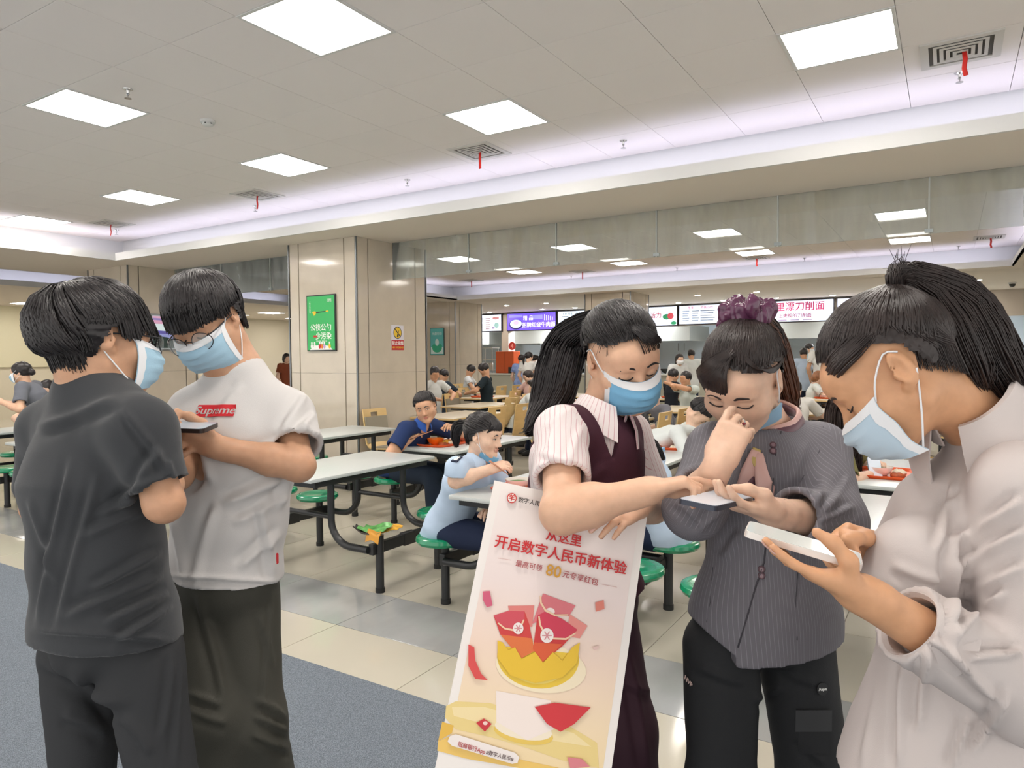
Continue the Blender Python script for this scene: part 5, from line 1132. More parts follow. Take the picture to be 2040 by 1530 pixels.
    def hem(a):
        c = math.cos(a)
        if c < -.4: return (-.45, .03, 0.)
        if c < -.32: return (-.2, .012, 0.)
        if c < .22: return (.13, .012, 0.)
        if c < .5: return (.10, .02, .0)
        return (.30, .030, .16)
    h = hair_short(F, HAIR_K, root, rng, 2600, (.05, -.35, .93), hem, .0034, lift=.021, loose=.07)
    hair_cap(F, HAIR_K, h, .014, lambda L: (L[:, 2] < np.interp(L[:, 1], [-.1, -.03, .0, .04, .09], [-.04, -.03, .02, .035, .045])))
    face_mask(F, root, M_MASKB, M_MASKW, puff=.014); spectacles(F, root, .0012, .031, .025, -.012)
    phone('dark smartphone in the hands of the man in the white t-shirt', A(350, 850, 1.49), nrm(view_vec(-.05, 1, -.10)), view_vec(1, .10, -.04), col='#3a2e2a')
man_white()
# ------------------------------------------------------------------ ponytailed woman in the plum vest, leaning on the poster
def woman_vest():
    D = 1.65; A = lambda x, y, d=D: at(x, y, d); rng = np.random.default_rng(13)
    root = empty('person', (*A(1190, 1300)[:2], 0), label='ponytailed woman in a plum vest and striped blouse pointing at a phone', cat='person')
    F = Frame(A(1240, 714), 20, 24, -11, .97)
    J = joints(headc=F(0, -.02, -.07), neck=A(1188, 822, 1.68), shR=A(1118, 862, 1.52), shL=A(1252, 868, 1.78), chest=A(1168, 925, 1.66), waist=A(1150, 1060, 1.70), pelvis=A(1165, 1200, 1.72), elR=A(1120, 1020, 1.36), wrR=A(1284, 980, 1.33), elL=A(1300, 1010, 1.70), wrL=A(1275, 1003, 1.46),
               hipR=A(1105, 1240, 1.70), hipL=A(1190, 1240, 1.76), knR=A(1120, 1480, 1.66), knL=A(1230, 1450, 1.72), side=nrm(CR*.82-CT*.45), W=dict(sh=.036, ub=(.128, .072), ch=(.128, .098), wa=(.112, .084), hi=(.135, .100)))
    for a in 'LR': q = J['kn'+a].copy(); q[2] = .10; J['an'+a] = q+view_vec(.02, -.03, 0)
    lo, hi = bounds(F.c, J['waist'], J['elR'], J['elL'], J['wrR']+CR*.1, J['wrL'], pad=.15); S = SDF(lo, hi, .0038)
    head_sdf(S, F, True); S.cone(F(0, -.028, -.05), J['neck']-CU*.03, .048, .056, .03); torso(S, J, -.012); arms(S, J, 0, (.042, .037, .025)); nails = []
    S.cone(J['elR'], lerp(J['elR'], J['wrR'], .35), .040, .036, .02)
    hand(S, J['wrR'], view_vec(1, .08, .28), view_vec(.28, .15, -1), False, [(14, 14, 8), (38, 48, 30), (48, 58, 35), (52, 60, 35)], [(.8, .3, .35), (.95, -.1, .25), (.95, -.2, .1)], nails=nails, spread=(.02, .02, 0, -.05), fl=(.074, .070, .064, .050), sc=.95)
    hand(S, J['wrL'], A(1215, 1032, 1.385)-J['wrL'], view_vec(-.15, -.55, -.8), True, [(10, 18, 12), (12, 20, 12), (14, 20, 12), (16, 22, 14)], [(.7, .5, .2), (.9, .2, .1), (.95, 0, 0)], nails=nails, sc=.92)
    bake(S, 'body', SK_F, root, attrs={'lip': lips(F)}); face_bits(S, F, root, HAIR_K, 'down', brow_r=.0022, lash=.0017); nail_mesh(nails, M_NAIL, root)
    M_BL = stripe_mat('pink_stripe_cotton', '#e6dcdb', '#cfa9ad', 90, .14)
    hc = hem_clip(J, A(1165, 1180, 1.72))
    def disp(V, N): return .002*noise3(V, 4, 31)+.0008*noise3(V, 11, 32)+folds(V, N, (((1120, 820), (1090, 900), 8, .004), ((1160, 850), (1120, 950), 8, .005), ((1080, 900), (1150, 940), 7, .005), ((1075, 940), (1150, 960), 6, .004), ((1150, 800), (1090, 850), 8, .004)))
    bl = top_garment(J, 'blouse', M_BL, root, .010, .0048, hc, {'R': .62, 'L': .9}, .008, (.045, .042, .026), .052, disp=disp, attrs={'su': girth(J)}, neck_c=J['neck']+CU*.0)
    # vest: sleeveless, V neck
    sd = J['side']; up = nrm(J['neck']-J['waist']); fr = nrm(np.cross(sd, up)); c0 = J['chest']; vz = A(1222, 918, 1.55)
    def vest_cut(S):
        lo, hi = S.lo, S.lo+S.h*(S.n-1)
        def V_(x, y, z):
            q = (x-vz[0])*sd[0]+(y-vz[1])*sd[1]+(z-vz[2])*sd[2]; t = (x-vz[0])*up[0]+(y-vz[1])*up[1]+(z-vz[2])*up[2]; f = (x-c0[0])*fr[0]+(y-c0[1])*fr[1]+(z-c0[2])*fr[2]
            return np.maximum(np.maximum(np.abs(q)-t*.42, -t), -f+.01)
        S.func(lo, hi, V_, .004)
        for a, sg in (('L', 1), ('R', -1)):
            p = J['sh'+a]-sd*sg*.014; S.func(lo, hi, lambda x, y, z: -(((x-p[0])*sd[0]+(y-p[1])*sd[1]+(z-p[2])*sd[2])*sg-.0+.55*np.maximum(0, .0-((x-p[0])*up[0]+(y-p[1])*up[1]+(z-p[2])*up[2])-.13)*-1), .006)
    top_garment(J, 'vest', mat('plum_wool', '#4a2a36', .8, spec=.2, bump=(500, .15)), root, .019, .0048, hc, None, neck=.066, disp=lambda V, N: .002*noise3(V, 4, 33)+folds(V, N, (((1150, 980), (1200, 930), 10, .004), ((1060, 960), (1080, 900), 8, .004))), extra=vest_cut, neck_c=J['neck']+CU*.005)
    collar(root, M_BL, J['neck']+view_vec(.012, .03, -.005), nrm(F(0, -.02, -.07)-J['neck']+view_vec(-.03, .0, .03)), view_vec(.55, .8, -.2), .056, .034, .045, .055, 22)
    trousers(J, 'trousers', mat('plum_gabardine', '#3d2630', .75, spec=.25), root, .016, .007, r=(.085, .075, .085), flare=.01, disp=lambda V, N: .003*noise3(V, 2.5, 35)+folds(V, N, (((1250, 1300), (1290, 1520), 9, .008), ((1215, 1350), (1300, 1380), 8, .006))))
    shoes(J, mat('shoe_black', '#222222', .5), root, view_vec(.5, .8, 0))
    line = lambda a: np.interp(math.cos(a), [-1, -.5, -.22, -.08, .2, .5, .8, 1], [-.6, -.45, -.05, .30, .34, .36, .50, .56])
    h = hair_pulled(F, HAIR_K, root, rng, (.0, -.90, .38), 2600, line, .0028, .016)
    hair_cap(F, HAIR_K, h, .008, lambda L: (L[:, 2] < np.interp(L[:, 1], [-.1, -.045, -.03, .0, .05, .075, .09], [-.04, -.02, .03, .056, .062, .08, .13])))
    kn = skull(F, (.0, -.92, .34), .012)
    tail(HAIR_K, root, rng, [kn, A(1152, 660, 1.76), A(1128, 690, 1.78), A(1112, 745, 1.78), A(1098, 800, 1.76), A(1072, 840, 1.72), A(1052, 860, 1.70)], [.024, .044, .056, .060, .052, .032, .008], 900, .0034)
    MB().tube([kn+(F.u*math.cos(t)+F.l*math.sin(t))*.022 for t in np.linspace(0, 6.283, 17)], .006, 8, False).build('hair_tie', mat('hair_tie', '#141216', .6), h, True)
    cv = [[skull(F, nrm((x, .70, .66)), .004), skull(F, nrm((x*.9+.05, .86, .50)), .014), skull(F, nrm((x+.12, .92, .30)), .012+.006*rng.uniform()), skull(F, nrm((x+.2, .95, .16)), .008)] for x in rng.uniform(-.1, .6, 40)]
    hairs(HAIR_K, h, rng, cv, .0005); cv = [[skull(F, nrm((-.7, .3, .3)+rng.normal(size=3)*.2), .006), skull(F, nrm((-.6, .0, .6)+rng.normal(size=3)*.2), .02), skull(F, nrm((-.4, -.5, .6)+rng.normal(size=3)*.2), .02)] for _ in range(30)]; hairs(HAIR_K, h, rng, cv, .0004)
    mb = Locks()                                          # wispy fringe swept over the temple
    for i in range(170):
        x = rng.uniform(-.05, .75); P = [skull(F, nrm((x*.5-.1, .62, .80)+rng.normal(size=3)*.03), .010), skull(F, nrm((x*.7, .83, .62)+rng.normal(size=3)*.03), .020), skull(F, nrm((x*.9+.15, .85, .42)+rng.normal(size=3)*.04), .020), skull(F, nrm((x+.35, .75, .22)+rng.normal(size=3)*.05), .014)]; lock(mb, spline(P[:3], 8), .0026*rng.uniform(.6, 1.3), .4, 5)
    mb.build('fringe', HAIR_K, h, True)
    face_mask(F, root, M_MASKB2, M_MASKW, puff=.016, wide=.066)
woman_vest()
# ------------------------------------------------------------------ woman in the grey pinstripe jacket
def woman_grey():
    D = 1.6; A = lambda x, y, d=D: at(x, y, d); rng = np.random.default_rng(14)
    root = empty('person', (*A(1520, 1350)[:2], 0), label='woman in a grey pinstripe jacket covering her mouth, purple scrunchie', cat='person')
    F = Frame(A(1478, 758, 1.56), -38, 34, 4, .97)
    J = joints(headc=F(0, -.02, -.07), neck=A(1536, 846, 1.66), shR=A(1424, 902, 1.60), shL=A(1636, 900, 1.64), chest=A(1530, 960, 1.64), waist=A(1535, 1085, 1.62), pelvis=A(1525, 1215, 1.62), elR=A(1384, 1012, 1.45), wrR=A(1432, 925, 1.38), elL=A(1664, 1038, 1.48), wrL=A(1545, 1022, 1.33),
               hipR=A(1438, 1290, 1.62), hipL=A(1582, 1285, 1.66), knR=A(1436, 1560, 1.60), knL=A(1622, 1560, 1.62), side=nrm(CR*.96-CT*.28*-1*-.6), W=dict(sh=.038, ub=(.130, .072), ch=(.128, .10), wa=(.118, .09), hi=(.148, .112)))
    for a in 'LR': q = J['kn'+a].copy(); q[2] = .10; J['an'+a] = q+view_vec(.02, -.05, 0)
    lo, hi = bounds(F.c, J['waist'], J['elR'], J['elL'], J['wrR'], J['wrL']-CR*.1, pad=.15); S = SDF(lo, hi, .0038)
    head_sdf(S, F, True); S.cone(F(0, -.028, -.05), J['neck']-CU*.03, .048, .056, .03); torso(S, J, -.012); arms(S, J, 0, (.044, .039, .026)); nails = []
    hand(S, J['wrR'], view_vec(.42, -.12, .86), view_vec(.55, -.8, .0), False, [(26, 26, 14), (44, 42, 24), (54, 50, 28), (60, 55, 30)], [(.7, .2, .7), (.9, -.1, .5), (.9, -.3, .4)], nails=nails, sc=.98)
    ringp = S.fing
    hand(S, J['wrL'], A(1475, 1008, 1.30)-J['wrL'], view_vec(.1, -.15, .97), True, [(8, 22, 15), (10, 24, 18), (12, 26, 18), (15, 28, 20)], [(.85, .15, .6), (.98, -.25, .15), (.95, -.4, -.1)], nails=nails, spread=(.06, .02, -.03, -.08))
    bake(S, 'body', SK_P, root, attrs={'lip': lips(F)}); face_bits(S, F, root, HAIR_B, 'down', brow_r=.0022, lash=.0017); nail_mesh(nails, M_NAIL, root)
    M_PIN = stripe_mat('grey_pinstripe', '#737177', '#8b888f', 115, .12, .7)
    hc = hem_clip(J, A(1525, 1272, 1.62), view_vec(.10, -.02, -1))
    def flare(S):
        S.econe(J['waist'], A(1520, 1290, 1.62), (.125, .10), (.182, .135), J['side'], .03)
    def disp(V, N): return .002*noise3(V, 3.5, 41)+.0008*noise3(V, 10, 42)+folds(V, N, (((1440, 1010), (1390, 1060), 8, .006), ((1350, 1000), (1400, 1045), 8, .005), ((1640, 960), (1600, 1060), 9, .007), ((1690, 950), (1640, 1030), 8, .006), ((1700, 1010), (1610, 1050), 7, .007), ((1700, 1040), (1590, 1062), 6, .006), ((1480, 1060), (1440, 1110), 10, .006), ((1600, 1060), (1560, 1120), 9, .004), ((1410, 900), (1430, 1000), 8, .005), ((1610, 870), (1580, 960), 8, .003)))
    def front_cut(S):                                  # the right front runs up to the side in a slanting hem
        a, b = A(1350, 1226, 1.5), A(1466, 1309, 1.5); n_ = np.cross(b-a, CT); n_ = nrm(n_ if n_[2] < 0 else -n_); sd = nrm(b-a)
        S.func(S.lo, S.lo+S.h*(S.n-1), lambda x, y, z: np.maximum(-((x-a[0])*n_[0]+(y-a[1])*n_[1]+(z-a[2])*n_[2]), ((x-b[0])*CR[0]+(y-b[1])*CR[1])), 0.)
    jk = top_garment(J, 'jacket', M_PIN, root, .017, .0050, hc, {'R': 1.48, 'L': 1.72}, .004, (.044, .039, .033), .060, disp=disp, attrs={'su': girth(J)}, whole=flare, extra=front_cut, neck_c=J['neck']+CU*.005)
    o_ = np.array([0, 0, H]); BV = {}
    def on(obj, x, y, off=.002):
        if obj.name not in BV: BV[obj.name] = Caster(obj)
        hit, loc_, nn, _ = BV[obj.name].ray_cast(Vector(o_), Vector(nrm(A(x, y)-o_))); nn = np.array(nn)
        return (np.array(loc_)+nn*off, nn) if hit else (A(x, y), CT)
    ln = [(1556, 860), (1545, 900), (1540, 960), (1533, 1010), (1527, 1070), (1522, 1120), (1505, 1170), (1488, 1230), (1470, 1290)]
    MB().tube([on(jk, *q, .0006)[0] for q in ln], .0018, 6).build('front_edge', mat('pinstripe_dark', '#47454b', .8), jk, True)
    for pts in ([(1640, 850), (1632, 900), (1600, 950), (1570, 1000)], [(1428, 860), (1440, 920), (1448, 990)], [(1590, 1130), (1585, 1200), (1588, 1275)], [(1420, 1130), (1415, 1200), (1408, 1240)]):
        MB().tube([on(jk, *q, .0002)[0] for q in pts], .0009, 5).build('jacket_seam', mat('pinstripe_dark', '#47454b', .8), jk, True)
    M_BTN = mat('purple_brown_button', '#5b4048', .3)
    for x, y in ((1540, 887), (1540, 899), (1534, 965), (1537, 975), (1517, 1134), (1517, 1147)):
        p, nn = on(jk, x, y); e1 = nrm(np.cross(nn, CU)); e2 = np.cross(nn, e1); b_ = MB().tube([p+(e1*math.cos(t)+e2*math.sin(t))*.0058 for t in np.linspace(0, 6.283, 15)], .0021, 6, False).build('button', M_BTN, jk, True); MB().poly([p+(e1*math.cos(t)+e2*math.sin(t))*.0055 for t in np.linspace(0, 6.283, 14, False)], nn*.0012).build('button_face', mat('button_mid', '#8b7078', .3), b_)
    # silk scarf: neck band and two falling ends
    M_SC = mat('scarf_plum', '#6a4550', .35, sheen=.3); M_SP = mat('scarf_pink', '#e0b7ae', .35); M_SY = mat('scarf_gold', '#c9b06a', .35)
    fr_ = nrm(view_vec(-.25, .95, 0)); sd_ = nrm(np.cross(CU, fr_)); nc_ = J['neck']+CU*.016
    for r0, dz, rr, m_, nm in ((.062, 0., .0135, M_SC, 'scarf'), (.060, .014, .008, M_SP, 'scarf_fold'), (.067, -.016, .009, M_SC, 'scarf_fold')):
        MB().tube([nc_+fr_*(math.cos(t)*r0*1.05+.012)+sd_*math.sin(t)*r0+CU*(dz-.034*max(0, math.cos(t))**1.5+.022*max(0, -math.cos(t))) for t in np.linspace(0, 6.283, 33)], [rr*(1+.18*math.sin(5*t)) for t in np.linspace(0, 6.283, 33)], 10, False, flat=(1.25, .6), up=CU).build(nm, m_, root, True)
    for m_, pts, r_ in ((M_SP, [(1505, 900), (1490, 940), (1478, 975), (1470, 1005)], (.012, .020, .022, .010)), (M_SC, [(1510, 905), (1500, 945), (1492, 985), (1480, 1010)], (.008, .010, .010, .006)), (M_SP, [(1510, 905), (1517, 945), (1524, 975), (1530, 998)], (.010, .016, .022, .008)), (M_SY, [(1506, 896), (1502, 915), (1512, 935), (1518, 960)], (.010, .012, .008, .004))):
        P = [on(jk, *q, .008)[0] for q in pts]; MB().tube(spline(P, 10), list(np.interp(np.linspace(0, 1, 10), np.linspace(0, 1, 4), r_)), 10, flat=(.28, 1.), up=CT).build('scarf_end', m_, root, True)
    # trousers with cargo pocket
    tr = trousers(J, 'cargo_trousers', mat('black_twill', '#2c2d2f', .75, spec=.25, bump=(400, .12)), root, .014, .006, r=(.074, .062, .055), disp=lambda V, N: .003*noise3(V, 2.5, 45)+.0015*noise3(V, 7, 46)+folds(V, N, (((1500, 1320), (1590, 1330), 10, .006), ((1560, 1340), (1620, 1360), 8, .005), ((1390, 1330), (1480, 1360), 10, .006), ((1500, 1395), (1560, 1370), 8, .006), ((1590, 1470), (1640, 1520), 8, .006))))
    def patch(x0, x1, y0, y1, name, th, m_):
        G = [[on(tr, x, y, th)[0] for x in np.linspace(x0, x1, 6)] for y in np.linspace(y0, y1, 5)]; return shell(np.array(G), .006).build(name, m_, tr, 'auto')
    M_TW = mat('black_twill_light', '#37383a', .75)
    patch(1586, 1652, 1412, 1455, 'pocket_flap', .006, M_TW); patch(1592, 1650, 1440, 1500, 'cargo_pocket', .003, mat('black_twill', '#2c2d2f'))
    p, nn = on(tr, 1637, 1372, .002); e1 = nrm(np.cross(CU, nn)); e2 = np.cross(nn, e1)
    b_ = MB().poly([p+(e1*math.cos(t)+e2*math.sin(t))*.0135 for t in np.linspace(0, 6.283, 22, False)], nn*.0015).build('trouser_badge', mat('badge_black', '#17181a', .5), tr); text_obj('badge_lettering', 'Aape', .0095, M_WHT, p+nn*.0018, e1, e2, b_, .02)
    p, nn = on(tr, 1374, 1357, .003); e1 = nrm(np.cross(CU, nn)); e2 = np.cross(nn, e1); text_obj('trouser_lettering', 'NVP', .016, mat('badge_pink', '#d8c0b8', .6), p+nn*.001, nrm(e1-e2*.3), nrm(e2+e1*.3), tr, .015)
    shoes(J, mat('shoe_black', '#222222', .5), root, view_vec(-.1, 1, 0))
    line = lambda a: np.interp(math.cos(a), [-1, -.5, -.22, -.08, .2, .5, .8, 1], [-.6, -.45, -.05, .30, .34, .36, .50, .56])
    h = hair_pulled(F, HAIR_B, root, rng, (-.02, -.66, .75), 2600, line, .0028, .015)
    hair_cap(F, HAIR_B, h, .008, lambda L: (L[:, 2] < np.interp(L[:, 1], [-.1, -.045, -.03, .0, .05, .075, .09], [-.04, -.02, .03, .056, .058, .075, .13])))
    mb = Locks()                                          # side swept fringe from the parting
    for i in range(900):
        e = rng.uniform(-.98, .02); v = rng.uniform(0, 1); q = rng.normal(size=3)*.02
        P = [skull(F, nrm(np.array((.20+.06*v, .10+.55*v, .92-.2*v))+q*.4), .008), skull(F, nrm(np.array((.10+e*.30, .62, .74))+q), .018), skull(F, nrm(np.array((e*.72, .84-.1*abs(e), .46))+q), .022), skull(F, nrm(np.array((e*.95, .92-.32*abs(e), .22-.05*abs(e)))+q), .018), skull(F, nrm(np.array((e*1.02-.04, .92-.36*abs(e), .05-.16*abs(e)+.05*rng.normal()))+q), .012)]
        lock(mb, spline(P, 10), .0030*rng.uniform(.6, 1.3), .4, 5, taper=.1)
    for i in range(160):
        t = rng.uniform(0, 1); P = [skull(F, nrm((.28, .45+.2*t, .84)), .010), skull(F, nrm((.62, .62, .55-.1*t)), .014), skull(F, nrm((.86, .42-.2*t, .22)), .012), skull(F, nrm((.95, .05-.3*t, .1)), .008)]; lock(mb, spline(P, 9), .0036*rng.uniform(.6, 1.2), .4, 5)
    mb.build('fringe', HAIR_B, h, True)
    kn = skull(F, (-.04, -.68, .73), .010)
    sp = []                                            # satin scrunchie: a crumpled ring
    S2 = SDF(kn-.12, kn+.12, .004); ax = nrm(F.u*.8-F.f*.5); e1 = nrm(np.cross(ax, F.f)); e2 = np.cross(ax, e1); cc = kn+ax*.018
    for t in np.linspace(0, 6.283, 34, False):
        p = cc+(e1*math.cos(t)+e2*math.sin(t))*.034; S2.ell(p+ax*.012*math.sin(t*5)+rng.normal(size=3)*.006, (.017+.005*math.sin(t*7), .017, .024), None, .004)
    bake(S2, 'scrunchie', mat('purple_satin', '#5c2f4d', .22, spec=.6), root, lambda V, N: .007*noise3(V, 16, 48)+.004*noise3(V, 34, 47)+.002*np.sin(np.arctan2((V-cc)@e1, (V-cc)@e2)*19+noise3(V, 14, 49)*5))
    tail(HAIR_R, root, rng, [kn+ax*.02, A(1527, 655, 1.66), A(1545, 700, 1.69), A(1560, 760, 1.70), A(1572, 800, 1.70), A(1586, 822, 1.69)], [.020, .030, .034, .034, .026, .010], 240, .0038)
    tail(HAIR_B, root, rng, [kn+ax*.02, A(1518, 640, 1.64), A(1538, 670, 1.67), A(1550, 720, 1.675)], [.018, .026, .028, .020], 160, .0038, 'ponytail_root')
    face_mask(F, root, M_MASKB, M_MASKW, top=-.088, bot=-.150, wide=.060, puff=.004, dy=-.022, dz=-.004) if False else None
    # mask pulled down under the chin, folded
    G = []
    for i in range(9):
        v = i/8; G.append([lerp(F(.012+.074*v, .096-.082*v, -.092+.048*v), F(-.004+.080*v, .070-.07*v, -.132+.034*v), w_)+F.l*.004*math.sin(9*v) for w_ in np.linspace(0, 1, 6)])
    mk_ = shell(np.array(G), .004).build('face_mask', mat('mask_pale_blue', '#9fc9e6', .7), root, 'auto')
    MB().tube(spline([F(.078, .004, -.052), F(.084, .010, -.02), F(.082, .004, .028), F(.082, -.018, .032)], 12), .0017, 6).build('ear_loop', M_MASKW, mk_, True)
    # ring, bracelet
    k_ = MB(); q = J['wrR']+nrm(view_vec(.42, -.12, .86))*.085; q = ringp
    k_.tube([q+(CR*math.cos(t)*.3+CU*math.sin(t)*.95+CT*math.cos(t)*.9)*.0098 for t in np.linspace(0, 6.283, 19)], .0013, 6, False); rg_ = k_.build('ring', M_CHROME if 'M_CHROME' in globals() else mat('chrome', '#c8c8c8', .2, metal=1.), root, True); MB().lathe([(.0, -.003), (.0035, -.001), (.004, .002), (.0, .004)], q+CT*.0098, 10).build('ring_stone', mat('ruby', '#7b2f3a', .1), rg_)
    wr, dr = lerp(J['wrL'], J['elL'], -.02), nrm(J['elL']-J['wrL']); e1 = nrm(np.cross(dr, CU)); e2 = np.cross(dr, e1); br = MB()
    for t in np.linspace(0, 6.283, 26, False): p = wr+dr*.012+(e1*math.cos(t)+e2*math.sin(t))*.0285; br.tube([p-e1*.0018, p+e1*.0018], .0018, 6)
    br.build('bracelet', mat('silver', '#d8d0d0', .2, metal=1.), root, True)
    phone('dark smartphone held flat by the woman in grey', A(1428, 996, 1.285), nrm(view_vec(-.72, -.68, .06)), view_vec(-.68, .72, .04), col='#3b3f4c', screen='#b9bfc6')
woman_grey()
# ------------------------------------------------------------------ woman in the white shirt at the right edge
def woman_white():
    D = 1.15; A = lambda x, y, d=D: at(x, y, d); rng = np.random.default_rng(15)
    root = empty('person', (*A(1900, 1500)[:2], 0), label='woman in a white shirt at the right edge, bent over her phone', cat='person')
    F = Frame(A(1774, 742), -112, 40, 0, .98)
    J = joints(headc=F(0, -.03, -.06), neck=A(1968, 842, 1.17), shL=A(2040, 975, 1.03), shR=A(1985, 945, 1.34), chest=A(1945, 1050, 1.17), waist=A(1925, 1290, 1.17), pelvis=A(1905, 1500, 1.17), elL=A(2050, 1390, 1.00), wrL=A(1722, 1186, .965), elR=A(1900, 1250, 1.36), wrR=A(1735, 1098, 1.16),
               hipL=A(1930, 1600, 1.10), hipR=A(1870, 1600, 1.26), knL=A(1900, 2000, 1.10), knR=A(1850, 2000, 1.26), side=nrm(CR*.25+CT*.97), W=dict(sh=.036, ub=(.118, .072), ch=(.118, .100), wa=(.108, .088), hi=(.135, .112)))
    for a in 'LR': q = J['kn'+a].copy(); q[2] = .10; J['an'+a] = q
    lo, hi = bounds(F.c, J['waist'], J['elR'], J['elL'], J['wrR']-CR*.1, J['wrL']-CR*.1, pad=.15); S = SDF(lo, hi, .0037)
    head_sdf(S, F, True); S.cone(F(0, -.030, -.045), J['neck']-CU*.02+CR*.01, .047, .055, .03); torso(S, J, -.012); arms(S, J, 0, (.043, .038, .026)); nails = []
    hand(S, J['wrL'], A(1606, 1138, .985)-J['wrL'], view_vec(.30, -.15, .93), True, [(4, 10, 8), (6, 12, 8), (8, 12, 8), (10, 14, 8)], [(.45, .35, .80), (.80, -.05, .50), (.92, -.25, .2)], nails=nails, spread=(.05, .02, -.02, -.06), sc=.92)
    hand(S, J['wrR'], A(1655, 1068, 1.13)-J['wrR'], view_vec(-.25, .75, -.35), False, [(40, 50, 30), (45, 55, 30), (48, 55, 30), (50, 55, 30)], [(.85, .3, .4), (.95, .0, .35), (.95, -.1, .3)], nails=nails, sc=.98)
    bake(S, 'body', SK_F2, root, attrs={'lip': lips(F)}); face_bits(S, F, root, HAIR_B, 'down', brow_r=.0020, lash=.0017); nail_mesh(nails, M_NAIL, root)
    M_SH = mat('white_shirt_cotton', '#cbc2bf', .8, spec=.2, bump=(700, .08))
    hc = hem_clip(J, A(1890, 1570, 1.15), view_vec(-.1, 0, -1))
    def front(S):
        S.cone(A(1818, 1110, 1.10), A(1800, 1150, 1.10), .065, .062, .06); S.cone(A(1818, 1110, 1.24), A(1800, 1150, 1.24), .06, .058, .06)
        S.econe(A(1890, 1330, 1.15), A(1850, 1620, 1.15), (.10, .10), (.16, .15), J['side'], .05)
    def disp(V, N): return .0025*noise3(V, 4, 51)+.001*noise3(V, 11, 52)+folds(V, N, (((1900, 960), (1870, 1090), 9, .006), ((1960, 930), (1900, 1010), 9, .006), ((2035, 1000), (1900, 1080), 10, .007), ((2040, 1060), (1905, 1130), 10, .007), ((2040, 1130), (1910, 1190), 9, .006), ((1900, 1080), (1895, 1290), 10, .008), ((2000, 1180), (1900, 1260), 9, .007), ((2030, 1300), (1920, 1310), 9, .008), ((1780, 1130), (1880, 1160), 10, .005), ((1880, 1290), (1990, 1400), 10, .007), ((1850, 1300), (1830, 1450), 10, .006), ((1740, 1360), (1720, 1520), 9, .006), ((1800, 1330), (1790, 1520), 9, .006), ((1930, 1430), (1900, 1530), 9, .006), ((2010, 1380), (1940, 1500), 10, .006), ((1840, 1260), (1920, 1330), 8, .008)), 1.6)
    sh = top_garment(J, 'shirt', M_SH, root, .015, .0048, hc, {'L': 1.74, 'R': 1.55}, .004, (.046, .042, .034), .058, disp=disp, whole=front, neck_c=J['neck']+CU*.0, neck_axis=nrm(F(0, -.03, -.06)-J['neck']+CU*.05))
    # rolled cuff
    for a in 'LR':
        E = lerp(J['el'+a], J['wr'+a], .70 if a == 'L' else .55); dr = nrm(J['wr'+a]-J['el'+a]); e1 = nrm(np.cross(dr, CU)); e2 = np.cross(dr, e1)
        G = [[E+dr*(z_-.02)+(e1*math.cos(t)+e2*math.sin(t))*(r_+.002*math.sin(3*t+z_*90)) for t in np.linspace(0, 6.283, 29)] for z_, r_ in ((-.034, .050), (-.030, .055), (.0, .053), (.028, .050), (.032, .047), (.028, .043), (.0, .041))]
        shell(np.array(G), .0025).build('shirt_cuff', M_SH, sh, 'auto')
    collar(root, M_SH, J['neck']+view_vec(-.040, .012, .016), nrm(F(0, -.03, -.06)-J['neck']+CU*.16), view_vec(-.80, .50, -.35), .070, .040, .060, .050, 16)
    trousers(J, 'trousers', mat('dark_slate', '#3a3c42', .75), root, .012, .010)
    shoes(J, mat('shoe_black', '#222222', .5), root, view_vec(-.9, .2, 0))
    line = lambda a: np.interp(math.cos(a), [-1, -.5, -.22, -.08, .2, .5, .8, 1], [-.6, -.45, -.05, .30, .34, .36, .50, .56])
    h = hair_pulled(F, HAIR_B, root, rng, (.0, -.70, .72), 3000, line, .0026, .012)
    hair_cap(F, HAIR_B, h, .007, lambda L: (L[:, 2] < np.interp(L[:, 1], [-.1, -.045, -.03, .0, .05, .075, .09], [-.05, -.025, .03, .056, .062, .08, .13])))
    kn = skull(F, (.0, -.72, .70), .012)
    MB().tube([kn+(nrm(np.cross(F.u-F.f, F.l))*math.cos(t)+F.l*math.sin(t))*.019 for t in np.linspace(0, 6.283, 17)], .006, 8, False).build('hair_tie', mat('hair_tie', '#141216', .6), h, True)
    dirp = nrm(kn-F(*SKC))
    tail(HAIR_B, root, rng, [kn, kn+dirp*.025+CU*.006, lerp(kn, A(1890, 575, 1.15), .75)+CU*.012, A(1912, 590, 1.15), A(1950, 640, 1.14), A(1978, 705, 1.13), A(2010, 765, 1.13), A(2050, 810, 1.14)], [.014, .018, .026, .036, .040, .040, .036, .014], 900, .0030)
    tail(HAIR_B, root, rng, [kn, kn+dirp*.025, lerp(kn, A(1880, 585, 1.15), .7)+CU*.010, A(1900, 640, 1.13), A(1928, 710, 1.12), A(1948, 755, 1.12), A(1955, 772, 1.12)], [.012, .016, .020, .030, .032, .026, .012], 420, .0030, 'ponytail_strand')
    cv = [[kn, kn+dirp*.03+rng.normal(size=3)*.006, kn+dirp*.055+rng.normal(size=3)*.012-CR*.004] for _ in range(24)]; hairs(HAIR_B, h, rng, cv, .0005)
    mb = Locks()
    for i in range(260):
        q = rng.normal(size=3)*.05; P = [skull(F, nrm(np.array((.42+.3*rng.uniform(), .80, .34))+q), .004), skull(F, nrm(np.array((.68, .60, .36))+q), .012), skull(F, nrm(np.array((.86, .25, .42))+q), .012), skull(F, nrm(np.array((.70, -.40, .60))+q), .008)]; lock(mb, spline(P, 8), .0028*rng.uniform(.6, 1.2), .4, 5)
    mb.build('temple_hair', HAIR_B, h, True)
    face_mask(F, root, mat('mask_pale', '#bcd2e2', .75, spec=.2, bump=(600, .1)), M_MASKW, top=-.024, bot=-.112, wide=.072, puff=.012, crush=.003)
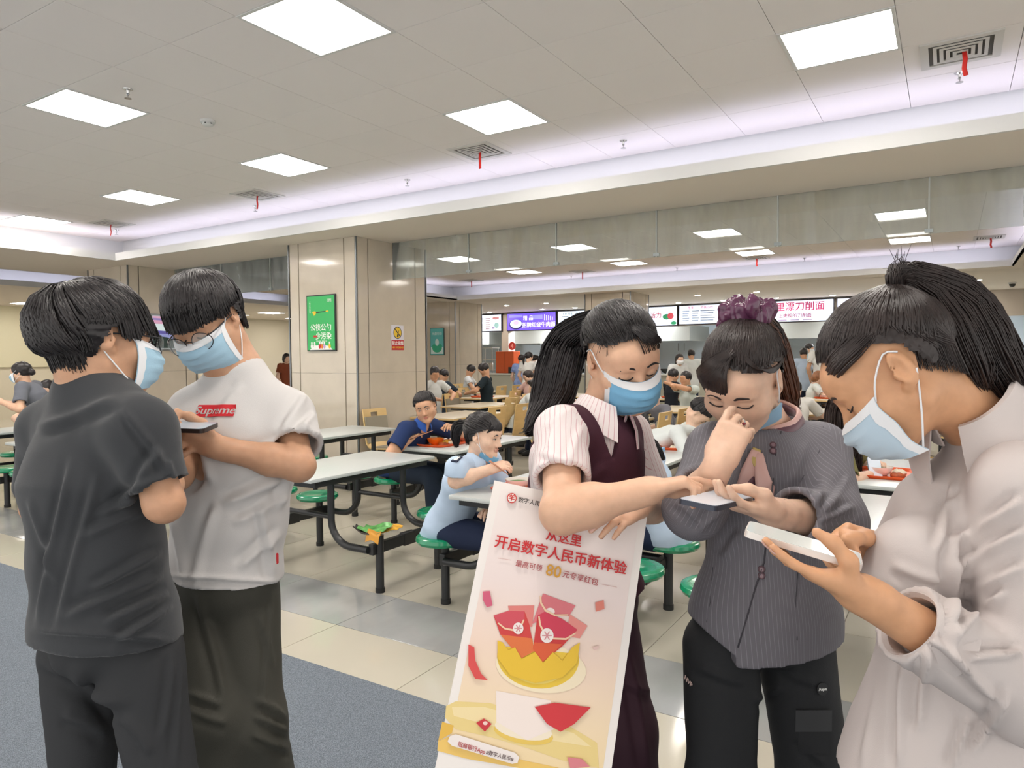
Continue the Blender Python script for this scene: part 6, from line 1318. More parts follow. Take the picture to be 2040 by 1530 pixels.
    phone('white cased smartphone held by the woman in the white shirt', A(1598, 1085, 1.02), nrm(A(1640, 1075, 1.10)-A(1640, 1108, 1.0)), A(1500, 1060, 1.04)-A(1690, 1112, 1.0), col='#e3dcd6', screen='#b9bcb8', size=(.076, .158))
woman_white()
# ================================================================== THE HAND-HELD POSTER BOARD
def poster_board():
    TL, TR, BL = at(985, 957, 1.440), at(1290, 1022, 1.452), at(850, 1530, 1.285)
    exb = nrm(TR-TL); dn = BL-TL; dn = nrm(dn-exb*(dn@exb)); n = np.cross(dn, exb); n = n if n@CT > 0 else -n; Wd = np.linalg.norm(TR-TL); Hh = .70; eyb = -dn
    r = empty('poster_board', TL+dn*Hh+exb*Wd/2, label='tall white poster board with red headline and envelopes, held by the ponytailed woman', cat='poster')
    MB().obox(TL+exb*Wd/2+dn*Hh/2-n*.004, exb*Wd/2, dn*Hh/2, n*.004).build('board', mat('foam_board', '#efe9e4', .45), r)
    o_ = np.array([0, 0, H])
    def uv(x, y):
        d = nrm(at(x, y, 1)-o_); t = ((TL-o_)@n)/(d@n); p = o_+d*t-TL; return float(p@exb), float(p@dn)
    Z = lambda x, y: (850+x*.3856, 940+y*.3856)                     # from a close look at the print
    def P(pts, off): return [TL+exb*u+dn*v+n*off for u, v in [uv(*Z(*q)) for q in pts]]
    # printed ground: white at the top, peach, then yellow
    gm = mat('poster_ground', '#f0d9cc', .5); nt = gm.node_tree
    a = nt.nodes.new('ShaderNodeAttribute'); a.attribute_name = 'su'; rp = nt.nodes.new('ShaderNodeValToRGB'); els = rp.color_ramp.elements
    els[0].position = 0; els[0].color = (*lin('#efe7e3'), 1); els[1].position = 1; els[1].color = (*lin('#f0d8a8'), 1)
    for p_, c_ in ((.35, '#ecdcd8'), (.6, '#efd6c4'), (.8, '#f0d9b8')): e = els.new(p_); e.color = (*lin(c_), 1)
    nt.links.new(a.outputs['Fac'], rp.inputs[0]); nt.links.new(rp.outputs[0], nt.nodes['Principled BSDF'].inputs['Base Color'])
    V = []; m_ = .016; v1 = uv(900, 1500)[1]
    for i in range(25):
        for j in (0, 1): V.append(TL+exb*(m_ if j == 0 else Wd-m_)+dn*(m_+(v1-m_)*i/24)+n*.0004)
    o = mk('poster_ground', np.array(V), np.array([(2*i, 2*i+1, 2*i+3, 2*i+2) for i in range(24)]), gm, r, {'su': np.repeat(np.linspace(0, 1, 25), 2)}, False)
    C = lambda c, rough=.5: mat('ink_'+c, c, rough)
    k = [0]
    def sh(pts, col):
        k[0] += 1; return MB().poly(P(pts, .0006+.00012*k[0]), n*.0001).build('printed_shape', C(col), r)
    def el(cx, cy, rx, ry, rot=0., nn=28, a0=0, a1=360):
        c_, s_ = math.cos(math.radians(rot)), math.sin(math.radians(rot)); T = [math.radians(a0+(a1-a0)*i/(nn if a1-a0 >= 360 else nn-1)) for i in range(nn)]
        return [(cx+rx*math.cos(t)*c_-ry*math.sin(t)*s_, cy+rx*math.cos(t)*s_+ry*math.sin(t)*c_) for t in T]
    # gold swirl and pedestal
    sh([(100, 1210), (150, 1185), (330, 1195), (480, 1240), (700, 1290), (880, 1400), (890, 1530), (700, 1490), (500, 1420), (330, 1370), (150, 1330), (95, 1270)], '#e8d08a'); sh([(130, 1215), (300, 1215), (520, 1275), (760, 1350), (850, 1420), (600, 1380), (330, 1310), (140, 1260)], '#f0dca8')
    sh([(80, 1290), (140, 1310), (130, 1350), (60, 1390)], '#e3b64a'); sh([(60, 1390), (130, 1360), (330, 1430), (500, 1490), (690, 1530), (480, 1530), (200, 1480), (55, 1440)], '#ecc468')
    sh(el(500, 1350, 155, 55, 10), '#e6c45c'); sh(el(500, 1330, 150, 52, 10), '#f3e6cf'); sh([(358, 1130), (640, 1180), (655, 1330), (520, 1385), (360, 1290)], '#f3e5dd')
    sh(el(590, 1010, 235, 130, 8), '#f2e3c4'); sh(el(575, 960, 212, 158, 6, 30, -15, 195), '#e8c33a'); sh(el(570, 985, 150, 110, 6, 24, 0, 180), '#f0d668')
    # envelopes rising from the golden bowl
    sh([(420, 692), (555, 690), (545, 800), (440, 800)], '#dd7f78'); sh([(738, 735), (830, 795), (790, 860), (720, 850)], '#e58f86')
    sh([(600, 628), (768, 690), (735, 745), (640, 745), (545, 785), (560, 740)], '#d9747c'); sh(el(637, 722, 24, 20), '#f0e2dc')
    sh([(345, 742), (420, 718), (505, 720), (530, 790), (555, 925), (485, 965), (380, 840)], '#cf3a38'); sh([(345, 742), (420, 718), (505, 720), (505, 760), (440, 815), (370, 785)], '#cf4a58')
    sh([(380, 840), (545, 860), (555, 925), (485, 965)], '#dd7038')
    sh([(572, 742), (610, 722), (700, 760), (778, 815), (700, 900), (598, 982), (548, 915)], '#c9302f'); sh([(572, 742), (610, 722), (700, 760), (778, 815), (720, 865), (640, 865), (585, 800)], '#cf3550')
    sh([(556, 880), (700, 890), (598, 982), (548, 915)], '#d9582c')
    for pts in ([(365, 782), (400, 812), (445, 822), (490, 800), (505, 765), (498, 762), (484, 792), (445, 812), (404, 804), (372, 778)], [(575, 745), (580, 790), (605, 840), (650, 865), (720, 868), (770, 835), (764, 830), (718, 858), (655, 856), (612, 832), (590, 790), (583, 745)], [(583, 640), (585, 680), (610, 720), (660, 745), (730, 742), (730, 735), (662, 736), (617, 712), (594, 676), (591, 642)]): sh(pts, '#eec9a8')
    for cx, cy, q in ((472, 808, 27), (620, 845, 34)):
        sh(el(cx, cy, q, q*1.12), '#f0e6e2')
        for rot in (0, 60, 120): c_, s_ = math.cos(math.radians(rot)), math.sin(math.radians(rot)); sh([(cx+x*c_-y*s_, cy+x*s_+y*c_) for x, y in ((-q*.75, -3), (q*.75, -3), (q*.75, 3), (-q*.75, 3))], '#d38f94')
    sh([(365, 870), (392, 880), (420, 920), (455, 905), (490, 965), (560, 930), (600, 985), (650, 930), (700, 975), (750, 905), (790, 880), (775, 985), (700, 1060), (560, 1090), (430, 1050), (365, 960)], '#e6bd2e')
    # small drifting envelopes
    sh([(290, 618), (325, 615), (340, 690), (310, 700), (290, 660)], '#cf5a78'); sh([(868, 675), (912, 662), (916, 708), (872, 722)], '#dd8070'); sh([(255, 1295), (295, 1272), (335, 1300), (300, 1340)], '#c92a34'); sh(el(302, 1296, 12, 10), '#f0d0c8')
    sh([(215, 890), (245, 905), (250, 970), (280, 1040), (315, 1075), (250, 1068), (215, 1000)], '#d94a48'); sh([(556, 1212), (660, 1190), (845, 1215), (760, 1300), (690, 1340), (620, 1300)], '#cf2c34'); sh([(725, 1470), (800, 1480), (840, 1520), (740, 1530)], '#d98088'); sh([(855, 905), (888, 895), (880, 915), (862, 920)], '#e0c0b8')
    # search pill
    pill = [(150, 1352), (440, 1440)]; sh([(120, 1362), (150, 1352), (455, 1448), (476, 1470), (468, 1500), (440, 1505), (130, 1412), (108, 1390)], '#efe6e2')
    # lettering
    def tx(s, x0, y0, x1, y1, size_k, col, bold=.012, asp=1.):
        p0, p1 = np.array(uv(x0, y0)), np.array(uv(x1, y1)); c_ = (p0+p1)/2; L = np.linalg.norm(p1-p0); ang = math.atan2(p1[1]-p0[1], p1[0]-p0[0]); e1 = exb*math.cos(ang)+dn*math.sin(ang); e2 = -(dn*math.cos(ang)-exb*math.sin(ang))
        k[0] += 1; return text_obj('poster_lettering', s, L/size_k, C(col), TL+exb*c_[0]+dn*c_[1]+n*(.0008+.00012*k[0]), e1, e2, r, bold, th=.0001)
    tx('从这里', 1087, 1066, 1158, 1081, 3., '#c81f25', .018); tx('开启数字人民币新体验', 985, 1079, 1247, 1135, 10., '#c81f25', .018)
    tx('最高可领', 1024, 1122, 1082, 1134, 4.35, '#a5333a', .006); tx('80', 1085, 1135, 1119, 1143, 1.12, '#d79b2c', .010); tx('元专享红包', 1118, 1143, 1192, 1162, 5.2, '#a5333a', .006)
    tx('数字人民币', 1032, 996, 1086, 1008, 5., '#2a2527', .012)
    c0 = [((1019-850)/.3856, (993-940)/.3856)]; sh(el(c0[0][0], c0[0][1], 25, 26), '#c8322c'); sh(el(c0[0][0], c0[0][1], 20, 21), '#efe7e3'); tx('羊', 1011, 991, 1027, 995, 1.15, '#c8322c', .02)
    tx('招商银行App', 912, 1481, 966, 1497, 5.6, '#b3343a', .008); tx('#数字人民币#', 968, 1497, 1022, 1512, 6.2, '#55393a', .006)
    MB().tube(P(el(137, 1392, 10, 12), .004), .0006, 5, False).build('printed_shape', C('#8a3a3a'), r); MB().tube(P([(143, 1402), (150, 1412)], .004), .0006, 5).build('printed_shape', C('#8a3a3a'), r)
    for x0, y0, x1, y1 in ((992, 1112, 1018, 1116), (1198, 1164, 1228, 1170)): MB().tube([TL+exb*u+dn*v+n*.004 for u, v in (uv(x0, y0), uv(x1, y1))], .0004, 4).build('printed_rule', C('#d9b0ac'), r)
poster_board()
# ================================================================== TRAYS, BOWLS, RUBBISH
M_TRAY = mat('orange_tray', '#e0561c', .35); M_BOWL = mat('white_bowl', '#efe6df', .25); M_BOWLO = mat('orange_bowl', '#e8761e', .3); M_FOODY = mat('food_yellow', '#d9a531', .6, noise=(60, .3, 3)); M_FOODW = mat('food_rice', '#e6dcc6', .7, noise=(90, .15, 2)); M_FOODG = mat('food_green', '#5f7f3a', .6, noise=(70, .3, 2)); M_FOODR = mat('food_braised', '#9b4a22', .5, noise=(70, .3, 2)); M_CHOP = mat('chopstick_wood', '#b07a5e', .5)
def tray_thing(x, y, z, rz, label, bowl=True, orange=False):
    r = empty('meal_tray', (x, y, z), rz, label, 'tray', 'orange meal trays'); c, s_ = math.cos(rz), math.sin(rz); T = lambda a, b, h: (x+a*c-b*s_, y+a*s_+b*c, z+h)
    bm = MB(); n = 28; prof = [(.96, 0.001), (1, .004), (1.06, .022), (1.09, .024), (1.085, .018), (1.03, .0), (.0, .0)]
    def ring(f, h): return [T(.20*f*math.copysign(abs(math.cos(t))**.35, math.cos(t)), .14*f*math.copysign(abs(math.sin(t))**.35, math.sin(t)), h) for t in np.linspace(0, 2*math.pi, n, False)]
    V = []; 
    for f, h in ((.0, .005), (.96, .005), (1.03, .020), (1.08, .022), (1.075, .017), (.98, .0), (.0, .0)): V += ring(max(f, .001), h)
    bm.add(V, [(i*n+k, i*n+(k+1) % n, (i+1)*n+(k+1) % n, (i+1)*n+k) for i in range(6) for k in range(n)]); bm.build('tray', M_TRAY, r, 'auto')
    def dome(a, b, rr, hh, m_, name, seed=0):
        S = SDF(np.array(T(a, b, 0))-.12, np.array(T(a, b, 0))+.12, .008); S.ell(T(a, b, .012), (rr, rr, hh), None, 0); q = np.random.default_rng(seed+5)
        for _ in range(9): S.ell(np.array(T(a+q.uniform(-.6, .6)*rr, b+q.uniform(-.6, .6)*rr, .014+hh*.7)), (.014, .011, .009), None, .004)
        bake(S, name, m_, r)
    def bowl_(a, b, rr, hh, m_, food):
        p = T(a, b, .005); MB().lathe([(rr*.5, 0), (rr*.55, .004), (rr*.85, hh*.5), (rr, hh), (rr*.97, hh), (rr*.82, hh*.55), (rr*.5, .01), (0, .009)], p, 26).build('bowl', m_, r, 'auto'); MB().lathe([(0, hh*.72), (rr*.5, hh*.8), (rr*.86, hh*.70), (rr*.8, hh*.5)], p, 20).build('bowl_food', food, r, True)
    if bowl: bowl_(-.06, .03, .075, .055, M_BOWLO if orange else M_BOWL, M_FOODG)
    dome(.09, .03, .055, .018, M_FOODY, 'dish_food', 1); dome(.06, -.07, .045, .014, M_FOODW, 'dish_food', 2); dome(-.08, -.07, .045, .014, M_FOODR, 'dish_food', 3)
    return r
tray_thing(-3.74, 4.84, .75, math.pi/2, 'orange tray with an orange bowl before the man in navy', True, True)
tray_thing(-2.05, 3.45, .75, math.pi/2, 'orange tray with a white bowl before the light blue shirted woman')
tray_thing(-1.95, 5.55, .75, .2, 'orange tray with a blue packet behind the ponytailed woman')
tray_thing(-.33, 4.95, .75, math.pi/2, 'orange tray with a noodle bowl at the far right')
tray_thing(-7.6, 11.1, .75, .3, 'orange tray on the wooden table near the black shirted man'); tray_thing(-8.9, 12.9, .75, .3, 'orange tray between the two bent men'); tray_thing(-5.15, 10.3, .75, .5, 'orange tray of the women eating'); tray_thing(-1.8, 13.3, .75, .1, 'orange tray of the reddish haired diner'); tray_thing(-4.3, 12.5, .75, .1, 'orange tray before the man raising his hands')
def blob(name, label, cat, c, parts, m_default, h=.005, seed=1, amp=.006):
    r = empty(name, c, label=label, cat=cat)
    for nm, ctr, rad, R, m_ in parts:
        ctr = np.asarray(c)+np.asarray(ctr); q = max(rad)+.03; S = SDF(ctr-q, ctr+q, h); S.ell(ctr, rad, R, 0); bake(S, nm, m_, r, lambda V, N: amp*noise3(V, 14, seed)+amp*.5*noise3(V, 30, seed+1))
    return r
p = np.array((-3.09, 3.33, .40)); a = math.radians(25); R1 = np.array([(math.cos(a), math.sin(a), .12), (-math.sin(a), math.cos(a), .0), (0, -.12, 1)])
pk = empty('snack_wrappers', p-(0, 0, .03), label='crumpled green and yellow wrappers lying on the bare seat post', cat='rubbish')
def sheet(name, O, e1, e2, w_, l_, m_, amp, seed, parent):
    q = np.random.default_rng(seed); ph = q.uniform(0, 6, 4); G = [[np.asarray(O)+np.asarray(e1)*u*w_+np.asarray(e2)*v*l_+CU*(amp*math.sin(5*u+ph[0]+2*v)+amp*.6*math.sin(9*v+ph[1])+amp*.5*math.sin(13*u*v+ph[2])) for u in np.linspace(-.5, .5, 9)] for v in np.linspace(-.5, .5, 9)]
    return shell(np.array(G), .003).build(name, m_, parent, 'auto')
sheet('wrapper', p+(.02, .05, .01), nrm((.9, .3, 0)), nrm((-.3, .9, .1)), .17, .13, mat('wrap_yellow', '#d8a026', .35), .012, 3, pk); sheet('wrapper', p+(-.02, -.02, .018), nrm((.9, .2, 0)), nrm((-.2, .9, .05)), .20, .12, mat('wrap_green', '#63a45a', .3, noise=(30, .4, 2)), .012, 4, pk); sheet('wrapper', p+(-.07, -.07, .005), nrm((.8, .4, -.3)), nrm((-.4, .8, 0)), .12, .09, mat('wrap_black', '#34302c', .3), .015, 5, pk); sheet('wrapper', p+(.02, -.08, -.015), nrm((.9, .1, 0)), nrm((0, .45, .9)), .10, .07, mat('wrap_amber', '#c98d26', .35), .008, 6, pk)
pb = empty('paper_bag', (-4.29, 3.35, .33), label='crumpled brown paper bag on the seat beam under the white table', cat='rubbish')
sheet('bag_side', (-4.29, 3.42, .36), nrm((.9, .3, .1)), nrm((-.3, .9, .1)), .22, .16, mat('kraft_paper', '#c7a368', .6), .018, 7, pb); sheet('bag_mouth', (-4.36, 3.33, .375), nrm((.8, .5, -.2)), nrm((-.4, .8, .2)), .14, .10, mat('wrap_dark_gold', '#6e5a28', .4), .015, 8, pb)
pb = empty('paper_bag', (-4.29, 5.3, .33), label='brown paper scrap on the beam behind the man in navy', cat='rubbish'); sheet('bag_side', (-4.30, 5.42, .37), nrm((.9, .3, .5)), nrm((-.3, .9, .1)), .16, .12, mat('kraft_paper', '#c7a368', .6), .018, 9, pb)
wb_ = empty('plastic_bag', (-6.6, 3.3, .43), label='white printed plastic bag on a green stool at the left edge', cat='bag')
sheet('bag_sheet', (-6.55, 3.33, .45), nrm((.9, .2, 0)), nrm((-.2, .9, .2)), .26, .18, mat('white_plastic', '#dfe3e2', .4), .012, 10, wb_)
wq = np.random.default_rng(5); bp = empty('shoulder_bag', (-.62, 4.75, .44), label='blue plastic bag on the lap of the long haired woman', cat='bag')
S = SDF((-1.0, 4.4, .35), (-.3, 5.1, .75), .008); S.ell((-.66, 4.72, .53), (.14, .10, .07), None, 0); bake(S, 'bag_body', mat('blue_bag', '#2f63c0', .35), bp, lambda V, N: .012*noise3(V, 9, 3)+.006*noise3(V, 22, 4))
pkt = empty('tissue_packet', (-1.95, 5.32, .75), label='blue and white tissue packet beside the orange tray', cat='packet'); MB().bevbox(-2.0, -1.9, 5.25, 5.33, .751, .785, .008).build('packet_body', mat('packet_blue', '#7db4dc', .3), pkt)
# ================================================================== DINERS AND QUEUE
def adir(az): a = math.radians(az); return CR*math.sin(a)+CT*math.cos(a)
def ik(a, b, L1, L2, hint):
    d = b-a; L = np.linalg.norm(d); L = min(L, (L1+L2)*.995); d = nrm(d); x = (L1*L1-L2*L2+L*L)/(2*L); y = math.sqrt(max(0, L1*L1-x*x)); h = np.asarray(hint, float); h = nrm(h-d*(h@d)); return a+d*x+h*y
def diner(label, head, D, az, haz=None, hp=15, hroll=0, sit=True, shirt='#d9dde0', sleeve=.6, pants='#2a3345', hair='short', hm=None, skin=None, sc=1., h=None, handL=None, handR=None, mask=None, pel=None, female=None, detail=False, lean=None, long_=None, collar_=None, extra=None, shirt_mat=None, grp='diners and people in the background', elR=None):
    hc = at(*head, D); f = adir(az); l = np.cross(CU, f); haz = az if haz is None else haz; hm = hm or HAIR_K; skin = skin or SK_P; h = h or (.0055 if detail else min(.014, .0011*D))
    if pel is None:
        pz = .50 if sit else .90*sc; c_ = np.clip((hc[2]-pz-.12*sc)/(.50*sc), .25, 1.); ln = math.acos(c_) if lean is None else math.radians(lean); t = CU*math.cos(ln)+f*math.sin(ln); p = hc-(t*.50+CU*.10+f*.05)*sc; p[2] = pz
    else: p = np.asarray(pel, float)
    neck = hc-(CU*.115+f*.045)*sc; t = nrm(neck-p); L = np.linalg.norm(neck-p)
    F = Frame(hc, haz, hp, hroll, .93*sc)
    J = dict(headc=F(0, -.02, -.07), neck=neck, chest=p+t*L*.66, waist=p+t*L*.34, pelvis=p+t*.02, side=l)
    for a, s_ in (('L', 1), ('R', -1)):
        J['sh'+a] = p+t*L*.90+l*s_*.158*sc; q = (handL if a == 'L' else handR)
        q = np.asarray(q, float) if q is not None else (J['sh'+a]+f*.30*sc-CU*.22 if sit else J['sh'+a]-CU*.48*sc+f*.08-l*s_*.0); J['wr'+a] = q; J['el'+a] = ik(J['sh'+a], q, .27*sc, .25*sc, (-CU*.35+l*s_*.85-f*.1) if sit else (-CU*.8+l*s_*.55-f*.3)); 
        if a == 'R' and elR is not None: J['elR'] = np.asarray(elR, float)
        if np.linalg.norm(q-J['el'+a]) > .27*sc: J['wr'+a] = J['el'+a]+nrm(q-J['el'+a])*.25*sc
        if sit: J['hip'+a] = p+l*s_*.075+f*.06-CU*.015; J['kn'+a] = J['hip'+a]+f*.38*sc+l*s_*.03; J['an'+a] = J['kn'+a]+f*.02; J['an'+a][2] = .09
        else: J['hip'+a] = p+l*s_*.075-CU*.05; J['kn'+a] = J['hip'+a]*1.; J['kn'+a][2] = .48*sc; J['an'+a] = J['kn'+a].copy(); J['an'+a][2] = .09
    if sit: J['sit'] = True if False else 'y'
    k = sc; J['W'] = dict(sh=.038*k, ub=(.130*k, .072*k), ch=(.130*k, .098*k), wa=(.115*k, .088*k), hi=(.140*k, .105*k))
    root = empty('person', (p[0], p[1], 0), label=label, cat='person', group=grp)
    lo, hi = bounds(hc, p, J['wrL'], J['wrR'], J['elL'], J['elR'], pad=.20); S = SDF(lo, hi, h); head_sdf(S, F, fine=D < 9 or detail); S.cone(F(0, -.03, -.05), neck-CU*.03, .047*k, .055*k, .03); torso(S, J, -.012); arms(S, J, 0, (.043*k, .038*k, .025*k))
    for a in 'LR':
        dr = nrm(J['wr'+a]-J['el'+a])
        if D < 8: hand(S, J['wr'+a], dr, nrm(-CU*.7+l*(-.6 if a == 'L' else .6)), a == 'L', [(35, 40, 25)]*4, [(.7, .4, .5), (.9, .1, .4), (.95, 0, .3)], sc=.95*k)
        else: S.cone(J['wr'+a], J['wr'+a]+dr*.09*k, .03*k, .022*k, .02)
    bake(S, 'body', skin, root, attrs={'lip': lips(F)})
    if D < 9: face_bits(S, F, root, hm, 'open' if detail else 'down', brow_r=.0024 if detail else .003, lash=.0016 if detail else .002)
    hx = p-CU*.06+t*.0 if sit else p-CU*.12
    sm = shirt_mat or mat('shirt_'+shirt, shirt, .85, spec=.2)
    sg = top_garment(J, 'shirt', sm, root, .014, h if not detail else .0055, hem_clip(J, hx, -CU), {'L': sleeve, 'R': sleeve}, .010, (.045*k, .040*k, .027*k), .055*k, disp=lambda V, N: .004*noise3(V, 4, len(label))+.002*noise3(V, 10, 3), attrs={'su': girth(J)})
    trousers(J, 'trousers', mat('trousers_'+pants, pants, .8, spec=.2), root, .014, max(h, .009), r=(.078*k, .058*k, .05*k), disp=lambda V, N: .003*noise3(V, 4, 2))
    shoes(J, mat('shoe_black', '#222222', .5), root, f, .012)
    rg = np.random.default_rng(len(label))
    if D < 7:
        if hair == 'short':
            hem = lambda a: ((-.35, .01, 0.) if math.cos(a) < -.4 else ((.12, .006, 0.) if math.cos(a) < .3 else (.55, .012, .1)))
            hh = hair_short(F, hm, root, rg, 700, (0, -.3, .95), hem, .0045, lift=.012, loose=.10); hair_cap(F, hm, hh, .010, lambda L_: (L_[:, 2] < np.interp(L_[:, 1], [-.1, -.03, .0, .05, .09], [-.04, -.02, .03, .05, .075])))
        else:
            line = lambda a: np.interp(math.cos(a), [-1, -.5, -.15, .1, .5, .8, 1], [-.60, -.45, -.1, .05, .2, .3, .35]); hh = hair_pulled(F, hm, root, rg, (.0, -.93, .2) if hair != 'long' else (0, -.7, -.7), 700, line, .0045, .012); hair_cap(F, hm, hh, .008, lambda L_: (L_[:, 2] < np.interp(L_[:, 1], [-.1, -.03, .0, .05, .09], [-.06, -.03, .02, .045, .06])))
            mb = Locks()
            for i in range(220):
                x = rg.uniform(-.75, .75); P = [skull(F, nrm((x*.4, .35, .9)), .010), skull(F, nrm((x*.8, .80, .55)), .018), skull(F, nrm((x, .9-.3*abs(x), .22)), .014), skull(F, nrm((x*1.1, .92-.4*abs(x), .06+rg.normal()*.04)), .008)]; lock(mb, spline(P, 8), .004*rg.uniform(.6, 1.2), .4, 5)
            mb.build('fringe', hm, hh, True); kn = skull(F, (0, -.95, .1), .008)
            if hair == 'pony': tail(hm, root, rg, [kn, kn-F.f*.05-F.u*.01, kn-F.f*.08-CU*.07, kn-F.f*.07-CU*.14], [.02, .034, .032, .012], 200, .0045)
            if hair == 'long': tail(hm, root, rg, [skull(F, (.0, -.5, .8), .01), skull(F, (-.0, -.9, .2), .02), skull(F, (0, -.8, -.5), .03), neck-f*.07-CU*.08, neck-f*.08-CU*.26], [.05, .085, .085, .075, .05], 420, .0050, 'long_hair'); tail(hm, root, rg, [skull(F, (.3*-1, .1, .95), .01), skull(F, (-.95, .1, .2), .018), skull(F, (-.9, .1, -.5), .02), neck-l*.09+f*.05-CU*.06, neck-l*.10+f*.07-CU*.22], [.02, .035, .04, .04, .02], 200, .0050, 'side_hair')
    else:
        S2 = SDF(hc-.26*sc, hc+.24*sc, h); S2.ell(F(*SKC), (SKR+.010)*F.s, F.R, 0); S2.ell(F(0, .105, -.055), np.array((.085, .085, .105))*F.s, F.R, .01, True)
        if hair == 'short': S2.cone(F(-.06, -.09, -.09), F(.06, -.09, -.09), .06*F.s, None, .01, sub=True)
        kn = F(0, -.115, .03)
        if hair == 'bun': S2.ell(F(0, -.115, -.01), np.array((.040, .035, .040))*F.s, F.R, .015)
        if hair == 'pony': S2.cone(kn, kn-F.f*.05-CU*.06, .022, .034, .015); S2.cone(kn-F.f*.05-CU*.06, kn-F.f*.05-CU*.22, .034, .015, .02)
        if hair == 'bob': S2.ell(F(0, -.03, -.03), np.array((.092, .09, .10))*F.s, F.R, .02); S2.ell(F(0, .105, -.055), np.array((.070, .085, .105))*F.s, F.R, .01, True)
        if hair == 'long': S2.cone(F(0, -.06, .0), neck-f*.06-CU*.22, .085, .05, .03)
        if hair == 'cap': S2.ell(F(0, -.01, .05), np.array((.09, .11, .07))*F.s, F.R, .01)
        bake(S2, 'hair', hm, root, lambda V, N: .003*noise3(V, 16, 8))
    if mask == 'up': face_mask(F, root, M_MASKB if D < 12 else M_MASKW, M_MASKW, rows=9, cols=11)
    if collar_: collar(root, collar_, neck+f*.018, nrm(hc-neck), f, .054, .026, .035, .045, 25)
    if extra: extra(root, F, J, f, l, S, sg)
    return root, F, J
def chopsticks(label, tip, end):
    r = empty('chopsticks', tip, label=label, cat='chopsticks'); tip, end = np.asarray(tip, float), np.asarray(end, float); s_ = nrm(np.cross(end-tip, CU))
    for k in (-1, 1): MB().tube([tip+s_*k*.002, end+s_*k*.008], [.0022, .004], 8).build('chopstick', M_CHOP, r, True)
# man in the navy polo
rt_, F_, J_ = diner('man in a navy polo shirt with chopsticks, eyeing the camera from his table', (848, 812), 5.95, 58, -4, 8, -14, shirt='#27375f', sleeve=.62, pants='#26303f', detail=True, skin=SK_M, handR=at(816, 875, 5.9), handL=at(902, 852, 6.0), collar_=mat('polo_blue', '#2450a0', .8), pel=(-4.27, 4.86, .50), sc=1.12)
chopsticks('pair of chopsticks in the hand of the man in navy', at(862, 858, 5.80), at(812, 877, 5.88))
MB().tube([J_['wrL']+(CR*.0+CU*math.cos(t)+CT*math.sin(t))*.03 for t in np.linspace(0, 6.283, 15)], .006, 6, False).build('wristband', M_BLK, rt_, True)
# woman in the light blue uniform shirt
def epaulette(root, F, J, f, l, S, sg):
    p = J['shR']+CU*.058+CT*.030+f*.004; MB().obox(p, nrm(l*-.9-CU*.35)*.030, f*.020, nrm(CU*.9-l*.35)*.004).build('epaulette', mat('navy_patch', '#1d2740', .7), root)
    for i in (-1, 0, 1): MB().obox(p+f*.008*i+nrm(CU*.9-l*.35)*.0045, nrm(l*-.9-CU*.35)*.018, f*.0025, nrm(CU*.9-l*.35)*.0006).build('epaulette_stripe', M_WHT, root)
    G = [[lerp(F(-.02-.045*v, .088-.06*v, -.100+.02*v), F(-.01-.04*v, .070-.06*v, -.150+.045*v), w_) for w_ in np.linspace(0, 1, 5)] for v in np.linspace(-.4, 1, 9)]
    k_ = shell(np.array(G), .003).build('face_mask', M_MASKB2, root, 'auto'); MB().tube(spline([F(-.066, .03, -.082), F(-.076, .02, -.03), F(-.082, .004, .03)], 10), .0016, 6).build('ear_loop', M_MASKW, k_, True)
    MB().tube(spline([F(-.05, .05, -.10), F(-.07, .03, -.06), F(-.080, -.012, -.02)], 10), .0016, 6).build('ear_loop', M_MASKW, k_, True)
diner('woman in a light blue uniform shirt lifting food with chopsticks', (964, 868), 4.02, 60, 62, 8, 0, shirt='#b7cbe2', sleeve=.62, pants='#232c44', hair='pony', detail=True, skin=SK_P, handR=at(974, 936, 3.93), handL=at(985, 1012, 4.0), collar_=mat('shirt_#b7cbe2', '#b7cbe2'), pel=(-2.62, 3.44, .47), extra=epaulette, sc=1.10, elR=at(908, 958, 3.93))
chopsticks('pair of chopsticks held to the mouth of the light blue shirted woman', at(1012, 945, 3.88), at(975, 918, 3.90))
# second light blue shirt, back turned, behind the vest
rt_, F_, J_ = diner('diner in a light blue shirt seen from behind beside the vested woman', (1262, 862), 4.10, -125, -125, 30, 0, shirt='#b9cade', sleeve=.7, pants='#232c44', hair='none', detail=True, pel=(-1.40, 3.96, .47), handL=at(1200, 990, 4.1), handR=at(1210, 1000, 4.3))
tail(HAIR_K, rt_, np.random.default_rng(3), [skull(F_, (0, -.9, .3), .01), at(1278, 868, 3.98), at(1305, 892, 3.95), at(1322, 915, 3.95)], [.03, .045, .035, .008], 260, .005)
# bowed diner in white
diner('diner in a white t-shirt bowed low over an orange tray', (1392, 822), 5.75, 62, 62, 62, 0, shirt='#d3d8d6', sleeve=.75, pants='#333333', detail=False, h=.008, handR=at(1388, 880, 5.7), handL=at(1398, 872, 5.9), pel=(-2.63, 5.42, .50))
# long haired woman with phone at right
rt_, F_, J_ = diner('long haired woman in an olive top looking at her phone at right', (1706, 834), 4.50, 60, 55, 35, 0, shirt='#6f6a45', sleeve=.9, pants='#2a3350', hair='long', hm=hair_mat('hair_dark_brown', '#2e211d'), detail=True, handR=at(1735, 945, 4.35), handL=at(1748, 925, 4.5), pel=(-.92, 4.80, .47))
phone('pale blue smartphone of the long haired woman', at(1743, 936, 4.33), CR, CU*.9+CT*-.3, col='#b9c6d6', screen='#c0c8d0', size=(.078, .16))
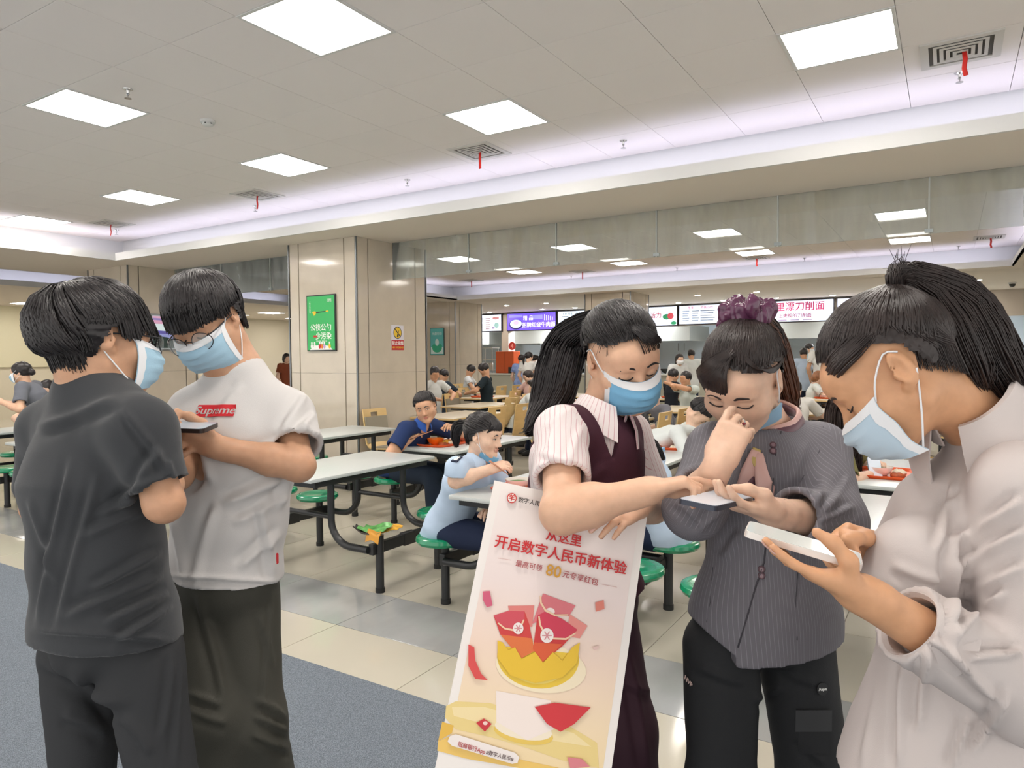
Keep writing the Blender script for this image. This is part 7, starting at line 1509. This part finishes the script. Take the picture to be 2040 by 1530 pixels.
# ---- left background
diner('standing woman in a grey t-shirt with a bun and mask at the left edge', (42, 742), 7.3, -78, -80, 6, sit=False, shirt='#6d7078', sleeve=.7, hair='bun', mask='up', female=True, sc=.95, handL=at(2, 800, 7.1), handR=at(4, 802, 7.4), skin=SK_F)
diner('dark haired woman seated behind the shoulder of the man in black', (93, 776), 8.6, 8, 8, 20, shirt='#d8d8d6', hair='long', pants='#333333')
diner('far diner beside the large pillar, only the head showing', (571, 714), 15.5, 60, 50, 10, sit=False, shirt='#8a4a32', sc=.96, hair='bob')
# ---- behind the pillar
diner('man in a dark navy t-shirt behind the pillar edge', (884, 748), 12.8, 140, 140, 30, shirt='#25303c', sleeve=.7, skin=SK_M)
diner('man with a pale shirt half hidden by the pillar edge', (866, 744), 11.4, 40, 20, 25, shirt='#c9ccca', skin=SK_M)
diner('man in a white shirt bent over his meal, facing right', (938, 738), 14.6, 85, 85, 35, shirt='#d5d9dc', skin=SK_M, collar_=None)
diner('man in a black t-shirt eating, facing left', (964, 736), 12.2, -100, -95, 30, shirt='#1f2a30', sleeve=.75, skin=SK_M)
diner('woman in white eating, hair tied with a white band', (1066, 770), 10.6, 80, 80, 42, shirt='#d6dcdc', hair='bun')
diner('woman in white bent towards the woman eating', (1090, 764), 10.9, -75, -75, 42, shirt='#d8dade', hair='bun', mask=None)
diner('diner with a brown bun behind the woman eating', (1052, 750), 13.0, -60, -70, 20, shirt='#c9a8a0', hair='bun', hm=HAIR_B)
diner('diner glancing sideways behind the ponytail', (1106, 744), 13.4, 60, 70, 15, shirt='#d8d8d8', hair='bun')
# ---- the queue
diner('woman in a periwinkle blouse in the queue by the orange cabinet', (1039, 716), 16.8, 165, 150, 15, sit=False, shirt='#8fa5d6', hair='bun', sc=.97)
diner('woman with a long ponytail and white blouse in the queue', (1054, 711), 16.0, 160, 120, 8, sit=False, shirt='#dcdcd8', hair='pony', sc=.98)
diner('woman in navy behind the white blouse in the queue', (1067, 716), 17.0, 150, 110, 10, sit=False, shirt='#2b3350', hair='cap', sc=.95)
diner('man in a white t-shirt with hands behind his back in the queue', (1084, 709), 15.8, 172, 172, 5, sit=False, shirt='#dedede', sc=1.0, skin=SK_M, handL=None)
rt_, F_, J_ = diner('masked kitchen worker in navy with a red strap', (1103, 701), 19.2, 110, 90, 8, sit=False, shirt='#232c48', hair='cap', mask='up', sc=1.02, hm=mat('cap_grey', '#4a4440', .8))
MB().tube([J_['shL']+CT*.13+CU*.05, J_['chest']+CT*.17, J_['waist']+CT*.16-CR*.1], .018, 6, flat=(.3, 1)).build('red_strap', M_RED, rt_, True)
# ---- middle right
diner('masked woman in a white blouse facing the camera', (1354, 716), 14.6, 10, 5, 8, sit=False, shirt='#dfe2e2', hair='long', mask='up', sc=.98)
diner('man in white with his back turned at the kitchen counter', (1377, 706), 16.2, 175, 175, 5, sit=False, shirt='#d5dad9', sc=1.02, skin=SK_M)
diner('man in a black jacket seated behind the raised hands', (1342, 748), 12.4, 110, 100, 15, shirt='#22252c', sleeve=1.6, skin=SK_M)
diner('man in a pale t-shirt raising his clasped hands to his mouth', (1366, 754), 11.0, -55, -60, 5, shirt='#c9d2cd', sleeve=.7, skin=SK_M, handL=at(1335, 765, 10.7), handR=at(1338, 768, 10.6))
diner('person in a grey jacket hunched behind the blue mask', (1300, 790), 8.8, -60, -60, 40, shirt='#7b7c84', sleeve=1.6, hair='short')
diner('diner with a black bun and white top, back to the camera', (1584, 776), 8.9, 165, 160, 35, shirt='#dcdad4', hair='bun', sleeve=.8)
diner('reddish haired woman in white eating at the far table', (1630, 752), 12.6, 75, 70, 30, shirt='#d2d6d2', hair='bob', hm=hair_mat('hair_copper', '#8a5a38'), sleeve=.7)
diner('diner in an olive jacket beside the reddish haired woman', (1655, 765), 12.9, -80, -80, 40, shirt='#56603c', hair='short', sleeve=1.6)
diner('boy in a light blue t-shirt at the counter, back turned', (1601, 704), 14.6, 170, 165, 6, sit=False, shirt='#b9cbe0', sc=.99, skin=SK_M, handL=at(1570, 735, 14.9))
diner('masked person by the counter between the two boys', (1612, 694), 16.6, 60, 50, 10, sit=False, shirt='#a5c4d0', mask='up', sc=1.03, hair='cap')
diner('man in a white t-shirt with a line drawing on the back', (1634, 688), 14.0, 172, 170, 5, sit=False, shirt='#dfdfdb', sc=1.04, skin=SK_M)
diner('dark haired person behind the shoulder of the woman in white', (2016, 708), 10.5, 175, 175, 5, sit=False, shirt='#c9b9a8', sc=.96)
